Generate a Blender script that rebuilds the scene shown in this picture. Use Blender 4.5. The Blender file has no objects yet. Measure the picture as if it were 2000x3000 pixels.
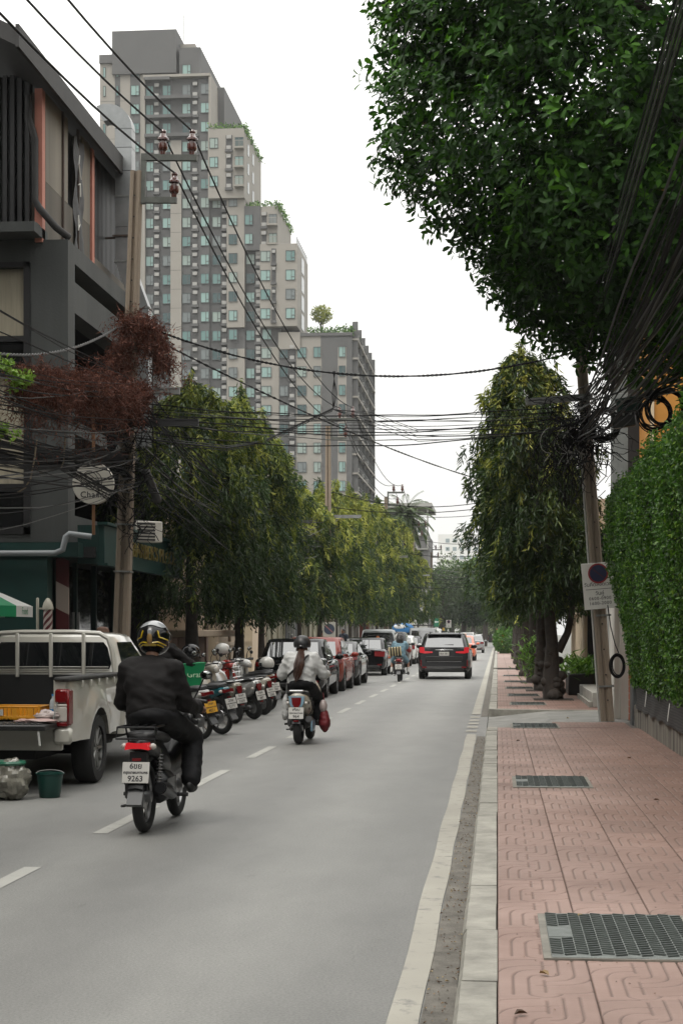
import bpy, bmesh, math, random
import numpy as np
from mathutils import Vector, Matrix, Euler, Quaternion
random.seed(7)
SC = bpy.context.scene
COL = SC.collection
rad = math.radians
PI = math.pi

# ------------------------------------------------------------------ camera, light, exposure
EYE = 1.6            # eye height over the road
FPX = 3850.0         # focal length in pixels of a 1568 px wide picture
YAW = rad(5.31)      # camera is turned left of the street's direction
cam = bpy.data.cameras.new('camera'); cam_o = bpy.data.objects.new('camera', cam); COL.objects.link(cam_o)
cam.sensor_fit = 'HORIZONTAL'; cam.sensor_width = 36; cam.lens = 36 * FPX / 1568
cam.shift_y = 279 / 1568
cam.clip_start = .1; cam.clip_end = 3000
cam_o.location = (0, 0, EYE); cam_o.rotation_euler = (PI / 2, 0, YAW)
SC.camera = cam_o
SKY_H = .74         # brightness of the cloud cover at the horizon
SUN_EL, SUN_AZ = rad(62), rad(215)     # azimuth clockwise from +Y
w = bpy.data.worlds.new('World'); SC.world = w; w.use_nodes = True
nt = w.node_tree; nt.nodes.clear()
sky = nt.nodes.new('ShaderNodeTexSky'); sky.sky_type = 'NISHITA'; sky.sun_disc = False
sky.sun_elevation = SUN_EL; sky.sun_rotation = SUN_AZ; sky.air_density = 1.2; sky.dust_density = 4; sky.ozone_density = 1
hs = nt.nodes.new('ShaderNodeHueSaturation'); hs.inputs['Saturation'].default_value = .05
L = nt.links.new; NN = nt.nodes.new
def wm(op, a, b=0.0):
    n = NN('ShaderNodeMath'); n.operation = op
    for i, x in enumerate((a, b)):
        if isinstance(x, (int, float)): n.inputs[i].default_value = x
        else: L(x, n.inputs[i])
    return n.outputs[0]
tcw = NN('ShaderNodeTexCoord'); sep = NN('ShaderNodeSeparateXYZ'); L(tcw.outputs['Generated'], sep.inputs[0])
zz_ = wm('MAXIMUM', sep.outputs['Z'], 0.0)
cie = wm('ADD', wm('MULTIPLY', zz_, 2.0), 1.0)              # standard overcast sky: three times brighter overhead than at the horizon
cn = NN('ShaderNodeTexNoise'); cn.inputs['Scale'].default_value = 2.6; cn.inputs['Detail'].default_value = 5; cn.inputs['Roughness'].default_value = .55
mpw = NN('ShaderNodeMapping'); mpw.inputs['Scale'].default_value = (1, 1, 2.2); L(tcw.outputs['Generated'], mpw.inputs[0]); L(mpw.outputs[0], cn.inputs['Vector'])
cl = wm('ADD', wm('MULTIPLY', cn.outputs['Fac'], .16), .92)
lum = wm('MULTIPLY', wm('MULTIPLY', cie, cl), SKY_H / .15)
cc = NN('ShaderNodeCombineColor'); L(wm('MULTIPLY', lum, 1.0), cc.inputs[0]); L(wm('MULTIPLY', lum, .993), cc.inputs[1]); L(wm('MULTIPLY', lum, .962), cc.inputs[2])
mx = NN('ShaderNodeMix'); mx.data_type = 'RGBA'; mx.inputs['Factor'].default_value = .92
bg = NN('ShaderNodeBackground'); bg.inputs['Strength'].default_value = .15; wo = NN('ShaderNodeOutputWorld')
L(sky.outputs[0], hs.inputs['Color']); L(hs.outputs[0], mx.inputs['A']); L(cc.outputs[0], mx.inputs['B']); L(mx.outputs['Result'], bg.inputs[0]); L(bg.outputs[0], wo.inputs[0])
sun = bpy.data.lights.new('sun', 'SUN'); sun.energy = 1.5; sun.angle = rad(25); sun.color = (1, .95, .88)
sun_o = bpy.data.objects.new('sun', sun); COL.objects.link(sun_o)
sun_o.rotation_euler = Vector((-math.sin(SUN_AZ) * math.cos(SUN_EL), -math.cos(SUN_AZ) * math.cos(SUN_EL), -math.sin(SUN_EL))).to_track_quat('-Z', 'Y').to_euler()
SC.view_settings.view_transform = 'Standard'; SC.view_settings.look = 'None'
SC.view_settings.gamma = 1; SC.view_settings.use_curve_mapping = False
SC.view_settings.exposure = 0.38
SC.cycles.max_bounces = 6; SC.cycles.diffuse_bounces = 2; SC.cycles.glossy_bounces = 3
SC.cycles.transmission_bounces = 4; SC.cycles.transparent_max_bounces = 8; SC.cycles.volume_bounces = 0
SC.cycles.caustics_reflective = False; SC.cycles.caustics_refractive = False

_c, _s = math.cos(YAW), math.sin(YAW)
def at(u, v, Y):
    "world point at distance Y along the street seen at (u, v) of a 1568 px wide survey of the photograph"
    a = (u - 784) / FPX; t = Y / (_c + a * _s)
    return Vector((t * (-_s + a * _c), Y, EYE + (1455 - v) / FPX * t))
def atx(u, v, X):
    a = (u - 784) / FPX; t = X / (-_s + a * _c)
    return Vector((X, t * (_c + a * _s), EYE + (1455 - v) / FPX * t))
# ------------------------------------------------------------------ helpers
def tag(o, label=None, cat=None, group=None, kind=None):
    if label: o['label'] = label
    if cat: o['category'] = cat
    if group: o['group'] = group
    if kind: o['kind'] = kind
    return o
def thing(name, label, cat, loc=(0, 0, 0), rz=0, group=None, rot=None):
    o = bpy.data.objects.new(name, None); COL.objects.link(o); o.empty_display_size = .1
    o.location = loc; o.rotation_euler = rot or (0, 0, rz)
    return tag(o, label, cat, group)
def link(name, me, parent=None, loc=None, rot=None, scale=None, label=None):
    o = bpy.data.objects.new(name, me); COL.objects.link(o)
    if parent: o.parent = parent
    if loc is not None: o.location = loc
    if rot is not None: o.rotation_euler = rot
    if scale is not None: o.scale = scale
    if label: o['label'] = label
    return o
def copy_tree(o, parent=None, top=True):
    c = o.copy(); COL.objects.link(c); c.parent = parent
    for ch in KIDS(o): copy_tree(ch, c, False)
    return c
def KIDS(o): return [x for x in COL.objects if x.parent == o] if False else list(o.children)

class MB:
    def __init__(s): s.v = []; s.f = []; s.m = []
    def add(s, vs, fs, mi=0):
        n = len(s.v); s.v.extend([(float(a[0]), float(a[1]), float(a[2])) for a in vs])
        s.f.extend([tuple(i + n for i in f) for f in fs]); s.m.extend([mi] * len(fs)); return s
    def box(s, c, d, mi=0, bev=0, R=None):
        hx, hy, hz = d[0] / 2, d[1] / 2, d[2] / 2; c = Vector(c)
        if bev <= 0:
            vs = [Vector((x, y, z)) for z in (-hz, hz) for y in (-hy, hy) for x in (-hx, hx)]
            fs = [(0, 2, 3, 1), (4, 5, 7, 6), (0, 1, 5, 4), (2, 6, 7, 3), (0, 4, 6, 2), (1, 3, 7, 5)]
        else:
            b = min(bev, hx * .95, hy * .95, hz * .95); vs = []; fs = []; ix = {}
            for sx in (-1, 1):
                for sy in (-1, 1):
                    for sz in (-1, 1):
                        for k in range(3):
                            p = [sx * (hx - b), sy * (hy - b), sz * (hz - b)]; p[k] = (sx * hx, sy * hy, sz * hz)[k]
                            ix[sx, sy, sz, k] = len(vs); vs.append(Vector(p))
            for k in range(3):
                i, j = (k + 1) % 3, (k + 2) % 3
                for sg in (-1, 1):
                    q = []
                    for a, b2 in ((-1, -1), (1, -1), (1, 1), (-1, 1)):
                        t = [0, 0, 0]; t[k] = sg; t[i] = a; t[j] = b2; q.append(ix[t[0], t[1], t[2], k])
                    fs.append(tuple(q if sg > 0 else q[::-1]))
                for a in (-1, 1):
                    for b2 in (-1, 1):
                        q = []
                        for sg, kk in ((-1, i), (-1, j), (1, j), (1, i)):
                            t = [0, 0, 0]; t[k] = sg; t[i] = a; t[j] = b2; q.append(ix[t[0], t[1], t[2], kk])
                        fs.append(tuple(q if a * b2 > 0 else q[::-1]))
            for sx in (-1, 1):
                for sy in (-1, 1):
                    for sz in (-1, 1):
                        q = [ix[sx, sy, sz, k] for k in range(3)]; fs.append(tuple(q if sx * sy * sz > 0 else q[::-1]))
        if R is not None: vs = [R @ p for p in vs]
        return s.add([p + c for p in vs], fs, mi)
    def prism(s, poly, ax, a, b, mi=0):
        n = len(poly)
        def P(p, t): return {'x': (t, p[0], p[1]), 'y': (p[0], t, p[1]), 'z': (p[0], p[1], t)}[ax]
        vs = [P(p, a) for p in poly] + [P(p, b) for p in poly]
        fs = [tuple(range(n))[::-1], tuple(range(n, 2 * n))] + [(i, (i + 1) % n, n + (i + 1) % n, n + i) for i in range(n)]
        return s.add(vs, fs, mi)
    def quad(s, a, b, c, d, mi=0): return s.add([a, b, c, d], [(0, 1, 2, 3)], mi)
    def loft(s, rings, mi=0, cap=(True, True), closed=True):
        n = len(rings[0]); vs = [p for r in rings for p in r]; fs = []
        for i in range(len(rings) - 1):
            for j in range(n if closed else n - 1):
                k = (j + 1) % n; fs.append((i * n + j, i * n + k, (i + 1) * n + k, (i + 1) * n + j))
        if cap[0]: fs.append(tuple(range(n))[::-1])
        if cap[1]: fs.append(tuple(range((len(rings) - 1) * n, len(rings) * n)))
        return s.add(vs, fs, mi)
    def tube(s, pts, r, n=6, mi=0, cap=True):
        pts = [Vector(p) for p in pts]; rs = r if isinstance(r, (list, tuple)) else [r] * len(pts); rings = []
        up = None
        for i, p in enumerate(pts):
            d = (pts[min(i + 1, len(pts) - 1)] - pts[max(i - 1, 0)])
            d = d.normalized() if d.length > 1e-9 else Vector((0, 0, 1))
            if up is None: up = Vector((0, 0, 1)) if abs(d.z) < .9 else Vector((0, 1, 0))
            x = d.cross(up)
            if x.length < 1e-6: x = d.cross(Vector((1, 0, .1)))
            x.normalize(); y = x.cross(d).normalized(); up = y
            rings.append([p + (x * math.cos(2 * PI * k / n) + y * math.sin(2 * PI * k / n)) * rs[i] for k in range(n)])
        return s.loft(rings, mi, (cap, cap))
    def cyl(s, p0, p1, r0, r1=None, n=12, mi=0, cap=True): return s.tube([p0, p1], [r0, r0 if r1 is None else r1], n, mi, cap)
    def lathe(s, prof, n=16, c=(0, 0, 0), R=None, mi=0, cap=(True, True), arc=2 * PI):
        c = Vector(c); rings = []
        for r, z in prof:
            ring = [Vector((r * math.cos(arc * k / n), r * math.sin(arc * k / n), z)) for k in range(n)]
            rings.append([(R @ p if R is not None else p) + c for p in ring])
        return s.loft(rings, mi, cap)
    def ell(s, c, r, n=12, m=8, mi=0, R=None):
        if not isinstance(r, (tuple, list)): r = (r, r, r)
        rings = []; c = Vector(c)
        for i in range(m + 1):
            a = PI * i / m - PI / 2; q = max(math.cos(a), .02)
            ring = [Vector((r[0] * q * math.cos(2 * PI * k / n), r[1] * q * math.sin(2 * PI * k / n), r[2] * math.sin(a))) for k in range(n)]
            rings.append([(R @ p if R is not None else p) + c for p in ring])
        return s.loft(rings, mi)
    def torus(s, c, R0, r, ax='x', n=24, m=8, mi=0, sq=1.0):
        c = Vector(c); rings = []
        for i in range(n):
            a = 2 * PI * i / n; ring = []
            for j in range(m):
                b = 2 * PI * j / m; q = R0 + r * math.cos(b); h = r * sq * math.sin(b)
                p = (h, q * math.cos(a), q * math.sin(a)) if ax == 'x' else ((q * math.cos(a), h, q * math.sin(a)) if ax == 'y' else (q * math.cos(a), q * math.sin(a), h))
                ring.append(c + Vector(p))
            rings.append(ring)
        return s.loft(rings + [rings[0]], mi, (False, False))
    def me(s, name, mats, smooth=True, ang=38):
        me = bpy.data.meshes.new(name); me.from_pydata(s.v, [], s.f)
        for m in (mats if isinstance(mats, (list, tuple)) else [mats]): me.materials.append(m)
        if any(s.m): me.polygons.foreach_set('material_index', s.m)
        me.update()
        bm = bmesh.new(); bm.from_mesh(me); bmesh.ops.recalc_face_normals(bm, faces=bm.faces); bm.to_mesh(me); bm.free()
        if smooth: me.shade_smooth(); me.set_sharp_from_angle(angle=rad(ang))
        return me
    def build(s, name, mats, parent=None, loc=None, rot=None, smooth=True, label=None, ang=38):
        return link(name, s.me(name, mats, smooth, ang), parent, loc, rot, None, label)

def np_mesh(name, V, F, mat, tint=None, smooth=False):
    "fast mesh from numpy: V (n,3), F (m,k) all faces of the same size; tint per vertex"
    me = bpy.data.meshes.new(name); n, (m, k) = len(V), F.shape
    me.vertices.add(n); me.vertices.foreach_set('co', V.astype(np.float32).ravel())
    me.loops.add(m * k); me.loops.foreach_set('vertex_index', F.astype(np.int32).ravel())
    me.polygons.add(m); me.polygons.foreach_set('loop_start', np.arange(0, m * k, k, dtype=np.int32))
    if tint is not None:
        a = me.attributes.new('tint', 'FLOAT', 'POINT'); a.data.foreach_set('value', tint.astype(np.float32))
    for q in (mat if isinstance(mat, (list, tuple)) else [mat]): me.materials.append(q)
    me.update(calc_edges=True)
    if smooth: me.shade_smooth()
    return me

# ------------------------------------------------------------------ materials
MATS = {}
def new_mat(name):
    m = bpy.data.materials.new(name); m.use_nodes = True; nt = m.node_tree
    b = nt.nodes['Principled BSDF']; return m, nt, b
def mat(name, col=None, rough=.6, metal=0, var=0, vs=6, bump=0, bs=60, spec=.5, coat=0, emit=0, streak=0, alpha=1, trans=0, col2=None):
    if name in MATS: return MATS[name]
    m, nt, b = new_mat(name); N = nt.nodes.new; L = nt.links.new
    c = (*col, 1) if len(col) == 3 else col
    b.inputs['Base Color'].default_value = c; b.inputs['Roughness'].default_value = rough; b.inputs['Metallic'].default_value = metal
    b.inputs['Specular IOR Level'].default_value = spec; b.inputs['Coat Weight'].default_value = coat; b.inputs['Coat Roughness'].default_value = .05
    if trans: b.inputs['Transmission Weight'].default_value = trans
    if alpha < 1: b.inputs['Alpha'].default_value = alpha
    if emit: b.inputs['Emission Color'].default_value = c; b.inputs['Emission Strength'].default_value = emit
    if var or bump or streak:
        tc = N('ShaderNodeTexCoord')
    if var or streak:
        no = N('ShaderNodeTexNoise'); no.inputs['Scale'].default_value = vs; no.inputs['Detail'].default_value = 6; no.inputs['Roughness'].default_value = .65
        if streak:
            mp = N('ShaderNodeMapping'); mp.inputs['Scale'].default_value = (1, 1, .06); L(tc.outputs['Object'], mp.inputs[0]); L(mp.outputs[0], no.inputs['Vector'])
        else: L(tc.outputs['Object'], no.inputs['Vector'])
        r = N('ShaderNodeMapRange'); r.inputs['From Min'].default_value = .3; r.inputs['From Max'].default_value = .7
        L(no.outputs['Fac'], r.inputs['Value'])
        k = max(var, streak); mi = N('ShaderNodeMix'); mi.data_type = 'RGBA'; L(r.outputs[0], mi.inputs['Factor'])
        mi.inputs['A'].default_value = (*[x * (1 - k) for x in c[:3]], 1) if col2 is None else (*col2, 1)
        mi.inputs['B'].default_value = (*[min(1, x * (1 + k * .6)) for x in c[:3]], 1)
        L(mi.outputs['Result'], b.inputs['Base Color'])
    if bump:
        n2 = N('ShaderNodeTexNoise'); n2.inputs['Scale'].default_value = bs; n2.inputs['Detail'].default_value = 4; L(tc.outputs['Object'], n2.inputs['Vector'])
        bp = N('ShaderNodeBump'); bp.inputs['Strength'].default_value = min(1, bump); bp.inputs['Distance'].default_value = .01; L(n2.outputs['Fac'], bp.inputs['Height']); L(bp.outputs[0], b.inputs['Normal'])
    MATS[name] = m; return m
def leaf_mat(name, stops, rough=.4, trans=.25, spec=.5):
    "leaf colour by leaf tint, age with light and shade put in on some crowns (0 old or shaded .. 1 young and pale)"
    if name in MATS: return MATS[name]
    m, nt, b = new_mat(name); N = nt.nodes.new; L = nt.links.new
    a = N('ShaderNodeAttribute'); a.attribute_name = 'tint'
    r = N('ShaderNodeValToRGB'); L(a.outputs['Fac'], r.inputs[0]); e = r.color_ramp.elements
    while len(e) < len(stops): e.new(.5)
    for x, (p, c) in zip(e, stops): x.position = p; x.color = (*c, 1)
    L(r.outputs[0], b.inputs['Base Color']); b.inputs['Roughness'].default_value = rough; b.inputs['Specular IOR Level'].default_value = spec
    t = N('ShaderNodeBsdfTranslucent'); g = N('ShaderNodeHueSaturation'); g.inputs['Value'].default_value = 1.5; g.inputs['Saturation'].default_value = 1.1; L(r.outputs[0], g.inputs['Color']); L(g.outputs[0], t.inputs[0])
    mx = N('ShaderNodeMixShader'); mx.inputs[0].default_value = trans; L(b.outputs[0], mx.inputs[1]); L(t.outputs[0], mx.inputs[2])
    L(mx.outputs[0], nt.nodes['Material Output'].inputs[0]); MATS[name] = m; return m

TXT = {}
def text_me(s, size, mat_, depth=0.0, bold=0, space=1.0, key=None):
    k = (s, size, mat_.name, depth, bold, space)
    if k in TXT: return TXT[k]
    cu = bpy.data.curves.new('lettering', 'FONT'); cu.body = s; cu.size = size; cu.extrude = depth; cu.offset = bold; cu.space_character = space
    cu.align_x = 'CENTER'; cu.align_y = 'CENTER'; cu.resolution_u = 3
    o = bpy.data.objects.new('lettering', cu); COL.objects.link(o)
    dg = bpy.context.evaluated_depsgraph_get(); me = bpy.data.meshes.new_from_object(o.evaluated_get(dg))
    COL.objects.unlink(o); bpy.data.objects.remove(o); me.materials.clear(); me.materials.append(mat_); TXT[k] = me; return me
def text(s, size, mat_, parent, loc, rot=(PI / 2, 0, 0), depth=0.0, bold=0, space=1.0, sx=1, name='lettering'):
    return link(name, text_me(s, size, mat_, depth, bold, space), parent, loc, rot, (sx, 1, 1))

def leaf_cloud(P, D, Nn, L_, W, fold=.25, rich=False):
    "P base, D direction, Nn normal (n,3); L_, W (n,) -> V, F arrays of folded leaves"
    n = len(P); D = D / np.linalg.norm(D, axis=1, keepdims=True)
    S = np.cross(D, Nn); S /= np.linalg.norm(S, axis=1, keepdims=True) + 1e-9; U = np.cross(S, D)
    L_ = L_[:, None]; W = W[:, None]
    if not rich:
        V = np.stack([P, P + D * L_ * .45 + S * W * .5 + U * W * fold, P + D * L_ - U * L_ * .12, P + D * L_ * .45 - S * W * .5 + U * W * fold], 1)
        F = np.array([[0, 1, 2], [0, 2, 3]])
    else:
        c = [P, P + D * L_ * .35, P + D * L_ * .72 - U * L_ * .03, P + D * L_ - U * L_ * .1,
             P + D * L_ * .32 + S * W * .42 + U * W * fold, P + D * L_ * .7 + S * W * .45 + U * W * fold * .7, P + D * L_ * .32 - S * W * .42 + U * W * fold, P + D * L_ * .7 - S * W * .45 + U * W * fold * .7]
        V = np.stack(c, 1)
        F = np.array([[0, 1, 4], [1, 5, 4], [1, 2, 5], [2, 3, 5], [0, 6, 1], [1, 6, 7], [1, 7, 2], [2, 7, 3]])
    k = V.shape[1]
    Fa = (F[None] + (np.arange(n) * k)[:, None, None]).reshape(-1, F.shape[1])
    return V.reshape(-1, 3), Fa, k
def sag(a, b, s, n=14):
    a, b = Vector(a), Vector(b); return [a.lerp(b, i / n) - Vector((0, 0, 4 * s * (i / n) * (1 - i / n))) for i in range(n + 1)]
# ------------------------------------------------------------------ ground, road, pavements
def asphalt():
    m, nt, b = new_mat('asphalt'); N = nt.nodes.new; L = nt.links.new
    tc = N('ShaderNodeTexCoord')
    def noise(scale, det=5, mp=None, rough=.6):
        n = N('ShaderNodeTexNoise'); n.inputs['Scale'].default_value = scale; n.inputs['Detail'].default_value = det; n.inputs['Roughness'].default_value = rough
        if mp:
            q = N('ShaderNodeMapping'); q.inputs['Scale'].default_value = mp; L(tc.outputs['Object'], q.inputs[0]); L(q.outputs[0], n.inputs['Vector'])
        else: L(tc.outputs['Object'], n.inputs['Vector'])
        return n.outputs['Fac']
    def mix(f, a, bb, lo=.3, hi=.7):
        r = N('ShaderNodeMapRange'); r.inputs['From Min'].default_value = lo; r.inputs['From Max'].default_value = hi; L(f, r.inputs['Value'])
        x = N('ShaderNodeMix'); x.data_type = 'RGBA'; L(r.outputs[0], x.inputs['Factor'])
        for k, v in (('A', a), ('B', bb)):
            if isinstance(v, tuple): x.inputs[k].default_value = (*v, 1)
            else: L(v, x.inputs[k])
        return x.outputs['Result']
    base = mix(noise(.55, 6, (1, .22, 1)), (.145, .145, .141), (.205, .204, .197))
    base2 = mix(noise(2.2, 8, (1, .35, 1), .7), (.135, .135, .131), (.222, .221, .213))
    x = N('ShaderNodeMix'); x.data_type = 'RGBA'; x.inputs['Factor'].default_value = .45; L(base, x.inputs['A']); L(base2, x.inputs['B'])
    g = N('ShaderNodeMix'); g.data_type = 'RGBA'; g.blend_type = 'MULTIPLY'; g.inputs['Factor'].default_value = .85; L(x.outputs['Result'], g.inputs['A'])
    sp = mix(noise(70, 6, None, .8), (.52, .52, .52), (1.45, 1.44, 1.4), .32, .68); L(sp, g.inputs['B'])
    st = mix(noise(1.4, 8, (1.6, .6, 1), .75), (.50, .49, .47), (1, 1, 1), .27, .38)
    # darker wheel tracks worn along the lanes
    sx = N('ShaderNodeSeparateXYZ'); L(tc.outputs['Object'], sx.inputs[0]); wv = N('ShaderNodeMath'); wv.operation = 'MULTIPLY_ADD'; wv.inputs[1].default_value = .5; L(noise(.35, 4, (1, .12, 1)), wv.inputs[0]); L(sx.outputs[0], wv.inputs[2])
    sn = N('ShaderNodeMath'); sn.operation = 'SINE'; m2_ = N('ShaderNodeMath'); m2_.operation = 'MULTIPLY'; m2_.inputs[1].default_value = 4.1; L(wv.outputs[0], m2_.inputs[0]); L(m2_.outputs[0], sn.inputs[0])
    tk = mix(sn.outputs[0], (.80, .80, .80), (1.08, 1.08, 1.07), -1, 1); g2 = N('ShaderNodeMix'); g2.data_type = 'RGBA'; g2.blend_type = 'MULTIPLY'; g2.inputs['Factor'].default_value = .8; L(g.outputs['Result'], g2.inputs['A']); L(tk, g2.inputs['B']); g = g2
    h = N('ShaderNodeMix'); h.data_type = 'RGBA'; h.blend_type = 'MULTIPLY'; h.inputs['Factor'].default_value = .6; L(g.outputs['Result'], h.inputs['A']); L(st, h.inputs['B'])
    L(h.outputs['Result'], b.inputs['Base Color'])
    b.inputs['Roughness'].default_value = .56; b.inputs['Specular IOR Level'].default_value = .5
    bp = N('ShaderNodeBump'); bp.inputs['Strength'].default_value = .5; bp.inputs['Distance'].default_value = .004; L(noise(120, 3), bp.inputs['Height']); L(bp.outputs[0], b.inputs['Normal'])
    MATS['asphalt'] = m; return m
def worn_paint(name, col, under, lo=.36, hi=.5, sc=7):
    m, nt, b = new_mat(name); N = nt.nodes.new; L = nt.links.new
    tc = N('ShaderNodeTexCoord'); n = N('ShaderNodeTexNoise'); n.inputs['Scale'].default_value = sc; n.inputs['Detail'].default_value = 8; n.inputs['Roughness'].default_value = .72
    L(tc.outputs['Object'], n.inputs['Vector'])
    r = N('ShaderNodeMapRange'); r.inputs['From Min'].default_value = lo; r.inputs['From Max'].default_value = hi; L(n.outputs['Fac'], r.inputs['Value'])
    n2 = N('ShaderNodeTexNoise'); n2.inputs['Scale'].default_value = 1.3; n2.inputs['Detail'].default_value = 5; L(tc.outputs['Object'], n2.inputs['Vector'])
    y = N('ShaderNodeMix'); y.data_type = 'RGBA'; L(n2.outputs['Fac'], y.inputs['Factor']); y.inputs['A'].default_value = (*[c * .72 for c in col], 1); y.inputs['B'].default_value = (*[c * 1.2 for c in col], 1)
    x = N('ShaderNodeMix'); x.data_type = 'RGBA'; L(r.outputs[0], x.inputs['Factor']); x.inputs['A'].default_value = (*under, 1); L(y.outputs['Result'], x.inputs['B'])
    L(x.outputs['Result'], b.inputs['Base Color']); b.inputs['Roughness'].default_value = .7; MATS[name] = m; return m
ASPH = asphalt()
PAINT = worn_paint('road_paint', (.315, .30, .258), (.15, .15, .14), .33, .46)
DASHP = worn_paint('faded_paint', (.37, .365, .335), (.19, .19, .18), .30, .46)
def paver_mat():
    m, nt, b = new_mat('red_paver'); N = nt.nodes.new; L = nt.links.new
    at_ = N('ShaderNodeAttribute'); at_.attribute_name = 'tint'
    oi = N('ShaderNodeObjectInfo'); geo = N('ShaderNodeNewGeometry')
    n = N('ShaderNodeTexNoise'); n.inputs['Scale'].default_value = .9; n.inputs['Detail'].default_value = 7; n.inputs['Roughness'].default_value = .65; L(geo.outputs['Position'], n.inputs['Vector'])
    r = N('ShaderNodeMapRange'); r.inputs['From Min'].default_value = .35; r.inputs['From Max'].default_value = .66; L(n.outputs['Fac'], r.inputs['Value'])
    x = N('ShaderNodeMix'); x.data_type = 'RGBA'; L(r.outputs[0], x.inputs['Factor']); x.inputs['A'].default_value = (.178, .114, .094, 1); x.inputs['B'].default_value = (.290, .200, .170, 1)
    # older browner stones towards the wall, by the place itself
    sx = N('ShaderNodeSeparateXYZ'); L(geo.outputs['Position'], sx.inputs[0])
    n3 = N('ShaderNodeTexNoise'); n3.inputs['Scale'].default_value = .6; n3.inputs['Detail'].default_value = 4; L(geo.outputs['Position'], n3.inputs['Vector'])
    am = N('ShaderNodeMath'); am.operation = 'MULTIPLY_ADD'; am.inputs[1].default_value = 1.6; L(n3.outputs['Fac'], am.inputs[0]); L(sx.outputs[0], am.inputs[2])
    r3 = N('ShaderNodeMapRange'); r3.inputs['From Min'].default_value = 1.5; r3.inputs['From Max'].default_value = 2.3; L(am.outputs[0], r3.inputs['Value'])
    xb = N('ShaderNodeMix'); xb.data_type = 'RGBA'; L(r3.outputs[0], xb.inputs['Factor']); L(x.outputs['Result'], xb.inputs['A']); xb.inputs['B'].default_value = (.180, .110, .087, 1)
    v = N('ShaderNodeMapRange'); v.inputs['To Min'].default_value = .86; v.inputs['To Max'].default_value = 1.12; L(oi.outputs['Random'], v.inputs['Value'])
    hsv = N('ShaderNodeHueSaturation'); L(v.outputs[0], hsv.inputs['Value']); L(xb.outputs['Result'], hsv.inputs['Color'])
    d = N('ShaderNodeMix'); d.data_type = 'RGBA'; L(at_.outputs['Fac'], d.inputs['Factor']); L(hsv.outputs[0], d.inputs['A']); d.inputs['B'].default_value = (.085, .054, .043, 1)
    n2 = N('ShaderNodeTexNoise'); n2.inputs['Scale'].default_value = 60; n2.inputs['Detail'].default_value = 3; L(geo.outputs['Position'], n2.inputs['Vector'])
    bp = N('ShaderNodeBump'); bp.inputs['Strength'].default_value = .3; bp.inputs['Distance'].default_value = .004; L(n2.outputs['Fac'], bp.inputs['Height']); L(bp.outputs[0], b.inputs['Normal'])
    L(d.outputs['Result'], b.inputs['Base Color']); b.inputs['Roughness'].default_value = .6; MATS['red_paver'] = m; return m
PAVER = paver_mat()
CONC = mat('concrete', (.30, .295, .265), .8, var=.32, vs=3.5, bump=.5, bs=45)
KERBM = mat('kerb_concrete', (.27, .26, .226), .8, var=.42, vs=3.2, bump=.6, bs=35)
DIRT = mat('gutter_dirt', (.135, .125, .108), .9, var=.45, vs=5, bump=.8, bs=70)
BEDM = mat('mortar', (.11, .10, .09), .9, var=.3, vs=8)

def sheet(name, x0, x1, y0, y1, z, m, kind='structure', nx=1, ny=1):
    b = MB()
    for i in range(nx):
        for j in range(ny):
            a, c = x0 + (x1 - x0) * i / nx, x0 + (x1 - x0) * (i + 1) / nx; d, e = y0 + (y1 - y0) * j / ny, y0 + (y1 - y0) * (j + 1) / ny
            b.quad((a, d, z), (c, d, z), (c, e, z), (a, e, z))
    return tag(b.build(name, m, smooth=False), kind=kind)
sheet('ground', -900, 900, -40, 1500, -.03, mat('soil', (.12, .12, .105), .95, var=.3, vs=.2))
sheet('road', -6.3, -.18, -5, 420, 0, ASPH)
sheet('gutter', -.315, -.181, 2, 26, .004, DIRT)
sheet('gutter', -.315, -.181, 32.2, 200, .004, DIRT)
# edge line, slightly wavering as laid
b = MB(); random.seed(3)
ys = [3 + i * .5 for i in range(48)]
for i in range(len(ys) - 1):
    j = [(-.437 - .0016 * y + .006 * math.sin(y * 1.7), -.315 - .0004 * y + .005 * math.sin(y * 2.3 + 1)) for y in (ys[i], ys[i + 1])]
    b.quad((j[0][0], ys[i], .008), (j[0][1], ys[i], .008), (j[1][1], ys[i + 1], .008), (j[1][0], ys[i + 1], .008))
tag(b.build('edge_line', PAINT, smooth=False), kind='structure')
for k in range(5): sheet('edge_dash', -.51, -.33, 27.2 + k * 1.12, 27.2 + k * 1.12 + .45, .008, PAINT)
sheet('edge_line', -.50, -.33, 33, 190, .008, PAINT)
for k in range(26):
    y0 = 9.05 + k * 4.08; sheet('lane_dash', -3.215, -3.095, y0, y0 + 2.15, .004, DASHP)

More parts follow.
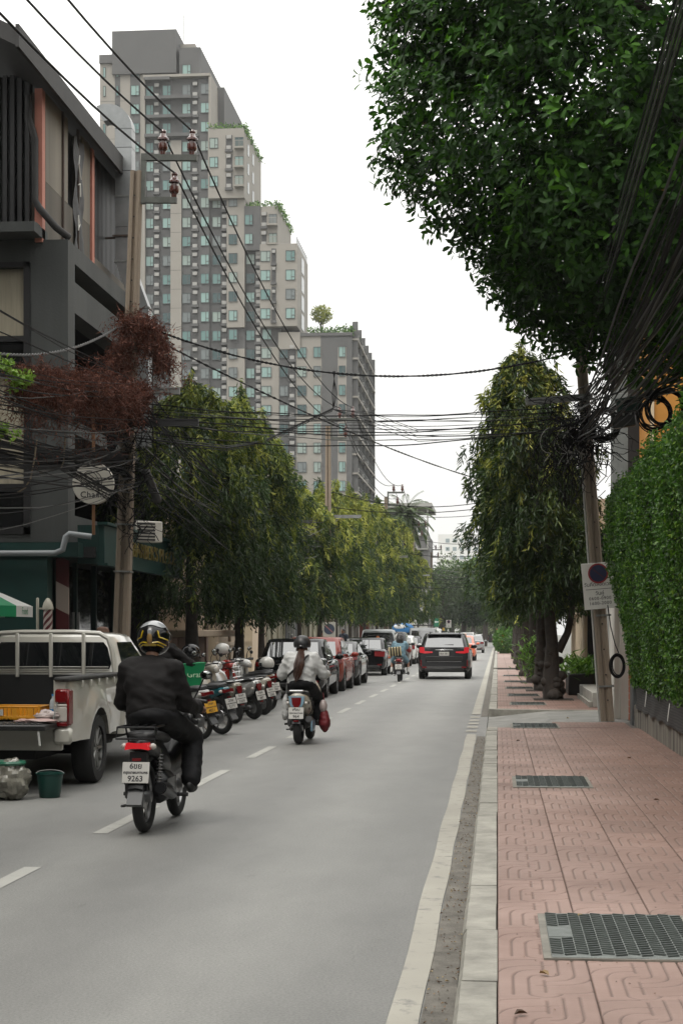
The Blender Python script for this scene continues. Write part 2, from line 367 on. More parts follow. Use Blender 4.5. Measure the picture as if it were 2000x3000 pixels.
# --- red pavement: beds with moulded slabs laid one by one
def slab_mesh():
    nx, ny = 66, 132; W, H = .3885, .7985
    def seg(px, py, pts):
        d = np.full(px.shape, 9.)
        for (x0, y0), (x1, y1) in zip(pts[:-1], pts[1:]):
            dx, dy = x1 - x0, y1 - y0
            if dx * dx + dy * dy < 1e-12: continue
            t = np.clip(((px - x0) * dx + (py - y0) * dy) / (dx * dx + dy * dy), 0, 1)
            d = np.minimum(d, np.hypot(px - x0 - t * dx, py - y0 - t * dy))
        return d
    def arc(p0, p1, p2, n=7): return [((1 - t) ** 2 * p0[0] + 2 * t * (1 - t) * p1[0] + t * t * p2[0], (1 - t) ** 2 * p0[1] + 2 * t * (1 - t) * p1[1] + t * t * p2[1]) for t in [i / n for i in range(n + 1)]]
    S = [[(.165, .08), (.165, .50)] + arc((.165, .50), (.165, .67), (.33, .70)) + [(.48, .715)],
         [(.33, .10), (.33, .47)] + arc((.33, .47), (.335, .585), (.52, .59)),
         arc((.33, .10), (.36, .03), (.50, .03)) + arc((.50, .03), (.63, .035), (.665, .11)),
         [(.5, .14), (.5, .45)], [(.5, .67), (.5, .95)],
         [(.665, 1.02), (.665, .62)] + arc((.665, .62), (.66, .535), (.52, .53)),
         [(.835, 1.05), (.835, .60)] + arc((.835, .60), (.83, .46), (.66, .43)) + [(.5, .415)],
         arc((0, .64), (.07, .80), (.36, .825)) + [(.6, .835)],
         arc((1, .50), (.94, .345), (.66, .32)) + [(.42, .31)], arc((0, .93), (.1, .985), (.42, .99)), arc((1, .19), (.92, .12), (.62, .115))]
    S += [[(x, y - 1) for x, y in q] for q in S if max(p[1] for p in q) > 1] + [[(x, y + 1) for x, y in q] for q in S if min(p[1] for p in q) < .05]
    X, Y = np.meshgrid(np.linspace(0, 1, nx), np.linspace(0, 1, ny))
    px, py = X * W, Y * H; d = np.full(px.shape, 9.)
    for s in S: d = np.minimum(d, seg(px, py, [(x * W, y * H) for x, y in s]))
    g = np.clip(1 - d / .0078, 0, 1); g = g * g * (3 - 2 * g)
    lines = np.clip(1 - np.abs(((py / .0495) % 1) - .5) * .0495 / .004, 0, 1) * .16
    z = -.008 * g - .0025 * lines; tint = np.clip(.85 * g + .40 * lines * 1.6, 0, 1)
    edge = np.minimum(X, 1 - X) * W; z -= np.where(edge < .003, .005, 0); tint = np.where(edge < .003, .5, tint)
    V = np.stack([px - W / 2, py - H / 2, z], -1).reshape(-1, 3)
    i, j = np.meshgrid(np.arange(nx - 1), np.arange(ny - 1)); a = (j * nx + i).ravel(); F = np.stack([a, a + 1, a + nx + 1, a + nx], 1)
    # skirt
    rim = list(range(nx)) + [k * nx + nx - 1 for k in range(1, ny)] + [(ny - 1) * nx + k for k in range(nx - 2, -1, -1)] + [k * nx for k in range(ny - 2, 0, -1)]
    n0 = len(V); Vs = V[rim].copy(); Vs[:, 2] = -.04; V = np.concatenate([V, Vs]); m = len(rim)
    Fs = np.array([[rim[k], n0 + k, n0 + (k + 1) % m, rim[(k + 1) % m]] for k in range(m)]); F = np.concatenate([F, Fs])
    return np_mesh('paving_slab', V, F, PAVER, np.concatenate([tint.ravel(), np.full(m, .9)]), True)
SLAB = slab_mesh(); COLW = .392
def pavement(y0, y1, detail, skip=lambda x, y: False, x1=2.16):
    b = MB(); b.box((x1 / 2, (y0 + y1) / 2, .055), (x1 - .002, y1 - y0, .16)); bed = tag(b.build('pavement', BEDM, smooth=False), kind='structure')
    n = 0; j = 0
    while y0 + .8 * (j + .5) < min(y1, detail):
        for i in range(6):
            x, y = COLW * (i + .5), y0 + .8 * (j + .5)
            if x > x1 or skip(x, y): continue
            o = link('paving_slab', SLAB, bed, (x, y, .15 + random.uniform(-.0012, .0012)), (random.uniform(-.002, .002), random.uniform(-.002, .002), (PI if (i * 7 + j) % 2 == 9 else 0))); n += 1
        j += 1
    yy = y0 + .8 * j
    if y1 - yy > .8:
        V = []; F = []
        for r in range(int((y1 - yy) / .8)):
            for i in range(5):
                k = len(V); x0_, x1_, a, c = COLW * i + .006, COLW * (i + 1) - .006, yy + .8 * r + .006, yy + .8 * (r + 1) - .006
                V += [(x0_, a, .15), (x1_, a, .15), (x1_, c, .15), (x0_, c, .15)]; F.append((k, k + 1, k + 2, k + 3))
        o = link('paving_slabs', np_mesh('paving_slabs', np.array(V), np.array(F), PAVER, np.zeros(len(V))), bed); tag(o, kind='stuff')
    return bed
random.seed(5)
PV1 = pavement(4.3, 26.0, 99)
PV2 = pavement(32.3, 68, 52)
PV3 = pavement(71, 200, 0)
# the slabs that reach round the pole's foot beyond the driveway edge
b = MB(); b.box((1.55, 26.85, .055), (1.2, 1.7, .158)); bd = tag(b.build('pavement', BEDM, smooth=False), kind='structure')
for j in range(2):
    for i in (2, 3, 4): link('paving_slab', SLAB, bd, (COLW * (i + .5) + .1, 26.42 + .8 * j, .15))
def kerb(y0, y1, x0=-.18, x1=-.004, parts=True, corner=False, z=.152, L_=1.0):
    k = thing('kerb', None, None, (0, 0, 0)); k['kind'] = 'structure'
    prof = [(x0, -.02), (x0 + .012, z - .03), (x0 + .03, z), (x1, z), (x1, -.02)]
    y = y0
    while y < y1 - .05:
        ye = min(y + (L_ * random.uniform(.6, 1.25) if parts else 1e9), y1); q = MB(); j = random.uniform(-.004, .004); z2 = random.uniform(-.005, .005)
        q.prism([(a + j, c + z2) for a, c in prof], 'y', y + .004, ye - .004); q.build('kerb_stone', KERBM, k, ang=20); y = ye
    return k
kerb(2.5, 26.0); kerb(32.3, 68, L_=1.2); kerb(71, 200, parts=False)
# kerb returning across the end of the far pavement, rounded
q = MB(); pts = [(-.17 + .35 * (1 - math.cos(a)), 32.3 + .0 - .35 * math.sin(a) + .35 - .35) for a in [0, .4, .8, 1.2, PI / 2]]
q.prism([(-.165, 32.3), (-.14, 32.1), (-.03, 31.98), (.25, 31.93), (1.2, 31.75), (2.1, 31.7), (2.1, 31.9), (1.2, 31.95), (.3, 32.14), (.3, 32.3)], 'z', -.02, .154)
tag(q.build('kerb', KERBM, ang=20), kind='structure')
# driveway
q = MB(); q.add([(-.166, 26, .004), (.75, 26, .05), (.75, 32, .05), (-.166, 32.3, .004), (.9, 27.7, .14), (2.16, 27.7, .15), (2.16, 31.7, .15), (.9, 31.8, .13)], [(0, 1, 4, 7, 2, 3), (1, 5, 4), (4, 5, 6, 7)])
tag(q.build('driveway', mat('driveway_concrete', (.205, .203, .188), .8, var=.35, vs=2, bump=.4, bs=50), smooth=False), kind='structure')
q = MB(); q.box((.36, 26.05, .075), (.5, .1, .155), bev=.01); tag(q.build('kerb', KERBM), kind='structure')

# --- ribbed drain covers
COVM = mat('cover_iron', (.175, .19, .18), .55, .3, var=.35, vs=9, bump=.4, bs=90)
RIBM = mat('cover_rib', (.105, .118, .112), .5, .3, var=.3, vs=20)
def cover_mesh(w, h):
    q = MB(); q.box((0, 0, .152), (w + .07, h + .03, .014), 1); q.box((0, 0, .157), (w, h, .014), 0, bev=.003)
    nc = 12; cw = w / nc; nr = int(h / .055)
    for c in range(nc):
        for r in range(nr):
            x, y = -w / 2 + cw * (c + .5), -h / 2 + h * (r + .5) / nr + (.012 if c % 2 else -.012)
            if c < 2 and abs(r - nr / 2) < 3: continue
            if abs(y) > h / 2 - .02: continue
            R = Matrix.Rotation(.42 if c % 2 else -.42, 3, 'Z'); q.box((x, y, .166), (cw * .92, .012, .012), 2, R=R)
    q.box((-w / 2 + cw, 0, .165), (cw * 1.9, .2, .004), 0)
    return q.me('drain_cover', [COVM, mat('cover_surround', (.19, .18, .155), .85, var=.4, vs=6), RIBM], False)
c1 = cover_mesh(.68, 1.16)
CV = [(.58, 8.08, 'large ribbed iron drain cover, nearest of all, set in the red pavement'),
      (.52, 16.4, 'ribbed iron drain cover halfway along the near pavement, second from the camera'),
      (.58, 26.3, 'ribbed iron drain cover at the driveway edge by the pavement corner'),
      (.62, 34.6, 'ribbed drain cover beside the first knobbly tree trunk beyond the driveway'),
      (.60, 39.4, 'ribbed drain cover just past the first knobbly tree trunk'),
      (.58, 44.6, 'ribbed drain cover level with the second tree trunk, far along the pavement'),
      (.56, 50.5, 'small looking ribbed drain cover level with the third tree trunk'),
      (.55, 57.5, 'faint ribbed drain cover before the second driveway gap')]
for x, y, lb in CV:
    o = link('drain_cover', c1, None, (x, y, 0)); tag(o, lb, 'drain cover', 'drain covers in the pavement')
# --- left side pavement
q = MB(); q.box((-7.4, 205, .06), (2.2, 420, .18)); tag(q.build('pavement', mat('grey_pavement', (.17, .165, .15), .85, var=.3, vs=3), smooth=False), kind='structure')
# ------------------------------------------------------------------ trees: generators
BARK = mat('bark', (.042, .034, .028), .9, var=.45, vs=7, bump=1, bs=22)
MAST = leaf_mat('mast_leaf', [(0, (.012, .026, .009)), (.36, (.036, .068, .017)), (.62, (.135, .170, .028)), (1, (.37, .38, .085))], .42, .28, .3)
def mast_crown(seed, z0, z1, R, ns, leaf, m=14, young_lit=.16, lean=(0, 0), dark=1.0):
    g = np.random.default_rng(seed)
    s = g.random(ns) ** .9; ph = g.random(ns) * 2 * PI
    prof = R * (1 - s ** 5) ** .7 * (.80 + .20 * np.minimum(1, s * 5))
    lob = (1 + .17 * np.sin(s * 13 + ph * 2 + seed * 3)) * (1 + .10 * np.sin(s * 23 - ph * 3)) + .20 * np.sin(ph * 3 + seed + s * 7) + .16 * np.sin(ph * 5 - s * 17 + seed * 2)
    rho = prof * lob * (.35 + .65 * g.random(ns) ** .45)
    z = z0 + .55 + s * (z1 - z0 - .2) * (1 - .065 * (1 + np.sin(2 * ph + seed * 1.7)) * np.minimum(1, rho / R * 1.4))
    ld = np.arange(ns) < 22; z = np.where(ld, z1 - .5 + g.random(ns) * 1.3, z); rho = np.where(ld, rho * .0 + .22 * g.random(ns) * (1.1 - (z - z1 + .5) / 1.3), rho)
    O = np.stack([np.cos(ph), np.sin(ph), np.zeros(ns)], 1)
    B = O * rho[:, None]; B[:, 2] = z; B[:, 0] += lean[0] * s; B[:, 1] += lean[1] * s
    ln = g.uniform(.3, .68, ns) * (.6 + .4 * (1 - s)); t = (np.arange(m) + .5) / m
    outw = g.uniform(.2, .75, ns)
    P = B[:, None, :] + O[:, None, :] * (outw[:, None] * t * (1 - .5 * t) * ln[:, None])[..., None]
    P[..., 2] -= (ln[:, None] * (t ** 1.15)); P = P + g.normal(0, .02, P.shape)
    D = O[:, None, :] * g.uniform(.05, .8, (ns, m))[..., None] + g.normal(0, .42, (ns, m, 3)); D[..., 2] -= g.uniform(.5, 1.1, (ns, m))
    yg = (g.random(ns) < young_lit * (.25 + 2.4 * s * s)).astype(float) * g.uniform(.25, .6, ns)  # new growth, plus top light put into paler sprays higher up
    tint = np.clip(g.uniform(.05, .42, ns)[:, None] * dark + yg[:, None] + g.normal(0, .06, (ns, m)) + .1 * s[:, None], 0, 1)  # dark scales the tint down: shade put into the leaf colour
    n = ns * m; P = P.reshape(-1, 3); D = D.reshape(-1, 3); Nn = g.normal(0, 1, (n, 3)) + np.repeat(O, m, 0) * .8
    V, F, k = leaf_cloud(P, D, Nn, leaf * g.uniform(.65, 1.25, n), leaf * .2 * g.uniform(.8, 1.3, n), .25)
    return V, F, np.repeat(tint.ravel(), k)
def trunk_mesh(seed, h, r, knobs=0, lean=(0, 0), fork=None):
    g = random.Random(seed); q = MB(); n = 9
    q.tube([(lean[0] * i / n + g.uniform(-.02, .02), lean[1] * i / n + g.uniform(-.02, .02), h * i / n - .05) for i in range(n + 1)], [r * (1.45 if i == 0 else 1.12 if i == 1 else 1 - .75 * i / n) for i in range(n + 1)], 10)
    for k in range(knobs):
        z = abs(g.gauss(0, .5)) ** 1.1 * 1.5 + .03; a = g.uniform(0, 2 * PI); s = g.uniform(.05, .12) * max(.35, 1.3 - z * .55)
        q.ell((math.cos(a) * r * 1.0, math.sin(a) * r * 1.0, z), (s * 1.2, s * 1.2, s), 7, 5)
    if fork: q.tube(fork, [r * .6, r * .5, r * .4, r * .25], 8)
    return q.me('trunk', BARK, True, 80)
def mast_tree(loc, label, group, seed, z0, z1, R, ns, leaf=.2, r=.16, knobs=0, young_lit=.16, lean=(0, 0), m=14, fork=None, name='mast_tree', dark=1.0):
    t = thing(name, label, 'tree', loc, 0, group)
    link('trunk', trunk_mesh(seed, z1 * .8, r, knobs, (lean[0] * .3, lean[1] * .3), fork), t)
    V, F, ti = mast_crown(seed, z0, z1, R, ns, leaf, m, young_lit, lean, dark)
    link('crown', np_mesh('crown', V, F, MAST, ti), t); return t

# --- row of knobbly trees on the right pavement
RT = [(1.22, 36.9, 1.75, 7.3, 1.18, 1100, 'tall drooping tree with a forked knobbly trunk, nearest in the right pavement row', (-.75, 0)),
      (1.14, 42.6, 1.75, 7.0, 1.3, 800, 'drooping tree directly behind the forked trunk, second in the right pavement row', (-.5, 0)),
      (1.10, 49.5, 1.7, 6.8, 1.25, 620, 'drooping tree with very swollen burls at its base, third in the right row', (-.35, 0)),
      (1.02, 57.0, 1.7, 6.6, 1.2, 420, 'drooping tree with round burls beside the second driveway gap', (-.3, 0)),
      (1.0, 66.5, 1.7, 6.6, 1.2, 320, 'drooping tree just before the far driveway gap, right pavement', (-.2, 0)),
      (1.0, 79, 1.7, 6.6, 1.2, 260, 'far drooping tree beyond the second driveway gap on the right pavement', (-.2, 0)),
      (1.0, 96, 1.7, 6.8, 1.25, 220, 'farthest drooping tree of the right pavement row', (-.2, 0))]
for i, (x, y, z0, z1, R, ns, lb, ln) in enumerate(RT):
    mast_tree((x, y, .15), lb, 'drooping trees along the right pavement', 40 + i, z0, z1, R, int(ns * (1.9 if i < 3 else 1.3)), .185 if i < 3 else .26, .16 + .03 * (i == 2), [26, 34, 60, 50, 40, 24, 12][i], .13, ln,
              fork=[(.1, 0, 1.05), (.30, 0, 1.45), (.40, 0, 1.9), (.38, 0, 2.9)] if i == 0 else None)
q = MB()
for i in (0, 1, 2): pass
for (x, y) in ((1.22, 36.9), (1.14, 42.6), (1.1, 49.5)):
    q = MB(); q.box((x, y, .155), (.85, .9, .02)); tag(q.build('tree_pit', mat('pit_soil', (.05, .042, .035), .95, var=.4, vs=12, bump=1, bs=30)), kind='structure')

# --- big broad-leaved tree overhanging the pole
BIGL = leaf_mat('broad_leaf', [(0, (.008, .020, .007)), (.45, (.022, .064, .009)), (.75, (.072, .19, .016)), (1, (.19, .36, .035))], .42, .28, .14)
def broad_tree():
    g = np.random.default_rng(11)
    t = thing('broad_leaved_tree', 'big dark green broad-leaved tree filling the upper right over the cables', 'tree', (4.6, 24, 0))
    base = np.array([4.6, 24, 0])
    E = [((3.3, 24, 10.4), (4.95, 4, 4.9), 4600), ((2.45, 26.8, 7.9), (2.4, 1.7, 2.25), 1700), ((.75, 25, 9.0), (2.35, 2.1, 2.05), 1300), ((4.2, 24.5, 7.6), (3.4, 2.4, 2.7), 1400), ((.05, 24.3, 11.0), (1.75, 1.8, 1.7), 1150), ((1.35, 26.2, 7.3), (1.45, 1.4, 1.25), 600), ((2.9, 24.8, 9.6), (4.2, 2.6, 4.0), 2300)]
    P = []; A = []
    for c, r, n in E:
        u = g.normal(0, 1, (n * 3, 3)); u /= np.linalg.norm(u, axis=1, keepdims=True)
        u = u[(u[:, 1] < .35)][: n]
        rr = 1 - .42 * g.random(len(u)) ** 1.8 + .05 * np.sin(u[:, 0] * 9 + u[:, 2] * 11)
        P.append(np.array(c) + u * np.array(r) * rr[:, None]); A.append(u * (1 / np.array(r)))
    P = np.concatenate(P); A = np.concatenate(A); A /= np.linalg.norm(A, axis=1, keepdims=True)
    n = len(P); m = 9
    ax = A * .75 + np.array([0, 0, .55]) + g.normal(0, .3, (n, 3)); ax /= np.linalg.norm(ax, axis=1, keepdims=True)
    h = np.cross(ax, g.normal(0, 1, (n, 3))); h /= np.linalg.norm(h, axis=1, keepdims=True); h2 = np.cross(ax, h)
    a = (np.arange(m) * 2.4)[None] + g.random((n, 1)) * 6
    el = (.15 + .55 * np.arange(m) / m)[None] + g.normal(0, .12, (n, m))
    D = (h[:, None] * np.cos(a)[..., None] + h2[:, None] * np.sin(a)[..., None]) * np.cos(el)[..., None] + ax[:, None] * np.sin(el)[..., None]
    D[..., 2] -= .18
    B = P[:, None] + ax[:, None] * (np.arange(m)[None, :, None] * .03) + g.normal(0, .05, (n, m, 3))
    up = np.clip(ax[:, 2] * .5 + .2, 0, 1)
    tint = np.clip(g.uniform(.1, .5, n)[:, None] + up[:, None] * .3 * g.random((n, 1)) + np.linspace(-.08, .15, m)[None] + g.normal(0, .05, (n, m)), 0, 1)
    B = B.reshape(-1, 3); D = D.reshape(-1, 3); Nn = np.repeat(ax, m, 0) + g.normal(0, .25, (n * m, 3)); tint = tint.ravel()
    Ln = .150 * g.uniform(.7, 1.25, n * m); Wd = Ln * .42
    # the leaves that show largest are leaves of their own
    order = np.argsort(B[:, 1] - 2.0 * (A.repeat(m, 0)[:, 1] < 0) + g.random(n * m) * 5)
    vis = [i for i in order if B[i, 2] < 9.35 + .0 * B[i, 1] and B[i, 0] < 3.2][:300]
    keep = np.ones(n * m, bool); keep[vis] = False
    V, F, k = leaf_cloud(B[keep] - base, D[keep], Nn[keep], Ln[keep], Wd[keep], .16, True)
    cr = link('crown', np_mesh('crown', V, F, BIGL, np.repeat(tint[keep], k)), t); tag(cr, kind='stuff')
    protos = []
    for q in range(5):
        Vq, Fq, kq = leaf_cloud(np.zeros((1, 3)), np.array([[0, 1., 0]]), np.array([[0, 0, 1.]]), np.array([.2]), np.array([.084]), .16, True)
        protos.append(np_mesh('leaf', Vq, Fq, BIGL, np.full(kq, .2 + q * .13)))
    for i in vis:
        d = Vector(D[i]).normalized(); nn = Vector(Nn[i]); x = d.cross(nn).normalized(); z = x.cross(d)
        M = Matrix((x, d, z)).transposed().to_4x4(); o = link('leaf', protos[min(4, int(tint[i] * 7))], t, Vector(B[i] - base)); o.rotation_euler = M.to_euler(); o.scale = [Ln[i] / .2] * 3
    q = MB(); q.tube([(0, 0, 0), (.05, 0, 2.5), (-.1, .1, 5), (-.4, 0, 7.5), (-.9, .2, 10), (-1.2, .2, 13)], [.34, .27, .24, .2, .12, .04], 10)
    q.build('trunk', BARK, t)
    for pts in ([(-.1, .1, 4.6), (-1.2, 1, 6), (-2.2, 2.2, 7), (-3.1, 2.6, 7.6)], [(-.3, 0, 6.5), (-2, .4, 8), (-3.8, .8, 9), (-4.8, .8, 9.7)], [(-.5, .1, 8), (-2.2, -.5, 10), (-4, -.6, 11.2)], [(-.1, 0, 5), (.8, .6, 7), (1.5, .5, 9)], [(-1.2, 1, 6), (-1.8, 1.3, 7.5), (-2, 1, 9.5)]):
        q = MB(); q.tube(pts, [.12, .085, .05, .02][: len(pts)], 7); q.build('branch', BARK, t)
broad_tree()

# --- clipped hedge over its low wall
HEDGE = leaf_mat('hedge_leaf', [(0, (.020, .056, .012)), (.45, (.062, .145, .024)), (.75, (.15, .27, .045)), (1, (.27, .38, .075))], .38, .3, .35)
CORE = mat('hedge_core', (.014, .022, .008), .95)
def hedge():
    g = np.random.default_rng(5)
    t = thing('hedge', 'tall clipped green hedge bulging over the low netted wall on the right', 'hedge', (2.1, 20, 0)); base = np.array([2.1, 20, 0])
    y0, y1 = 12.6, 27.2
    def xf(y, z): return 2.14 - .40 * np.clip((z - .75) / 2.4, 0, 1) ** .9 + .035 * np.sin(y * 2.1 + z * 1.7) + .03 * np.sin(y * 4.7 - z * 3.1)
    def top(y): return 3.78 + .09 * np.sin(y * 1.3) + .05 * np.sin(y * 3.9)
    n = 52000
    y = y0 + (y1 - y0) * g.random(n); z = .78 + (top(y) - .78) * g.random(n) + .08 * np.sin(y * 5) * (g.random(n) < .1)
    x = xf(y, z) + np.abs(g.normal(0, .05, n)) - .03; end = np.clip((y - (y1 - .35)) / .35, 0, 1); x += end ** 2 * .3
    rt = np.clip((z - (top(y) - .3)) / .3, 0, 1); x += rt ** 2 * .25
    Nf = np.stack([-np.ones(n), .4 * end + 0 * y, .25 + rt * 1.0], 1)
    n2 = 9000; ye = np.full(n2, y1) - np.abs(g.normal(0, .06, n2)); xe = 1.7 + 1.1 * g.random(n2); ze = .9 + 2.9 * g.random(n2); ok = xe > xf(ye, ze) + .05
    Pe = np.stack([xe, ye + .05, ze], 1)[ok]; Ne = np.tile([-.1, 1, .2], (len(Pe), 1))
    n3 = 11000; yt = y0 + (y1 - y0) * g.random(n3); xt = 1.75 + 1.2 * g.random(n3); Pt = np.stack([xt, yt, top(yt) + g.normal(0, .05, n3)], 1); Nt_ = np.tile([-.2, 0, 1.], (n3, 1))
    P = np.concatenate([np.stack([x, y, z], 1), Pe, Pt]); Nn = np.concatenate([Nf, Ne, Nt_]); N_ = len(P)
    Nn = Nn + g.normal(0, .45, (N_, 3)); D = g.normal(0, .8, (N_, 3)); D[:, 2] += .25; D -= Nn * (np.sum(D * Nn, 1) / np.sum(Nn * Nn, 1))[:, None] * .7
    cl = .5 + .5 * np.sin(P[:, 1] * 3.1 + np.sin(P[:, 2] * 2.7) * 2) * np.sin(P[:, 2] * 2.3 + P[:, 1])
    tint = np.clip(g.uniform(.0, .58, N_) + .22 * cl * g.random(N_) + (g.random(N_) < .07) * .35, 0, 1)
    Ln = .062 * g.uniform(.65, 1.3, N_); Wd = Ln * .52
    # sprigs that stick out of the top and the far end
    vis = np.argsort(P[:, 1] + 30 * (P[:, 1] < 14.6) + 3 * g.random(N_) + 4 * (P[:, 0] > 2.2))[:300]
    keep = np.ones(N_, bool); keep[vis] = False
    V, F, k = leaf_cloud(P[keep] - base, D[keep], Nn[keep], Ln[keep], Wd[keep], .2)
    tag(link('foliage', np_mesh('foliage', V, F, HEDGE, np.repeat(tint[keep], k)), t), kind='stuff')
    protos = []
    for q in range(5):
        Vq, Fq, kq = leaf_cloud(np.zeros((1, 3)), np.array([[0, 1., 0]]), np.array([[0, 0, 1.]]), np.array([.062]), np.array([.032]), .2, True); protos.append(np_mesh('leaf', Vq, Fq, HEDGE, np.full(kq, .15 + q * .16)))
    for i in vis:
        d = Vector(D[i]).normalized(); xx = d.cross(Vector(Nn[i])).normalized(); zz = xx.cross(d)
        o = link('leaf', protos[int(tint[i] * 4.9)], t, Vector(P[i] - base)); o.rotation_euler = Matrix((xx, d, zz)).transposed().to_euler(); o.scale = [Ln[i] / .062] * 3
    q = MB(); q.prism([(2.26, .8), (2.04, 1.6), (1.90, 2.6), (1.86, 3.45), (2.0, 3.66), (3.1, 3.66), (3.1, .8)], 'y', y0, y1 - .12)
    q.v = [(a - 2.1, b - 20, c) for a, b, c in q.v]; q.build('leaf_core', CORE, t, smooth=False)  # solid dark leaf-coloured block added to fill the hedge behind its leaves
hedge()
STAIN = mat('stained_concrete', (.20, .185, .155), .9, streak=.75, vs=5, bump=.5, bs=30, col2=(.035, .032, .026))
q = MB(); q.box((2.28, 19.6, .26), (.24, 14.8, .42), bev=.01)
tag(q.build('retaining_wall', STAIN), 'low stained concrete wall under the hedge along the pavement', 'wall')
def net_mat():
    m, nt, b = new_mat('shade_net'); N = nt.nodes.new; L = nt.links.new; tc = N('ShaderNodeTexCoord'); w_ = N('ShaderNodeTexWave'); w_.inputs['Scale'].default_value = 9; w_.bands_direction = 'Z'; w_.inputs['Distortion'].default_value = 1.5; w_.inputs['Detail'].default_value = 2
    L(tc.outputs['Object'], w_.inputs['Vector']); r = N('ShaderNodeValToRGB'); L(w_.outputs['Fac'], r.inputs[0]); r.color_ramp.elements[0].color = (.010, .010, .010, 1); r.color_ramp.elements[1].color = (.05, .05, .05, 1); r.color_ramp.elements[1].position = .95
    L(r.outputs[0], b.inputs['Base Color']); b.inputs['Roughness'].default_value = .6; return m
q = MB(); rows = []
for j, z in enumerate((.44, .58, .72, .92)): rows.append([(2.135 + .02 * math.sin(i * 1.9 + j * 2) + .015 * j, 12.4 + i * .35, z + .012 * math.sin(i * 2.3)) for i in range(41)])
q.loft(rows, 0, (False, False), False); tag(q.build('shade_net', net_mat()), 'black shade netting stretched along the foot of the hedge', 'net')
for x, y, z, lb, r in ((2.105, 24.2, .66, 'white paper tag clipped to the black net, nearer the grey pillar', .12), (2.105, 21.0, .62, 'white paper tag clipped to the black net, farther from the grey pillar', .16)):
    q = MB(); q.box((0, 0, 0), (.006, .07, .22), bev=.002); o = q.build('paper_tag', mat('paper', (.55, .55, .52), .6), None, (x, y, z), (r, .1, 0)); tag(o, lb, 'paper tag', 'paper tags on the net')
q = MB(); q.box((2.30, 27.15, .46), (.34, .5, .82), bev=.015); tag(q.build('pillar', mat('grey_render', (.10, .105, .105), .85, streak=.4, vs=4, bump=.4)), 'short dark grey concrete pillar ending the hedge wall', 'pillar')
# --- brick pier, white gate wall, pillars and steps by the driveway
BRK = mat('orange_brick', (.40, .115, .05), .8, var=.25, vs=8, bump=.4)
pier = thing('brick_pier', 'narrow orange brick pier between the grey pillar and the white gate wall', 'pier', (2.33, 28.1, .15))
q = MB(); q.box((0, 0, .62), (.29, .47, 1.24)); q.build('mortar', mat('pale_mortar', (.45, .36, .28), .9), pier)
q = MB(); q.box((0, 0, 0), (.148, .235, .105), bev=.006); bm_ = q.me('brick', BRK)
for r in range(11):
    for a in (-1, 1):
        for c in (-1, 1): link('brick', bm_, pier, (a * .077, c * .121, .058 + r * .1135))
WHT = mat('white_wall_paint', (.56, .53, .48), .75, var=.14, vs=2, streak=.2)
CREAM = mat('cream_paint', (.50, .42, .31), .75, var=.16, vs=2)
q = MB(); q.box((2.30, 29.9, 1.5), (.5, 2.7, 2.75), bev=.02); q.box((2.02, 28.75, 1.4), (.12, .3, 2.5), bev=.01); tag(q.build('gate_wall', WHT), 'plain white gate wall behind the leaning pole and the cable coil', 'wall')
q = MB(); q.box((2.06, 32.6, 1.5), (.2, .28, 2.9), bev=.015); q.box((2.2, 33.1, 1.5), (.14, .3, 2.9), bev=.01); tag(q.build('pillar', mat('grey_white_paint', (.42, .42, .40), .8, streak=.3, vs=3)), 'tall pale grey gate pillar just left of the leaning pole', 'pillar')
st = thing('entrance_step', 'raised concrete entrance step beside the grey gate pillar', 'step', (2.15, 35.6, .15))
q = MB(); q.box((0, 0, .15), (.62, 5, .3), bev=.012); q.build('platform', CONC, st); q = MB(); q.box((-.335, 0, .05), (.05, 5, .1)); q.build('skirting', KERBM, st)
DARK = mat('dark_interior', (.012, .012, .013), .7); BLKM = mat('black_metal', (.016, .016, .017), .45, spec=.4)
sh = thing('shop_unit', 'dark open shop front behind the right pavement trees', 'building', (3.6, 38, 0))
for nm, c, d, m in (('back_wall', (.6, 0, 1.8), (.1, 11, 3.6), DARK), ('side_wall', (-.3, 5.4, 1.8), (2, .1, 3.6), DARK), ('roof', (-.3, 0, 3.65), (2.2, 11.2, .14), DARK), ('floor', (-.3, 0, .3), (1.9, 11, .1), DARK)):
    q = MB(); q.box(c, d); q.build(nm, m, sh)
for y in (-3.6, -1.2, 1.2, 3.6):
    q = MB(); q.box((-1.2, y, 1.9), (.06, .06, 3.3)); q.build('post', BLKM, sh)
q = MB(); q.box((-1.32, 1.9, 2.0), (.03, .05, 3.4)); q.build('green_post', mat('green_paint', (.02, .06, .045), .5), sh)
# cream house farther on
ch = thing('cream_house', 'cream plastered house with columns seen between the right tree trunks', 'building', (2.3, 49, 0))
q = MB(); q.box((1.8, 0, 2.6), (3.4, 10, 5)); q.build('wall', CREAM, ch)
for y in (-4.6, -3.4, -2.2, -1, .4, 1.8): q = MB(); q.cyl((.0, y, .2), (.0, y, 2.1), .1, .09, 12); q.box((0, y, 2.16), (.3, .3, .14), bev=.02); q.build('column', CREAM, ch)
q = MB(); q.box((.02, 0, 2.35), (.36, 10, .22), bev=.02); q.build('cornice', CREAM, ch)
for y in (-4, -1.6, 1.2): q = MB(); q.box((.085, y, 2.9), (.04, .9, .8)); q.build('window', DARK, ch)
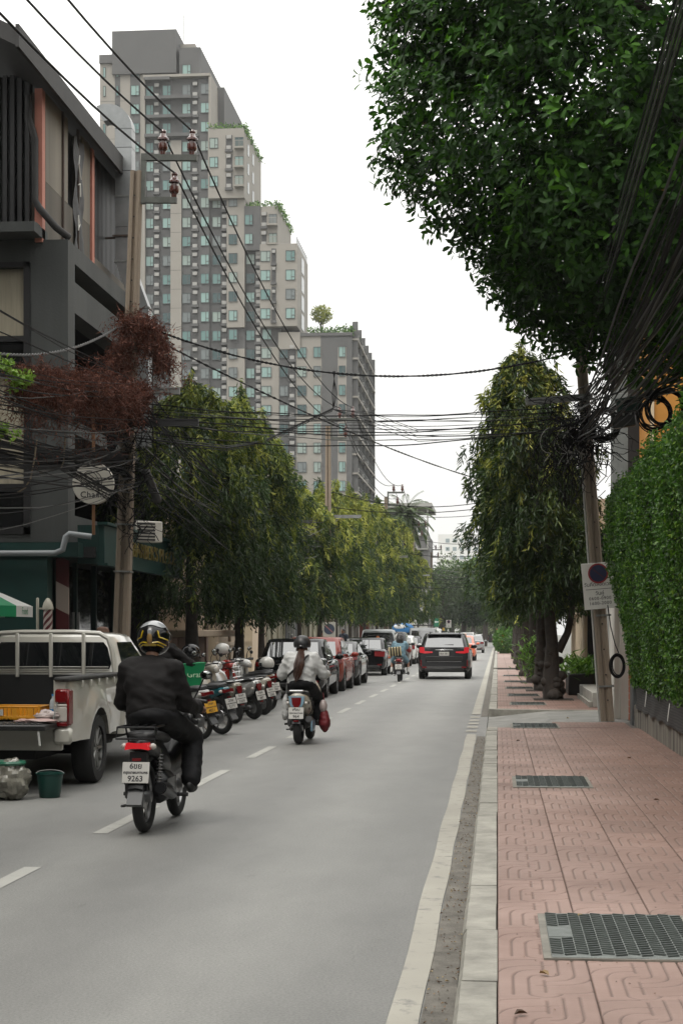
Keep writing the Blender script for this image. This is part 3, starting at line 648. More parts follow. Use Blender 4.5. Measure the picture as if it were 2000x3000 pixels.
# planter with leafy plants
pl = thing('planter', 'dark planter box full of strappy green plants behind the forked trunk', 'planter', (1.95, 40.3, .15))
q = MB(); q.box((0, 0, .25), (.6, 1.6, .5), bev=.02); q.build('box', BLKM, pl)
def strap_leaves(seed, n, c, spread, ln, wd):
    g = np.random.default_rng(seed); P = np.array(c) + g.normal(0, 1, (n, 3)) * np.array(spread); a = g.random(n) * 2 * PI
    D = np.stack([np.cos(a), np.sin(a), g.uniform(.3, 1.6, n)], 1); Nn = np.tile([0, 0, 1.], (n, 1)) + g.normal(0, .2, (n, 3))
    V, F, k = leaf_cloud(P, D, Nn, g.uniform(.6, 1.2, n) * ln, np.full(n, wd), .2); return V, F, np.repeat(g.uniform(.2, .8, n), k)
V, F, ti = strap_leaves(2, 420, (0, 0, .6), (.22, .6, .12), .3, .05); link('foliage', np_mesh('foliage', V, F, HEDGE, ti), pl)
ol = thing('oleander', 'narrow-leaved bush standing against the burled trunks', 'bush', (1.0, 45.6, .15))
q = MB()
for k in range(7): q.tube([(0, 0, 0), (random.uniform(-.15, .15), random.uniform(-.2, .2), .5), (random.uniform(-.35, .2), random.uniform(-.4, .4), 1.15)], .012, 5)
q.build('stems', BARK, ol); V, F, ti = strap_leaves(3, 330, (-.05, 0, .75), (.2, .25, .3), .24, .04); link('foliage', np_mesh('foliage', V, F, HEDGE, ti), ol)
rb = thing('roadside_bush', 'low round green bush at the far end of the right pavement', 'bush', (.55, 122, .15))
g_ = np.random.default_rng(8); u = g_.normal(0, 1, (2600, 3)); u /= np.linalg.norm(u, axis=1, keepdims=True); P_ = u * np.array([.8, 2.2, .95]) * g_.uniform(.7, 1, (2600, 1)) + np.array([0, 0, .95])
V, F, k = leaf_cloud(P_, u + g_.normal(0, .5, u.shape), u + g_.normal(0, .5, u.shape), np.full(2600, .22), np.full(2600, .1), .2); link('foliage', np_mesh('foliage', V, F, HEDGE, np.repeat(g_.uniform(.1, .6, 2600), k)), rb)
q = MB(); q.cyl((0, 0, 0), (0, 0, 1), .06, .03); q.build('stem', BARK, rb)
# --- orange building and tiled column up on the right
ORG = mat('orange_render', (.52, .235, .045), .85, var=.1, vs=1.2)
ob = thing('orange_building', 'orange rendered building showing above the hedge at the right edge', 'building', (6, 36, 0))
q = MB(); q.box((.1, 0, 6), (6.3, 8, 12)); q.build('wall', ORG, ob)
q = MB(); q.box((-3.1, -4.03, 6), (.07, .06, 12)); q.build('corner_strip', mat('pale_trim', (.62, .5, .34), .7), ob)
for z in (7.9, 9.7): q = MB(); q.box((.2, -4.02, z), (6, .04, .1)); q.build('band', mat('pale_trim', None) if 0 else MATS['pale_trim'], ob)
tc_ = thing('tiled_column', 'grey tiled column rising between the leaning pole and the orange building', 'column', (2.32, 32.4, 0))
q = MB(); q.box((0, 0, 4.3), (.29, .38, 5.4)); q.build('core', mat('pale_joint', (.42, .43, .42), .8), tc_)
q = MB(); q.box((0, 0, 0), (.30, .39, .372), bev=.004); tl = q.me('tile', mat('grey_tile', (.165, .172, .165), .55, var=.2, vs=6))
for k in range(14): link('tile', tl, tc_, (0, 0, 1.8 + k * .38))
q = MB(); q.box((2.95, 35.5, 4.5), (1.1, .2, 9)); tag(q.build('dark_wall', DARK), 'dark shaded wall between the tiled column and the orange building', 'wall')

# ------------------------------------------------------------------ concrete utility poles
POLEM = mat('pole_concrete', (.225, .18, .135), .9, var=.35, vs=5, streak=.3, bump=.7, bs=40)
STEEL = mat('galvanised_steel', (.23, .235, .225), .5, .6, var=.25, vs=8)
HOLE = mat('hole_black', (.008, .008, .008), .9)
def pole_mesh(h, w0, w1, d0, d1, deep=.1):
    q = MB()
    def ring(z, w, d):
        c = .12 * w; ch = .3 * w; r = deep * d
        return [(-w / 2 + c, -d / 2, z), (-ch / 2, -d / 2, z), (-ch / 2 + .02, -d / 2 + r, z), (ch / 2 - .02, -d / 2 + r, z), (ch / 2, -d / 2, z), (w / 2 - c, -d / 2, z), (w / 2, -d / 2 + c, z), (w / 2, d / 2 - c, z), (w / 2 - c, d / 2, z), (-w / 2 + c, d / 2, z), (-w / 2, d / 2 - c, z), (-w / 2, -d / 2 + c, z)]
    n = 6; q.loft([ring(h * i / n, w0 + (w1 - w0) * i / n, d0 + (d1 - d0) * i / n) for i in range(n + 1)]); return q.me('pole_shaft', POLEM, True, 25)
hq = MB(); hq.cyl((0, -.012, 0), (0, .004, 0), .013, .013, 8); HOLEME = hq.me('bolt_hole', HOLE)
p = thing('utility_pole', 'leaning square concrete utility pole on the pavement carrying the no parking sign', 'utility pole', (1.81, 27.95, .15), 0, None, (0, rad(-4.1), 0))
link('shaft', pole_mesh(8.2, .215, .155, .24, .17), p)
for k in range(9): link('bolt_hole', HOLEME, p, (.02, -.124 + .0045 * k, .35 + k * .42))
for z in (.58, 1.75, 2.0): q = MB(); q.box((0, 0, z), (.245, .272, .03)); q.build('band', STEEL, p, rot=(0, .03, 0))
q = MB(); q.cyl((-.135, -.05, .0), (-.12, -.05, 4.6), .016, .016, 8); q.build('conduit', mat('pvc_grey', (.42, .42, .40), .5), p)
q = MB(); q.box((-.42, -.13, 5.35), (1.1, .08, .1)); q.box((-.42, -.17, 5.39), (1.1, .012, .03)); q.build('crossarm', STEEL, p)
# the sign on it
WSIGN = mat('sign_white', (.60, .59, .55), .5, var=.06, vs=4); RED = mat('sign_red', (.26, .016, .02), .5); NAVY = mat('sign_navy', (.008, .012, .05), .5); INK = mat('ink_black', (.016, .016, .018), .6)
def parking_sign(loc, label, rot, full=True, w=.53, h=.76, group=None):
    t = thing('parking_sign', label, 'traffic sign', loc, 0, group, rot)
    q = MB(); q.box((0, 0, 0), (w, .012, h), bev=.004); q.build('board', WSIGN, t)
    zc = h * .27; q = MB(); q.lathe([(.165 * w / .53, 0), (.165 * w / .53, .004)], 40, (0, -.007, zc), Matrix.Rotation(PI / 2, 3, 'X')); q.build('ring', RED, t)
    q = MB(); q.lathe([(.138 * w / .53, 0), (.138 * w / .53, .004)], 40, (0, -.0105, zc), Matrix.Rotation(PI / 2, 3, 'X')); q.build('disc', NAVY, t)
    q = MB(); q.box((0, -.0155, zc), (.27 * w / .53, .002, .022), R=Matrix.Rotation(rad(42), 3, 'Y')); q.build('slash', mat('slash_dark', (.045, .012, .03), .6), t)
    if full:
        for s, z, sz in (('วันคี่ตลอดเวลา', .025, .083), ('วันคู่', -.122, .083), ('0600-0900', -.205, .072), ('1600-2000', -.285, .072)): text(s, sz, INK, t, (-.0 if z > -.15 else .0, -.0075, z), bold=.0008, space=1.0 if z > -.15 else 1.18)
        q = MB(); q.box((0, -.008, -.052), (.44, .003, .008)); q.build('rule', INK, t)
        q = MB(); q.add([(.225, -.008, .03), (.262, -.008, .03), (.2435, -.008, .085), (.225, -.008, -.24), (.262, -.008, -.24), (.2435, -.008, -.295)], [(0, 1, 2), (4, 3, 5)]); q.box((.2435, -.008, -.1), (.01, .002, .28)); q.build('arrow', INK, t, smooth=False)
    else:
        for s, z, sz in (('วันคี่ตลอดเวลา', .0, .083), ('วันคู่', -.14, .075), ('0600-0900', -.23, .066), ('1600-2000', -.30, .066)): text(s, sz * w / .53, INK, t, (0, -.0075, z * h / .76), bold=.0008)
    return t
parking_sign((1.66, 27.76, 2.38), 'white no parking sign with red ringed disc, fixed to the leaning pole', (0, rad(-4.6), rad(2)))
q = MB(); q.box((1.66, 27.83, 2.62), (.3, .03, .035)); q.box((1.63, 27.83, 2.15), (.3, .03, .035)); tag(q.build('sign_bracket', STEEL), 'steel straps holding the sign against the leaning pole', 'bracket')
# ------------------------------------------------------------------ dark building on the left
GREYW = mat('dark_render', (.054, .058, .056), .85, var=.22, vs=1.2, streak=.3, bump=.4, bs=25)
PANEL = mat('cement_panel', (.175, .158, .128), .85, var=.2, vs=1.5, streak=.3)
PANEL2 = mat('cement_panel_dark', (.092, .082, .066), .85, var=.2, vs=1.5, streak=.3)
PINK = mat('pink_primer', (.40, .155, .11), .7, var=.12, vs=3)
CORR = mat('black_corrugated', (.017, .017, .018), .5)
ROOFM = mat('dark_roof', (.020, .019, .018), .7, var=.3, vs=4)
GLASSD = mat('dark_glass', (.010, .011, .012), .06, spec=.5)
CURT = mat('curtain', (.30, .27, .20), .8, streak=.3, vs=9)
RUST = mat('rusty_steel', (.055, .035, .025), .8, var=.4, vs=8)
GREEN = mat('bottle_green', (.004, .034, .029), .5, var=.2, vs=3)
bl = thing('dark_building', 'dark grey three storey shop house with cement panels and pink posts on the left', 'building', (-8, 30, 0))
def bpart(name, m, boxes, parent=bl, bev=0):
    q = MB()
    for x0, x1, y0, y1, z0, z1 in boxes: q.box(((x0 + x1) / 2 + 8, (y0 + y1) / 2 - 30, (z0 + z1) / 2), (abs(x1 - x0), abs(y1 - y0), abs(z1 - z0)), bev=bev)
    return q.build(name, m, parent, smooth=False)
fw = bpart('front_wall', GREYW, [(-8.52, -7.8, 30, 30.5, 3.27, 8.8), (-13, -8.52, 30, 30.5, 8.36, 8.8), (-13, -8.52, 30, 30.5, 3.27, 3.45), (-13, -10.8, 30, 30.5, 3.45, 8.36)])
wn = bpart('window', BLKM, [(-8.62, -8.5, 29.97, 30.05, 3.42, 8.4), (-10.8, -8.5, 29.97, 30.05, 8.3, 8.4), (-10.8, -8.5, 29.97, 30.05, 3.42, 3.55), (-10.8, -8.62, 29.98, 30.04, 6.95, 7.05), (-10.8, -8.62, 29.98, 30.04, 6.35, 6.42), (-10.8, -8.62, 29.98, 30.04, 4.2, 4.34)])
bpart('curtain', CURT, [(-10.8, -8.62, 30.12, 30.14, 4.3, 6.3), (-10.8, -8.62, 30.12, 30.14, 7.0, 8.3)], wn)
bpart('glass', GLASSD, [(-10.8, -8.62, 30.16, 30.18, 3.5, 8.3)], wn)
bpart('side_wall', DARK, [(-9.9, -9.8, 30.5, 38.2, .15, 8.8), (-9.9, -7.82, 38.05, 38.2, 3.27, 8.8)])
bpart('parapet', GREYW, [(-8.3, -7.8, 30.5, 38.2, 8.46, 8.8)]); bpart('beam', GREYW, [(-8.2, -7.8, 30.5, 38.2, 7.55, 8.12)])
bpart('beam', GREYW, [(-8.2, -7.85, 30.5, 38.2, 3.27, 3.8)]); bpart('pillar', GREYW, [(-8.2, -7.8, 37.6, 38.2, 3.8, 8.46)])
bpart('floor_slab', GREYW, [(-9.8, -7.9, 30.5, 38, 5.35, 5.6)])
for y in (31.6, 32.7, 34.0, 35.3, 36.5):
    w_ = bpart('window', BLKM, [(-9.72, -9.6, y, y + .09, 3.8, 7.5)]); bpart('glass', GLASSD, [(-9.78, -9.7, y + .09, y + 1.0, 3.9, 7.5)], w_)
    if y < 33: bpart('curtain', CURT, [(-9.69, -9.68, y + .1, y + .55, 5.7, 7.5)], w_)
# upper storey
bpart('cement_panel', PANEL, [(-8.9, -8.3, 30.3, 31.92, 9.95, 11.6)]); bpart('cement_panel', PANEL, [(-8.9, -8.3, 33.02, 33.7, 9.95, 11.6)])
bpart('upper_dado', PANEL2, [(-8.9, -8.302, 30.3, 33.7, 8.8, 9.945), (-8.9, -8.302, 34.0, 38.0, 8.8, 9.4)])
bpart('window_recess', DARK, [(-8.9, -8.5, 31.92, 33.02, 9.95, 11.6)])
for y in (29.93, 33.72): bpart('pink_post', PINK, [(-8.40, -8.26, y, y + .2, 8.75, 11.55)])
for y in (31.45, 32.62): bpart('rusty_rail', RUST, [(-8.31, -8.26, y, y + .06, 8.9, 11.75)])
bpart('back_wall', DARK, [(-13, -8.9, 30.6, 38, 8.8, 11.7)])
k = 0
for i in range(34): bpart('louvre_board', CORR, [(-8.46, -8.38, 33.98 + i * .12, 34.05 + i * .12, 9.4, 11.6)])
for i in range(22): bpart('louvre_board', CORR, [(-8.66 - i * .14, -8.58 - i * .14, 30.2, 30.28, 9.0, 11.9)])
bpart('louvre_backing', DARK, [(-12, -8.56, 30.3, 30.36, 9.0, 11.9), (-8.52, -8.48, 33.9, 38, 9.4, 11.6)])
bpart('ledge', GREYW, [(-13, -8.26, 29.4, 30.3, 8.82, 9.0)]); bpart('soffit', DARK, [(-13, -8.3, 29.7, 30.3, 9.02, 9.05)])
q = MB(); q.prism([(-5, 14.0), (.02, 11.45), (.02, 11.75), (-5, 14.3)], 'y', -2.5, 7.6); q.build('roof', ROOFM, bl, smooth=False)
bpart('fascia', ROOFM, [(-8.02, -7.96, 27.4, 37.7, 11.42, 11.8)])
q = MB(); q.tube([(-.50, -.12, 11.4), (-.5, -.12, 11.0), (-.42, -.12, 10.75), (-.38, -.12, 10.6), (-.38, -.12, 9.5), (-.30, -.12, 9.35), (.0, -.1, 9.0), (.2, .1, 8.85)], .065, 10); q.build('drain_pipe', ROOFM, bl)
# black poster hanging in the window recess with a few white strokes
bn = thing('poster_banner', 'torn black vinyl banner with white strokes hanging in the upper window', 'banner', (-8.27, 32.65, 10.3))
q = MB(); rows = [[(.03 * math.sin(i * 1.3 + j), -.35 + .7 * j / 8 + .03 * math.sin(i), -1.1 + 2.2 * i / 10) for j in range(9)] for i in range(11)]
q.loft(rows, 0, (False, False), False); q.build('sheet', mat('black_vinyl', (.010, .010, .011), .55), bn)
q = MB()
for a, b_ in (((-.22, .55), (-.05, .3)), ((-.22, .55), (-.15, .75)), ((-.24, .15), (-.1, .2)), ((-.1, .2), (-.08, -.05)), ((-.24, -.5), (-.12, -.62)), ((-.24, -.72), (-.12, -.6)), ((-.24, -.45), (-.24, -.75))):
    q.tube([(.055, a[0], a[1]), (.055, b_[0], b_[1])], .014, 5)
q.build('white_strokes', WSIGN, bn)
# duct
GALV = mat('duct_steel', (.25, .26, .26), .38, .75, var=.18, vs=3)
dt = thing('air_duct', 'shiny galvanised exhaust duct with a curved hood rising past the roof', 'duct', (-7.95, 35.4, 0))
def dseg(z0, z1, x0=0, x1=0, nm='duct_section', w=.36):
    q = MB(); q.loft([[(x + a * w / 2, b_ * w / 2, z) for a, b_ in ((-1, -1), (1, -1), (1, 1), (-1, 1))] for x, z in ((x0, z0), (x1, z1))]); return q.build(nm, GALV, dt, smooth=False)
zz = [5.6, 6.4, 7.2, 8.0, 8.55]
for a, c in zip(zz[:-1], zz[1:]): dseg(a, c - .012, .36, .36)
dseg(8.57, 9.55, .36, .0); zz = [9.57, 10.3, 10.95, 11.5, 12.0, 12.4]
for a, c in zip(zz[:-1], zz[1:]): dseg(a, c - .012)
q = MB()
for z in (9.56, 10.95, 8.56): q.box((0 if z > 9 else .36, 0, z), (.4, .4, .03))
q.build('flange', STEEL, dt); q = MB(); rings = []
for i in range(8):
    a = i / 7 * 2.0; rings.append([Vector((-.36 + (.36 + s_ * .18) * math.cos(a), b_ * .18, 12.4 + (.36 + s_ * .18) * math.sin(a))) for s_, b_ in ((-1, -1), (1, -1), (1, 1), (-1, 1))])
q.loft(rings, 0, (False, False)); q.build('hood', GALV, dt, ang=20)
q = MB(); q.box((-.25, -.0, 10.1), (.9, .03, .04)); q.box((.0, -.2, 10.1), (.46, .03, .04)); q.build('bracket', RUST, dt)
# shop front under it
sf = thing('barber_shop', 'bottle green barber shop front under the dark building', 'shop', (-8, 30, 0))
bpart('wall', GREEN, [(-13, -8.18, 29.98, 30.3, .15, 3.05)], sf); bpart('lintel', GREEN, [(-13, -7.6, 29.96, 30.35, 3.0, 3.262)], sf)
bpart('interior', DARK, [(-9.6, -9.5, 30.3, 38.2, .15, 3.2), (-9.5, -7.8, 38.0, 38.2, .15, 3.2), (-9.5, -7.4, 30.36, 38, 3.0, 3.2)], sf)
for y in (31.2, 32.6, 34.2, 36): bpart('door_frame', mat('green_frame', (.003, .018, .016), .4), [(-8.4, -8.3, y, y + .1, .15, 3.0)], sf)
for y in (31.3, 32.7, 34.3): bpart('door_glass', GLASSD, [(-8.37, -8.34, y, y + 1.2, .2, 2.9)], sf)
for u_ in (-8.0, -7.9): bpart('door_handle', STEEL, [(u_ - .02, u_ + .02, 31.14, 31.18, 1.5, 2.0)], sf)
bd = thing('barber_board', 'tall panel with slanting red and white bands beside the barber pole', 'board', (-8.05, 30.55, 0))
MAROON = mat('maroon', (.085, .006, .008), .5); CREAMW = mat('cream_white', (.40, .33, .28), .55)
for k in range(5):
    z = .45 + k * .5; q = MB(); q.add([(-.12, 0, z + .12), (.12, 0, z), (.12, 0, z + .5), (-.12, 0, z + .62), (-.12, .04, z + .12), (.12, .04, z), (.12, .04, z + .5), (-.12, .04, z + .62)], [(0, 1, 2, 3), (7, 6, 5, 4), (0, 4, 5, 1), (1, 5, 6, 2), (2, 6, 7, 3), (3, 7, 4, 0)])
    q.build('band', MAROON if k % 2 == 0 else CREAMW, bd, smooth=False)
bp_ = thing('barber_pole', 'white capped barber pole with red and white spiral stripes on the green wall', 'barber pole', (-8.07, 29.62, 0))
q = MB(); q.lathe([(.10, 2.03), (.10, 2.07), (.075, 2.16), (.03, 2.23), (.002, 2.24)], 16); q.lathe([(.1, 1.5), (.1, 1.58), (.085, 1.585)], 16); q.build('cap', mat('ivory', (.42, .40, .33), .4), bp_)
q = MB(); q.box((-.19, 0, 1.82), (.05, .05, .85), bev=.015); q.box((-.12, 0, 1.56), (.16, .03, .03)); q.box((-.12, 0, 2.05), (.16, .03, .03)); q.build('bracket', MATS['ivory'], bp_)
for c_, m in ((0, MAROON), (1, mat('stripe_white', (.45, .40, .36), .4))):
    q = MB(); nz = 22
    for j in range(4):
        rows = [[((.082) * math.cos(a0 + t_ * PI / 4 / 3 + zi / nz * 5.2), .082 * math.sin(a0 + t_ * PI / 4 / 3 + zi / nz * 5.2), 1.585 + .445 * zi / nz) for t_ in range(4)] for zi in range(nz + 1) for a0 in ((j * 2 + c_) * PI / 4,)]
        q.loft(rows, 0, (False, False), False)
    q.build('stripes', m, bp_)
GOLD = mat('gold_letter', (.55, .42, .16), .3, .8)
sb = thing('shop_signboard', 'long dark green signboard with gold capital letters behind the nearest left pole', 'sign', (-7.3, 30.5, 0))
q = MB(); q.box((0, 3.9, 3.25), (.12, 7.8, .72), bev=.01); q.build('board', GREEN, sb)
q = MB(); q.box((.03, 3.9, 3.64), (.2, 7.9, .05)); q.box((.03, 3.9, 2.88), (.2, 7.9, .04)); q.box((-.2, .03, 3.25), (.5, .05, .72)); q.build('frame', GREEN, sb)
text("THE BARBER'S PLACE", .42, GOLD, sb, (.075, 3.9, 3.26), (PI / 2, 0, PI / 2), .012, 0, 1.0, 1.45)
# pipe, air conditioner, round sign
q = MB(); q.tube([(-9.4, 29.85, 3.06), (-8.0, 29.85, 3.06), (-7.86, 29.85, 3.12), (-7.80, 29.85, 3.36), (-7.74, 29.85, 3.41), (-7.35, 29.95, 3.36)], .055, 10)
tag(q.build('waste_pipe', mat('pvc_blue_grey', (.25, .27, .28), .45)), 'pale grey plastic waste pipe running along the top of the green shop front', 'pipe')
def aircon(loc, label, rz=0, s=1):
    t = thing('air_conditioner', label, 'air conditioner', loc, rz); q = MB(); q.box((0, 0, .3 * s), (.85 * s, .32 * s, .6 * s), bev=.02); q.build('casing', mat('aircon_white', (.48, .46, .41), .5, var=.1), t)
    for i in range(6): q = MB(); q.box((-.1 * s, -.165 * s, (.07 + i * .09) * s), (.56 * s, .014, .05 * s)); q.build('grille_slat', BLKM, t)
    return t
aircon((-7.1, 33.6, 3.45), 'white air conditioner unit showing above the green signboard', PI / 2 - .9, .72)
rs = thing('round_sign', 'round white projecting sign with a leaf outline and dark lettering', 'sign', (-7.08, 29.0, 4.24))
q = MB(); q.lathe([(.36, -.05), (.37, -.04), (.37, .04), (.36, .05)], 40, R=Matrix.Rotation(PI / 2, 3, 'X')); q.build('disc', mat('sign_cream', (.50, .48, .42), .5), rs)
q = MB()
def bez(p, n=14): return [(((1 - t) ** 3 * p[0][0] + 3 * t * (1 - t) ** 2 * p[1][0] + 3 * t * t * (1 - t) * p[2][0] + t ** 3 * p[3][0]), -.056, ((1 - t) ** 3 * p[0][1] + 3 * t * (1 - t) ** 2 * p[1][1] + 3 * t * t * (1 - t) * p[2][1] + t ** 3 * p[3][1])) for t in [i / n for i in range(n + 1)]]
for p_, r_ in (([(-.2, .1), (-.12, .27), (.03, .25), (.11, .05)], .006), ([(-.17, .15), (-.06, .14), (-.02, .02), (.11, .05)], .008), ([(-.13, .17), (-.03, .18), (.0, .08), (.11, .05)], .006), ([(.06, .2), (.2, .12), (.2, -.05), (.06, -.12)], .007), ([(-.2, .1), (-.24, .0), (-.15, -.1), (.06, -.12)], .006)): q.tube(bez(p_), r_, 5)
q.build('leaf_outline', INK, rs); text('Chaan', .15, INK, rs, (-.01, -.056, -.2), bold=.002, space=1.15)
q = MB(); q.cyl((.0, .0, .37), (.0, .0, 1.3), .03, .03, 8); q.cyl((0, 0, -.37), (0, 0, -.9), .03, .03, 8); q.build('mast', mat('brown_pipe', (.16, .075, .03), .6), rs)

# ------------------------------------------------------------------ garden walls and gates farther along
BEIGE = mat('beige_render', (.42, .345, .265), .85, var=.15, vs=1.2, streak=.18); BEIGE2 = mat('olive_render', (.335, .31, .235), .85, var=.15, vs=1.2, streak=.2)
GATEB = mat('gate_beige', (.40, .325, .225), .55); ROSE = mat('rose_render', (.30, .215, .175), .85, var=.15, vs=2)
hb = thing('beige_house', 'beige house front with a round bay and a projecting ledge behind the first left trees', 'building', (-8.3, 42, 0))
q = MB(); q.box((-1.2, .3, 2.4), (2.2, 7.4, 4.8)); q.build('wall', BEIGE, hb)
q = MB(); q.lathe([(1.0, 1.68), (1.0, 3.6)], 24, (.0, -.6, 0)); q.build('bay', BEIGE, hb)
q = MB(); q.box((.05, .4, 1.6), (2.2, 6.6, .17), bev=.02); q.build('ledge', BEIGE, hb)
for y in (-2.2, -.9, .4, 1.7, 3.0): q = MB(); q.box((.14, y, .82), (.3, 1.1, 1.36), bev=.03); q.build('panel', ROSE, hb)
q = MB(); q.box((.16, 3.9, 1.6), (.3, .3, 2.9), bev=.02); q.build('pier', ROSE, hb)
def bar_gate(y0, y1, h, label, m=GATEB, x=-8.1, n=None):
    t = thing('gate', label, 'gate', (x, y0, .15)); n = n or int((y1 - y0) / .14)
    for i in range(n + 1): q = MB(); q.box((0, (y1 - y0) * i / n, h / 2), (.04, .055, h)); q.build('bar', m, t)
    q = MB(); q.box((-.02, (y1 - y0) / 2, h - .03), (.05, y1 - y0 + .1, .07)); q.box((-.02, (y1 - y0) / 2, .12), (.05, y1 - y0 + .1, .07)); q.box((-.02, (y1 - y0) / 2, h * .6), (.05, y1 - y0, .05)); q.build('rail', m, t); return t
bar_gate(46.3, 47.7, 2.6, 'beige barred gate between the round bay and the plain beige wall')
def panel_wall(y0, y1, h, label, m, n, x=-8.1, cap=True):
    t = thing('garden_wall', label, 'wall', (x, y0, .15)); L_ = y1 - y0
    q = MB(); q.box((-.1, L_ / 2, h / 2), (.2, L_, h)); q.build('wall', m, t)
    for z in (h * .42, h - .1): q = MB(); q.box((.03, L_ / 2, z), (.12, L_, .12), bev=.01); q.build('rail', m, t)
    for i in range(n + 1): q = MB(); q.box((.025, .1 + (L_ - .2) * i / n, h / 2), (.11, .16, h - .02), bev=.01); q.build('pilaster', m, t)
    return t
panel_wall(47.9, 52.6, 2.7, 'plain beige garden wall between the two dark tree trunks', BEIGE, 2)
bar_gate(53.0, 55.0, 1.95, 'lower cream barred gate just right of the second dark trunk')
q = MB(); q.box((0, 0, 1.0), (.5, .5, 2.0), bev=.02); q.box((0, 0, 2.02), (.62, .62, .1), bev=.02); q.box((0, 0, 2.12), (.54, .54, .1), bev=.03)
tag(q.build('gate_pier', BEIGE, None, (-8.0, 55.8, .15)), 'square beige gate pier with a moulded cap', 'pier')
panel_wall(56.4, 63.2, 2.35, 'olive beige panelled wall behind the black saloon car', BEIGE2, 4)
bg_ = thing('black_gate', 'black sheet metal gate with white angular line pattern', 'gate', (-8.05, 63.4, .15))
q = MB(); q.box((0, 2, 1.15), (.06, 4, 2.3)); q.build('sheet', BLKM, bg_)
for k, (a, c, e, f) in enumerate(((.6, 1.9, .6, 1.5), (.6, 1.5, 1.1, 1.5), (1.1, 2.0, 1.1, 1.0), (1.5, 1.9, 1.5, 1.4), (1.5, 1.4, 2.0, 1.4), (2.0, 1.9, 2.0, .9), (2.5, 1.9, 2.5, 1.3), (2.5, 1.3, 3.0, 1.3), (.6, 1.2, 1.1, 1.2), (.6, 1.2, .6, .7), (1.5, 1.1, 2.0, 1.1), (1.5, 1.1, 1.5, .6))): q = MB(); q.tube([(.045, a, c), (.045, e, f)], .025, 4); q.build('strip', WSIGN, bg_)
panel_wall(67.8, 84, 2.3, 'olive grey wall with pilasters beyond the black gate', BEIGE2, 9)
panel_wall(85, 140, 2.2, 'long grey far garden wall under the far left trees', mat('grey_wall', (.2, .19, .17), .85, var=.2), 14)
rd = thing('brick_red_post', 'brick red gate post under the far left trees', 'post', (-7.6, 96, 0)); q = MB(); q.box((0, 0, 1.5), (.5, .8, 3)); q.build('shaft', mat('brick_red', (.15, .035, .025), .8), rd); q = MB(); q.box((0, 0, 3.03), (.6, .9, .1)); q.build('cap', CONC, rd)
# big faded no parking sign by the wall
fs = thing('parking_sign', 'weathered no parking sign with red slash and black up arrow by the olive wall', 'traffic sign', (-6.25, 62.3, 1.62))
q = MB(); q.box((0, 0, 0), (.48, .012, .8), bev=.004); q.build('board', mat('faded_white', (.33, .32, .28), .6, var=.2, vs=6), fs)
q = MB(); q.lathe([(.2, 0), (.2, .004)], 32, (0, -.008, .14), Matrix.Rotation(PI / 2, 3, 'X')); q.build('disc', mat('faded_navy', (.03, .042, .07), .6, var=.3, vs=5), fs)
q = MB(); q.box((0, -.014, .14), (.38, .004, .035), R=Matrix.Rotation(rad(42), 3, 'Y')); q.build('slash', mat('faded_red', (.25, .10, .10), .6), fs)
q = MB(); q.box((.15, -.01, -.28), (.02, .004, .1)); q.add([(.12, -.01, -.23), (.18, -.01, -.23), (.15, -.01, -.17)], [(0, 1, 2)]); q.box((0, -.009, -.16), (.44, .003, .01)); q.build('arrow', INK, fs); q = MB(); q.cyl((0, .03, -1.5), (0, .03, .3), .03, .03, 8); q.build('post', STEEL, fs)

# ------------------------------------------------------------------ drooping trees along the left pavement
LT = [(-6.92, 37.6, 1.6, 6.8, 1.65, 1500, 'dark drooping tree nearest the nearest left pole, left pavement', .30, .3),
      (-6.88, 44.4, 1.5, 7.5, 1.42, 1500, 'dark drooping tree with bare trunk in front of the beige wall', .24, .3),
      (-6.9, 48.8, 1.7, 7.4, 1.05, 800, 'drooping tree with reddish dead sprays at the right edge of the big dark clump', .18, .2),
      (-6.8, 57.5, 1.8, 6.2, 1.35, 650, 'yellow green drooping tree just behind the big dark clump', .16, .34),
      (-6.8, 64, 1.8, 6.7, 1.3, 620, 'yellow green drooping tree in front of the second concrete pole', .16, .34),
      (-6.8, 70.5, 1.8, 7.2, 1.3, 560, 'drooping tree between the second pole and the apartment tower corner', .16, .34),
      (-6.8, 77.5, 1.8, 7.7, 1.3, 520, 'tall pale green drooping tree below the right edge of the tower', .16, .36),
      (-6.8, 86, 1.8, 8.0, 1.35, 480, 'tall drooping tree whose top meets the third concrete pole', .16, .34),
      (-6.8, 95, 1.9, 8.6, 1.4, 420, 'tall drooping tree left of the palm crown', .16, .3),
      (-6.75, 106, 1.9, 7.8, 1.4, 380, 'dark drooping tree below the palm crown', .16, .2),
      (-6.7, 117, 1.9, 9.0, 1.1, 360, 'slim pointed yellow green tree in front of the grey far building', .16, .5),
      (-6.7, 128, 2, 8.0, 1.5, 320, 'drooping tree behind the slim pointed one, left far end', .16, .3),
      (-6.7, 142, 2, 7.8, 1.6, 280, 'far drooping tree beside the fourth pole, left pavement', .16, .25)]
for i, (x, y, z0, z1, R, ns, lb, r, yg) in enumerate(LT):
    mast_tree((x, y, .15), lb, 'drooping trees along the left pavement', 70 + i, z0, z1, R, int(ns * (1.9 if i < 3 else 1.5)), .165 if i < 3 else .235 if i < 8 else .32, r * .62, 0, yg, dark=.55 if i < 3 else 1.0)  # nearest clump: its shade is put into lower leaf tints
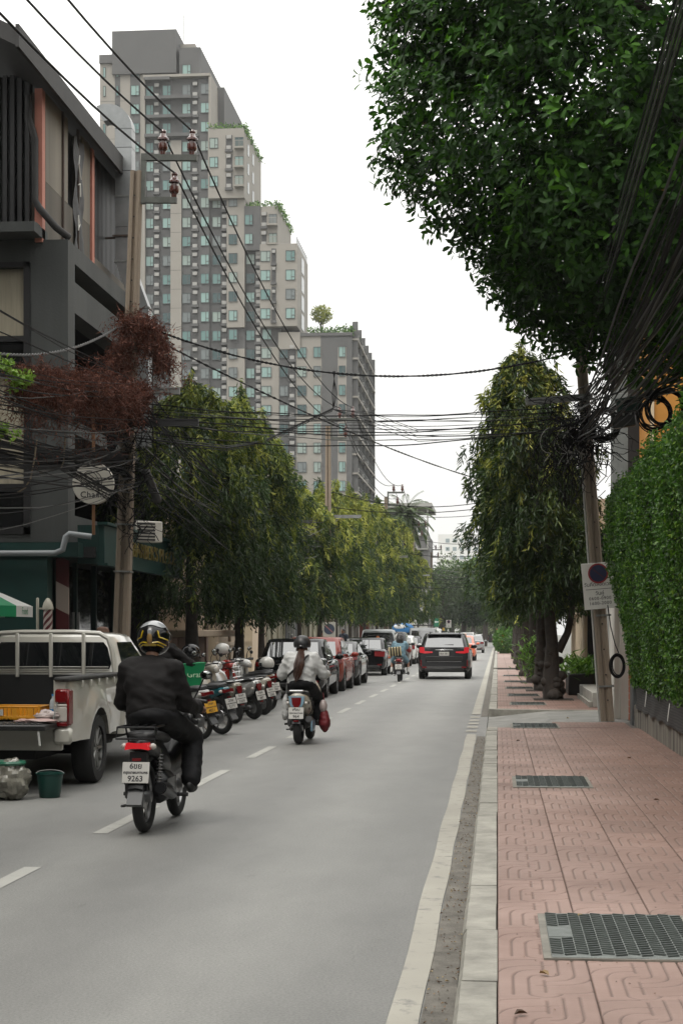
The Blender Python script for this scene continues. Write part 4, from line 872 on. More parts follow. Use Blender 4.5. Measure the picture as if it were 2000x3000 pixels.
# ------------------------------------------------------------------ poles with power lines on the left
WSTEEL = mat('weathered_steel', (.085, .09, .08), .6, .3, var=.25, vs=8); BROWN = mat('brown_ceramic', (.07, .018, .012), .18, spec=.6, coat=.6); WIRE = mat('black_cable', (.008, .008, .009), .7, spec=.15); GREYWIRE = mat('grey_cable', (.075, .075, .073), .6, spec=.3)
q = MB(); q.lathe([(.045, 0), (.05, .06), (.075, .08), (.085, .12), (.08, .19), (.06, .2), (.055, .23), (.098, .25), (.095, .28), (.06, .31), (.04, .36), (.055, .39), (.04, .42)], 16); INSUL = q.me('insulator', BROWN)
PY = [28, 63, 96, 127, 162]
for i, Y in enumerate(PY):
    p = thing('utility_pole', ['pitted concrete pole nearest on the left, carrying three brown insulators above the shop', 'second tall concrete pole on the left, rising in front of the apartment tower', 'third concrete pole on the left, its arm against the pale sky beside the palm', 'fourth concrete pole in front of the grey far building', 'farthest concrete pole on the left side of the street'][i], 'utility pole', (-6.40 if i == 0 else -6.36, Y, .1), 0, 'concrete poles along the left kerb', (0, rad(1.9) if i == 0 else 0, 0))
    link('shaft', pole_mesh(9.35, .275, .19, .27, .18, .3), p)
    if i == 0:
        for k in range(13): link('bolt_hole', HOLEME, p, (.0, -.128 + .0035 * k * .7, 4.6 + k * .36))
        q = MB()
        for z in (1.35, 2.55, 3.35): q.box((0, 0, z), (.285, .285, .03))
        q.build('band', STEEL, p)
    q = MB(); a = .06
    q.box((a + .06, -.02, 9.22), (.09, .07, .85)); q.box((a + .5, -.02, 9.58), (.95, .08, .1)); q.box((a + .34, -.02, 8.86), (.62, .08, .1)); q.build('crossarm', WSTEEL, p)
    for x, z in ((.38, 9.63), (.88, 9.63), (.6, 8.91)): link('insulator', INSUL, p, (a + x - (.0 if i else .0), -.02, z))
POW = [(.38, 10.02), (.88, 10.02), (.6, 9.3)]
x0 = [-6.40 + .31, -6.36, -6.36, -6.36, -6.36]
for k, (dx, dz) in enumerate(POW):
    pts = []; prev = Vector((-5.55 + .45 * (k == 1) + .2 * (k == 2), -7, dz + .05))
    for i, Y in enumerate(PY):
        e = Vector((x0[i] + .055 + dx, Y - .02, dz + .1)); sg = sag(prev, e, 1.22 if i == 0 else .95, 24); pts += sg if not pts else sg[1:]; prev = e
    q = MB(); q.tube(pts, .016, 6)
    tag(q.build('power_line', WIRE), ['upper left power line of the three, tied to the inner upper insulator', 'upper right power line of the three, tied to the outer upper insulator', 'lower power line of the three, tied to the single lower insulator'][k], 'power line', 'power lines over the left kerb')
# ------------------------------------------------------------------ stepped apartment tower
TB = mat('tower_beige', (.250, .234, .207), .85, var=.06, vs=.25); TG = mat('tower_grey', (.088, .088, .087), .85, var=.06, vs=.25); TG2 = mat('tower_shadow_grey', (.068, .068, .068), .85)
PANE = [mat('pane_pale', (.20, .31, .285), .12, spec=.6), mat('pane_mid', (.10, .19, .18), .1, spec=.6), mat('pane_dark', (.025, .06, .062), .08, spec=.6), mat('pane_curtain', (.24, .30, .27), .3, streak=.25, vs=20), mat('pane_grey', (.13, .15, .15), .15, spec=.6)]
FRAME = mat('window_frame', (.055, .065, .065), .5); ACW = mat('aircon_case', (.27, .265, .25), .5); ACF = mat('aircon_fan', (.07, .07, .07), .5)
Y0 = 250.0; TX0 = at(520, 700, Y0).x
tw = thing('apartment_tower', 'tall stepped beige and grey apartment tower rising over the left trees', 'apartment tower', (TX0, Y0, 0))
def tX(u): return at(u, 700, Y0).x - TX0
def tZ(u, v): return at(u, v, Y0).z
def tblock(name, m, u0, u1, v0, v1=None, off=0.0, depth=20, zb=0):
    z1 = tZ((u0 + u1) / 2, v0); z0 = zb if v1 is None else tZ((u0 + u1) / 2, v1); q = MB()
    q.box(((tX(u0) + tX(u1)) / 2, off + depth / 2, (z0 + z1) / 2), (tX(u1) - tX(u0), depth, z1 - z0)); return q.build(name, m, tw, smooth=False)
tblock('penthouse', TG, 259, 406, 71, 170, -.5, 18); tblock('parapet', TG, 229, 406, 124, 143, -.35, 14); tblock('roof_block', TB, 406, 440, 84, 170, 3, 10)
tblock('roof_block', TG, 411.5, 460, 108, 176, 0, 26); tblock('wall', TB, 229.5, 330, 143, None, 0, 29)
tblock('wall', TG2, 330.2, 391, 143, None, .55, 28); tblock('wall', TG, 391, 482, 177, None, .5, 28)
tblock('wall', TG, 455, 480, 180, None, .25, 10); tblock('wall', TB, 391.2, 416, 321, None, .1, 10); tblock('wall', TB, 327, 333, 150, None, -.1, 4)
tblock('cornice', TB, 330, 484, 171, 177, -.45, 15); tblock('wall', TB, 480.2, 485, 177, 318, -.4, 14); tblock('roof_block', TG, 484, 500, 170, 300, 6, 18); tblock('wall', TB, 480, 520, 285, None, 8, 20)
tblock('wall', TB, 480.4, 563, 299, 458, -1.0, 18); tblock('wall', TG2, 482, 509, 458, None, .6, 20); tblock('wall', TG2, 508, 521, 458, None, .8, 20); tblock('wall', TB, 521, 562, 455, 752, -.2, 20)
tblock('wall', TG, 521, 562, 752, 801, .3, 18); tblock('wall', TB, 521, 562, 801, None, -.1, 18)
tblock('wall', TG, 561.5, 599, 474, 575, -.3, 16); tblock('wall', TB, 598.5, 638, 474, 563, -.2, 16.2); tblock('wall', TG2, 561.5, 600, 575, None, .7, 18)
tblock('wall', TB, 599.4, 684, 563.5, 752, -1.2, 14.5); tblock('wall', TG, 600, 645, 752, 797, .2, 14); tblock('wall', TB, 600, 640, 797, None, -.15, 14); tblock('wall', TG2, 640, 684, 752, 800, 2.5, 12)
tblock('wall', TB, 640.2, 737, 770, None, -.25, 35); tblock('wall', TG, 737, 808.6, 767, None, -.3, 36); tblock('wall', TG2, 641, 680, 803, None, -.252, 3)
tblock('parapet', TB, 640, 690, 764, 803, -.6, 2); tblock('parapet', TG, 690, 810, 765, 772, -.5, 36.5)
# spandrel strips behind some window columns
for u0, u1, v0 in ((264, 276, 150), (299, 322, 150)): tblock('spandrel', TG, u0, u1, v0, None, -.03, .06)
for u0, u1, v0 in ((718.5, 739, 798), (776, 796, 798)): tblock('spandrel', TB, u0, u1, v0, None, -.34, .06)
FH = 2.87; ZT = at(310, 151.5, Y0).z
# panel joints and storey bands
for k in range(2, 26, 1):
    z = ZT - FH * k + .55
    for u0, u1, o in ((229.5, 300, -.0), (391.2, 416, .1)):
        q = MB(); q.box(((tX(u0) + tX(u1)) / 2, o - .004, z), (tX(u1) - tX(u0), .02, .045)); q.build('panel_joint', TG, tw, smooth=False)
for u0, u1, o, ka, kb in ((333, 391, .5, 0, 4), (391, 440, .5, 1, 4)):
    for k in range(ka, kb):
        q = MB(); q.box(((tX(u0) + tX(u1)) / 2, o - .55, ZT - FH * k - 2.05), (tX(u1) - tX(u0), 1.0, .45)); q.build('balcony_front', TG, tw, smooth=False)
def win_me(w, h, kind):
    q = MB(); f = .07
    q.box((0, -.02, h / 2 - f / 2), (w, .1, f)); q.box((0, -.02, -h / 2 + f / 2), (w, .1, f)); q.box((-w / 2 + f / 2, -.02, 0), (f, .1, h)); q.box((w / 2 - f / 2, -.02, 0), (f, .1, h))
    if kind == 'w': q.box((w * .12, -.02, 0), (f, .09, h)); q.box((w * .31, -.02, -h * .17), (w * .36, .09, f))
    if kind == 'd': q.box((0, -.02, 0), (f, .09, h))
    return q.me('window', FRAME, False)
def pane_me(w, h, m): q = MB(); q.quad((-w / 2, .0, -h / 2), (w / 2, .0, -h / 2), (w / 2, .0, h / 2), (-w / 2, .0, h / 2)); return q.me('pane', m, False)
WC = {}
rw = random.Random(21)
def tower_window(u0, u1, k, off, kind='w', h=1.58, dz=0):
    w = round(abs(tX(u1) - tX(u0)), 1); key = (w, h, kind)
    if key not in WC: WC[key] = (win_me(w, h, kind), [pane_me(w, h, m) for m in PANE])
    o = link('window', WC[key][0], tw, ((tX(u0) + tX(u1)) / 2, off - .05, ZT - FH * k - h / 2 + dz))
    pm = rw.choices(range(5), [5, 3, 1 + .16 * k, 3, 2])[0]; link('pane', WC[key][1][pm], o, (0, -.012, 0))
for u0, u1, ka, kb, off, kind in ((237, 243, 0, 9, 0, 'n'), (267, 273, 0, 10, -.06, 'n'), (301, 320, 0, 9, -.06, 'w'), (333, 351, 0, 21, .55, 'w'), (372, 391, 0, 21, .5, 'w'), (417, 437, 1, 21, .45, 'w'), (460, 480, 1, 21, .22, 'w'),
                                 (484, 503, 4, 6, -1.0, 'w'), (486, 506, 7, 19, .55, 'w'), (526, 545, 7, 20, -.22, 'w'), (562.5, 581, 8, 9, -.32, 'w'), (564, 583, 10, 20, .65, 'w'), (542, 561, 4, 6, -1.0, 'd'), (618, 636, 8, 9, -.22, 'd'),
                                 (601, 623, 10, 13, -1.22, 'w'), (601, 623, 15, 20, -.2, 'w'), (602, 623, 14, 14, .15, 'w'), (658, 680, 10, 13, -1.22, 'w'), (643, 662, 15, 22, -.3, 'w'), (683, 704, 15, 22, -.28, 'w'), (721, 737, 15, 23, -.4, 'w'), (778, 794, 15, 23, -.4, 'w'), (419, 438, 0, 0, -.02, 'w')):
    for k in range(ka, kb + 1): tower_window(u0, u1, k, off, kind)
def lou_me(w, h):
    q = MB(); q.box((0, .03, 0), (w, .06, h), 0); n = 6
    for i in range(n): q.box((-w / 2 + w * (i + .5) / n, -.03, 0), (w / n * .4, .08, h), 1)
    return q.me('louvre', [mat('louvre_dark', (.018, .018, .018), .6), mat('louvre_grey', (.10, .10, .098), .5)], False)
q = MB(); q.box((0, 0, 0), (.82, .34, .56), 0, bev=.03); q.lathe([(.21, -.175), (.23, -.19), (.17, -.19)], 12, (-.12, 0, 0), Matrix.Rotation(-PI / 2, 3, 'X') @ Matrix.Rotation(PI, 3, 'X'), 1); ACME = q.me('aircon', [ACW, ACF], True)
LC = {}
for u0, u1, ka, kb, off, two in ((353, 365, 0, 21, .45, 1), (440, 455, 1, 21, .35, 1), (521, 536, 4, 6, -1.02, 1), (508, 520, 7, 19, .6, 1), (601, 613, 8, 9, -.25, 1), (586, 599, 10, 20, .55, 2), (626, 636, 10, 13, -1.22, 0), (665, 678, 15, 22, -.35, 1)):
    for k in range(ka, kb + 1):
        w = round(tX(u1) - tX(u0), 2)
        if w not in LC: LC[w] = lou_me(w, 2.2)
        xc = (tX(u0) + tX(u1)) / 2; zc = ZT - FH * k - .75
        link('louvre', LC[w], tw, (xc, off, zc))
        for j, z in enumerate((.75, -.82) if two < 2 else (.8, .2, -.82)):
            if two == 0 and j: continue
            link('aircon', ACME, tw, (xc + rw.uniform(-.03, .03), off - .2, zc + z + (rw.uniform(-.4, .2) if two == 0 else 0)), None, (.85, 1, .95) if two else (.6, 1, .8))
        q = MB(); q.box((xc, off - .15, zc - 1.28), (w + .15, .5, .38)); q.build('ac_ledge', TG, tw, smooth=False)
# balconies on the receding side of the low wing
xs = tX(808.6); zt6 = tZ(740, 767)
for k in range(0, 10):
    z = ZT - FH * (14.4 + k) - .6
    if z < 3: break
    q = MB(); q.box((xs + .42, 18, z), (.9, 36, .28)); q.build('balcony_slab', TB, tw, smooth=False)
    q = MB(); q.box((xs + .02, 18, z + 1.4), (.04, 35.5, 2.2)); q.build('balcony_recess', TG2, tw, smooth=False)
    for j in range(6):
        q = MB(); q.box((xs + .42, .5 + j * 7, z + 1.4), (.8, .35, 2.6)); q.build('balcony_fin', TG, tw, smooth=False)
    for j in range(3):
        q = MB(); q.box((xs + .55, 3 + j * 9, z + .75), (.4, .9, .6)); q.build('aircon', ACW, tw, smooth=False)
    q = MB(); q.box((xs + .84, 18, z + 1.0), (.04, 35.5, .05)); q.box((xs + .84, 18, z + .6), (.04, 35.5, .04)); q.build('balcony_rail', FRAME, tw, smooth=False)
for k in (10, 11, 12, 13):       # dark window slots on the side of the stepped wing
    q = MB(); q.box((tX(684) + .03, 6, ZT - FH * k - .9), (.06, 3.2, 2.3)); q.build('side_window', PANE[2], tw, smooth=False)
for k in (4, 5, 6):
    for y in (3, 8): q = MB(); q.box((tX(563) + .03, y, ZT - FH * k - .9), (.06, 1.4, 1.7)); q.build('side_window', PANE[2], tw, smooth=False)
for u0, u1, k, off in ((542, 563.5, 4, -1.02), (542, 563.5, 5, -1.02), (542, 563.5, 6, -1.02), (615, 638.5, 8, -.25), (615, 638.5, 9, -.25)):
    q = MB(); x0_, x1_ = tX(u0), tX(u1); z = ZT - FH * k - 1.75; q.box(((x0_ + x1_) / 2, off - .55, z), (x1_ - x0_, 1.1, .25)); q.box(((x0_ + x1_) / 2, off - 1.08, z + 1.0), (x1_ - x0_, .05, .06))
    for i in range(9): q.box((x0_ + (x1_ - x0_) * i / 8, off - 1.08, z + .55), (.035, .035, .9))
    q.build('balcony', TB, tw, smooth=False)
q = MB(); q.tube([(tX(410), 4, tZ(410, 72)), (tX(410), 4, tZ(410, 10))], .06, 5); q.tube([(tX(402), 4, tZ(402, 72)), (tX(402), 4, tZ(402, 60))], .05, 5); q.build('mast', STEEL, tw)
q = MB()
for i in range(24): q.box((tX(684) - .1, .2 + i * .6 - 1.2, tZ(684, 563) + .5), (.04, .04, 1.1))
q.box((tX(684) - .1, 6, tZ(684, 563) + 1.05), (.05, 14, .05)); q.build('railing', FRAME, tw, smooth=False)
# roof gardens
def shrub_box(name, label, cat, u0, u1, v, depth, h, off, seed, n=1500, sz=.55, dense=None):
    x0_, x1_ = tX(u0) + TX0, tX(u1) + TX0; z = tZ((u0 + u1) / 2, v); g = np.random.default_rng(seed)
    P = np.stack([x0_ + (x1_ - x0_) * g.random(n), Y0 + off + depth * g.random(n) ** 1.6, z + h * g.random(n) ** .7 * (1 + .2 * np.sin(g.random(n) * 9))], 1)
    side = g.random(n) < .35; P[side, 0] = x1_ + g.normal(0, .2, side.sum())
    P[:, 2] -= np.where(side, .8 * g.random(n), 0)
    D = g.normal(0, 1, (n, 3)); V, F, k = leaf_cloud(P, D, g.normal(0, 1, (n, 3)), np.full(n, sz), np.full(n, sz * .5), .2)
    o = link(name, np_mesh(name, V, F, HEDGE, np.repeat(g.uniform(.0, .8, n), k)), None); tag(o, label, cat, 'roof garden hedges on the tower'); return o
shrub_box('rooftop_hedge', 'trimmed hedge along the roof edge of the uppermost tower step', 'hedge', 480, 564, 300, 18, .8, -1, 3, 1100, .45)
shrub_box('rooftop_hedge', 'hedge along the roof edge of the middle tower step', 'hedge', 562, 640, 474, 16, .7, -.3, 4, 1000, .45)
shrub_box('rooftop_hedge', 'low hedge around the roof garden of the lowest tower wing', 'hedge', 706, 806, 766, 8, 1.0, -.2, 5, 1200, .45)
rt = thing('rooftop_tree', 'small airy pale green tree on the lowest tower roof', 'tree', (at(738, 766, Y0 + 3).x, Y0 + 3, at(738, 766, Y0 + 3).z))
q = MB()
for k in range(5): q.tube([(0, 0, -1), (rw.uniform(-.3, .3), 0, 1), (rw.uniform(-1.3, 1.3), rw.uniform(-.8, .8), 3)], [.1, .07, .03], 5)
q.build('trunk', BARK, rt); g_ = np.random.default_rng(2); u = g_.normal(0, 1, (900, 3)); u /= np.linalg.norm(u, axis=1, keepdims=True)
P_ = u * np.array([1.75, 1.6, 1.5]) * g_.uniform(.45, 1, (900, 1)) + np.array([0, 0, 2.9]); V, F, k = leaf_cloud(P_, g_.normal(0, 1, P_.shape), g_.normal(0, 1, P_.shape), np.full(900, .4), np.full(900, .2), .2)
link('crown', np_mesh('crown', V, F, MAST, np.repeat(g_.uniform(.5, .95, 900), k)), rt)

# ------------------------------------------------------------------ far end of the street
FB1 = mat('far_grey', (.13, .13, .128), .85); FB2 = mat('far_pale', (.30, .30, .28), .85)
fb = thing('grey_building', 'grey far building with a jutting roof slab behind the palm', 'building', (-9, 158, 0))
def fpart(nm, m, c, d): q = MB(); q.box(c, d); return q.build(nm, m, fb, smooth=False)
fpart('wall', FB1, (-1, 4, 5.4), (7.2, 10, 10.8)); fpart('wall', FB2, (1.0, -1.05, 4.6), (3.0, .3, 7.2)); fpart('roof', FB2, (-.4, 4, 13.6), (6.6, 11, .4)); fpart('upper_wall', FB1, (-2.2, 4, 12.1), (4.8, 9, 2.8))
for x in (.5, 1.5, 2.5): fpart('fin', FB2, (x, -1, 11.5), (.14, .3, 4.2))
for z in (8.4, 9.7, 11.0): fpart('window', PANE[2], (1.3, -.9, z + .5), (2.0, .1, .9))
for z in (8.2, 9.5, 10.8): fpart('sill', FB2, (1.3, -1.1, z), (2.4, .3, .1))
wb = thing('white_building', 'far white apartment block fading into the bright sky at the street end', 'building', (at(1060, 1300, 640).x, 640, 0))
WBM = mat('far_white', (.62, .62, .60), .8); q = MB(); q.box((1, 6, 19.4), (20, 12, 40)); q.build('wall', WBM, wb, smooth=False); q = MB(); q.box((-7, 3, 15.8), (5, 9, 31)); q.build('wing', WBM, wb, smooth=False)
q = MB(); q.box((0, 0, 0), (1.5, .1, 1.5)); wme = q.me('window', mat('far_window', (.22, .27, .28), .3), False)
for i in range(6):
    for j in range(6): link('window', wme, wb, (-5.4 + i * 2.7, -.05, 37 - j * 3.2))
# palm
PALM = leaf_mat('palm_leaf', [(0, (.02, .038, .014)), (.5, (.05, .082, .025)), (1, (.12, .16, .05))], .4, .2)
pm = thing('palm_tree', 'palm with a drooping feathery crown in front of the grey far building', 'palm', (at(930, 1190, 128).x, 128, 0))
q = MB(); q.tube([(0, 0, 0), (.1, 0, 5), (0, 0, 10.6)], [.25, .2, .16], 10); q.build('trunk', BARK, pm)
g = np.random.default_rng(9); Pp = []; Dp = []; Np = []; Lp = []
for f in range(46):
    a = f * 2.4; e = rad(82 - f * 2.9); L_ = 2.5; o = Vector((math.cos(a), math.sin(a), 0)); q = Vector((0, 0, 10.5)); d = (o * math.cos(e) + Vector((0, 0, math.sin(e))))
    for k in range(22):
        d = (d + Vector((0, 0, -.075)) + o * .01).normalized(); q = q + d * L_ / 22; sd = d.cross(Vector((0, 0, 1))).normalized()
        for sg in (-1, 1): Pp.append(q); Dp.append(d * .6 + sd * sg + Vector((0, 0, -.45))); Np.append((0, 0, 1.)); Lp.append(.62 * (1 - .5 * k / 22))
V, F, k = leaf_cloud(np.array(Pp), np.array(Dp), np.array(Np), np.array(Lp), np.full(len(Pp), .10), .1)
link('fronds', np_mesh('fronds', V, F, PALM, np.repeat(g.uniform(.1, .8, len(Pp)), k)), pm)
# round-crowned far trees closing the view
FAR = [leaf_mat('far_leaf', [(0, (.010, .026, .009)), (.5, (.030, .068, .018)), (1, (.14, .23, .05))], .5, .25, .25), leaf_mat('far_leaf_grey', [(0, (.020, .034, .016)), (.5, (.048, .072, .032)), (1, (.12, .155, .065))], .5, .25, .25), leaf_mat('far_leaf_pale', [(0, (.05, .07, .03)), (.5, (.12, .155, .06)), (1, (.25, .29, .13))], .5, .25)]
def round_tree(loc, r, label, mi, seed, n=3600, sz=.45, h=None, group='far trees closing the street'):
    t = thing('round_crowned_tree', label, 'tree', loc, 0, group); g = np.random.default_rng(seed); c = 12
    cc = g.normal(0, 1, (c, 3)); cc /= np.linalg.norm(cc, axis=1, keepdims=True); cc = cc * np.array(r) * .62; i = g.integers(0, c, n)
    u = g.normal(0, 1, (n, 3)); u /= np.linalg.norm(u, axis=1, keepdims=True); P = cc[i] + u * np.array(r) * .45 * g.uniform(.6, 1, (n, 1)); zc = h
    P[:, 2] += zc; ok = P[:, 2] > 1.7; P = P[ok]; u = u[ok]; i = i[ok]
    D = u + g.normal(0, .5, u.shape); D[:, 2] -= .3; V, F, k = leaf_cloud(P, D, u + np.array([0, 0, .9]) + g.normal(0, .4, u.shape), sz * g.uniform(.6, 1.2, len(P)), sz * .5 * np.ones(len(P)), .15)
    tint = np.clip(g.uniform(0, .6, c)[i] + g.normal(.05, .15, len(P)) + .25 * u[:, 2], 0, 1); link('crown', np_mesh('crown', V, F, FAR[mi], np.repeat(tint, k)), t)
    q = MB(); q.tube([(0, 0, 0), (.2, 0, zc * .5), (0, 0, zc)], [.35, .28, .12], 8)
    for a in range(4): q.tube([(.1, 0, zc * .5), (math.cos(a * 1.7) * r[0] * .5, math.sin(a * 1.7) * r[1] * .5, zc)], [.16, .05], 6)
    q.build('trunk', BARK, t)
def fx(u, Y): return at(u, 1400, Y).x
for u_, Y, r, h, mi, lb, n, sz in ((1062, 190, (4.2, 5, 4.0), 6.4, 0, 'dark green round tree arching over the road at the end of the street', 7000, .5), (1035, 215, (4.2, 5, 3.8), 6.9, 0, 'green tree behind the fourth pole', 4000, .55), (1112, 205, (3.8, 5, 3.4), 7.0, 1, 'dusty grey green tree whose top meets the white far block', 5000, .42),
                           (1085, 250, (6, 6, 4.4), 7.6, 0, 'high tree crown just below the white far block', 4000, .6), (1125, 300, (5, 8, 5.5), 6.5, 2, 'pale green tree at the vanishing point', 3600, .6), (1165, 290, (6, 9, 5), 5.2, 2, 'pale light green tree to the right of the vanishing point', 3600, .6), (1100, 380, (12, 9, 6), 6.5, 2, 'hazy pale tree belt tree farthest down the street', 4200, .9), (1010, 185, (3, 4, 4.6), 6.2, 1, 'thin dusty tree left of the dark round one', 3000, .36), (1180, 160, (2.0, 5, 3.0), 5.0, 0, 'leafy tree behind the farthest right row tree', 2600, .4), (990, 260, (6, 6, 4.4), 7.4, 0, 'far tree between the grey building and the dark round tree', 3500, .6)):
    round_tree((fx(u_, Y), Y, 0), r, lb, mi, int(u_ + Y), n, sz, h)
# signs at the far end
parking_sign((at(947, 1427, 124).x, 124, at(947, 1427, 124).z), 'white parking sign with blue disc high on the fourth left pole', (0, 0, 0), False, .56, .86)
parking_sign((at(1030, 1433, 165).x, 165, at(1030, 1433, 165).z), 'small far white parking sign with blue disc beside the striped post', (0, 0, 0), False, .5, .75)
gs = thing('arrow_sign', 'green far road sign with a white left arrow above the cars', 'traffic sign', (at(1002, 1430, 150).x, 150, at(1002, 1430, 150).z)); q = MB(); q.box((0, 0, 0), (.5, .03, .72), bev=.01); q.build('board', mat('sign_green', (.0, .12, .06), .5), gs)
q = MB(); q.add([(-.18, -.02, .05), (-.04, -.02, .17), (-.04, -.02, .09), (.18, -.02, .09), (.18, -.02, .01), (-.04, -.02, .01), (-.04, -.02, -.07)], [(0, 1, 2, 5, 6), (2, 3, 4, 5)]); q.build('arrow', mat('white_paint', (.6, .6, .58), .5), gs, smooth=False); q = MB(); q.cyl((0, .05, -2.6), (0, .05, .3), .04, .04, 8); q.build('post', STEEL, gs)
bs_ = thing('blue_sign', 'blue and white oval shop sign over the parked cars, far left', 'sign', (at(925, 1443, 115).x, 115, at(925, 1443, 115).z)); q = MB(); q.ell((0, 0, 0), (.75, .08, .36), 20, 10); q.build('board', mat('sign_blue', (.03, .14, .32), .4), bs_); q = MB(); q.ell((-.2, -.05, .1), (.45, .06, .16), 16, 8); q.build('white_swoosh', MATS['white_paint'], bs_); q = MB(); q.cyl((0, .1, -1.9), (0, .1, 0), .05, .05, 8); q.build('post', STEEL, bs_)
rp = thing('red_box', 'bright red box standing on the far right pavement', 'box', (.35, 178, .15)); q = MB(); q.box((0, 0, .9), (.9, .9, 1.8), bev=.05); q.build('body', mat('bright_red', (.42, .02, .015), .5), rp); q = MB(); q.box((0, 0, 1.85), (1, 1, .14), bev=.04); q.build('top', MATS['bright_red'], rp)
ss = thing('striped_post', 'black and yellow striped guard post beside the far parking sign', 'post', (at(1018, 1440, 160).x, 160, 0))
for i in range(7): q = MB(); q.box((0, 0, .6 + i * .28), (.2, .2, .28)); q.build('band', [INK, mat('stripe_yellow', (.45, .27, .03), .6)][i % 2], ss, smooth=False)
# ------------------------------------------------------------------ the street behind the viewpoint (seen only in paint and glass, and it shades the street)
bh = mat('row_house_render', (.11, .105, .095), .85, var=.2, vs=.6)
for nm, lb, c, d in (('shop_house', 'row of shop houses on the left side behind the viewpoint', (-13.5, -4, 5.5), (10.4, 60, 11)), ('shop_house', 'row of shop houses on the right side behind the viewpoint', (9.5, -22, 5.5), (11, 60, 11)), ('office_block', 'office block closing the street behind the viewpoint', (0, -75, 9), (60, 12, 18))):
    t = thing(nm, lb, 'building', (c[0], c[1], 0)); q = MB(); q.box((0, 0, c[2]), d); q.build('wall', bh, t, smooth=False); q = MB(); q.box((0, 0, c[2] * 2 + .2), (d[0] + .6, d[1] + .6, .4)); q.build('roof', ROOFM, t, smooth=False)
for i, (x, y) in enumerate(((-6.9, 8), (-6.9, -2), (-6.9, -12), (-6.9, -24), (2.6, -4), (2.6, -14), (2.6, -26), (-6.9, -40), (2.6, -42))):
    round_tree((x, y, 0), (2.3, 2.6, 3.0), 'street tree behind the viewpoint', 0, 300 + i, 1200, .5, 5.6, 'street trees behind the viewpoint')
# ------------------------------------------------------------------ vehicles
def paint(name, c, rough=.25, metal=.0, coat=1.0): return mat(name, c, rough, metal, coat=coat, spec=.5)
def dark_paint(name, c): return mat(name, c, .07, 0, spec=.26)
TYRE = mat('tyre', (.014, .014, .014), .8, var=.2, vs=30); ALLOY = mat('alloy', (.33, .33, .33), .3, .8); GLASS = mat('car_glass', (.006, .007, .008), .03, spec=.5); FILM = mat('tinted_glass', (.012, .013, .014), .03, spec=.5); FILM.node_tree.nodes['Principled BSDF'].inputs['IOR'].default_value = 2.5
TRIM = mat('black_trim', (.012, .012, .012), .45); UNDER = mat('underbody', (.006, .006, .006), .9); LAMP = mat('red_lamp', (.14, .004, .006), .12, spec=.5); LAMPON = mat('red_lamp_lit', (.62, .015, .022), .2, emit=.30); CLEAR = mat('clear_lamp', (.45, .42, .38), .12, coat=1)
PLATE = mat('plate_white', (.46, .45, .42), .5); PLATEY = mat('plate_yellow', (.56, .29, .02), .5); CHROME = mat('chrome', (.5, .5, .5), .12, 1.0)
def plate(parent, loc, lines, w, h, m=None, rot=(0, 0, 0), sz=None):
    q = MB(); q.box((0, 0, 0), (w, .008, h), bev=.003); p = q.build('number_plate', m or PLATE, parent, loc, rot)
    for s, z, size in lines: text(s, size, INK, p, (0, -.0055, z), bold=.0012)
    return p
def wheel_me(r, wd, spokes=10, rimm=None):
    q = MB(); rr = r * .66
    q.lathe([(rr, -wd / 2), (r * .93, -wd / 2), (r * .985, -wd * .38), (r, -wd * .15), (r, wd * .15), (r * .985, wd * .38), (r * .93, wd / 2), (rr, wd / 2), (rr, -wd / 2)], 32, R=Matrix.Rotation(PI / 2, 3, 'Y'), cap=(False, False)); ty = q.me('wheel', TYRE)
    q = MB(); R = Matrix.Rotation(PI / 2, 3, 'Y'); q.lathe([(rr, -wd * .42), (rr * .97, wd * .40), (rr * .9, wd * .42), (rr * .88, wd * .2)], 32, R=R, cap=(False, False)); q.lathe([(.07, -wd * .1), (.07, wd * .32), (.02, wd * .34)], 12, R=R)
    for k in range(spokes):
        a = 2 * PI * k / spokes; q.tube([(wd * .3, .05 * math.cos(a), .05 * math.sin(a)), (wd * .36, rr * .9 * math.cos(a), rr * .9 * math.sin(a))], [.022, .016], 5)
    q.lathe([(.01, -wd * .05), (rr * .95, -wd * .05)], 24, R=R, mi=1, cap=(False, True)); return ty, q.me('rim', [rimm or ALLOY, UNDER])
WHEELS = {}
def add_wheels(t, xs, ys, r, wd, rimm=None):
    k = (r, wd, rimm.name if rimm else ''); 
    if k not in WHEELS: WHEELS[k] = wheel_me(r, wd, 10, rimm)
    for y in ys:
        for sx in (-1, 1):
            w = link('wheel', WHEELS[k][0], t, (sx * xs, y, r), None if sx > 0 else (0, 0, PI)); link('rim', WHEELS[k][1], w)
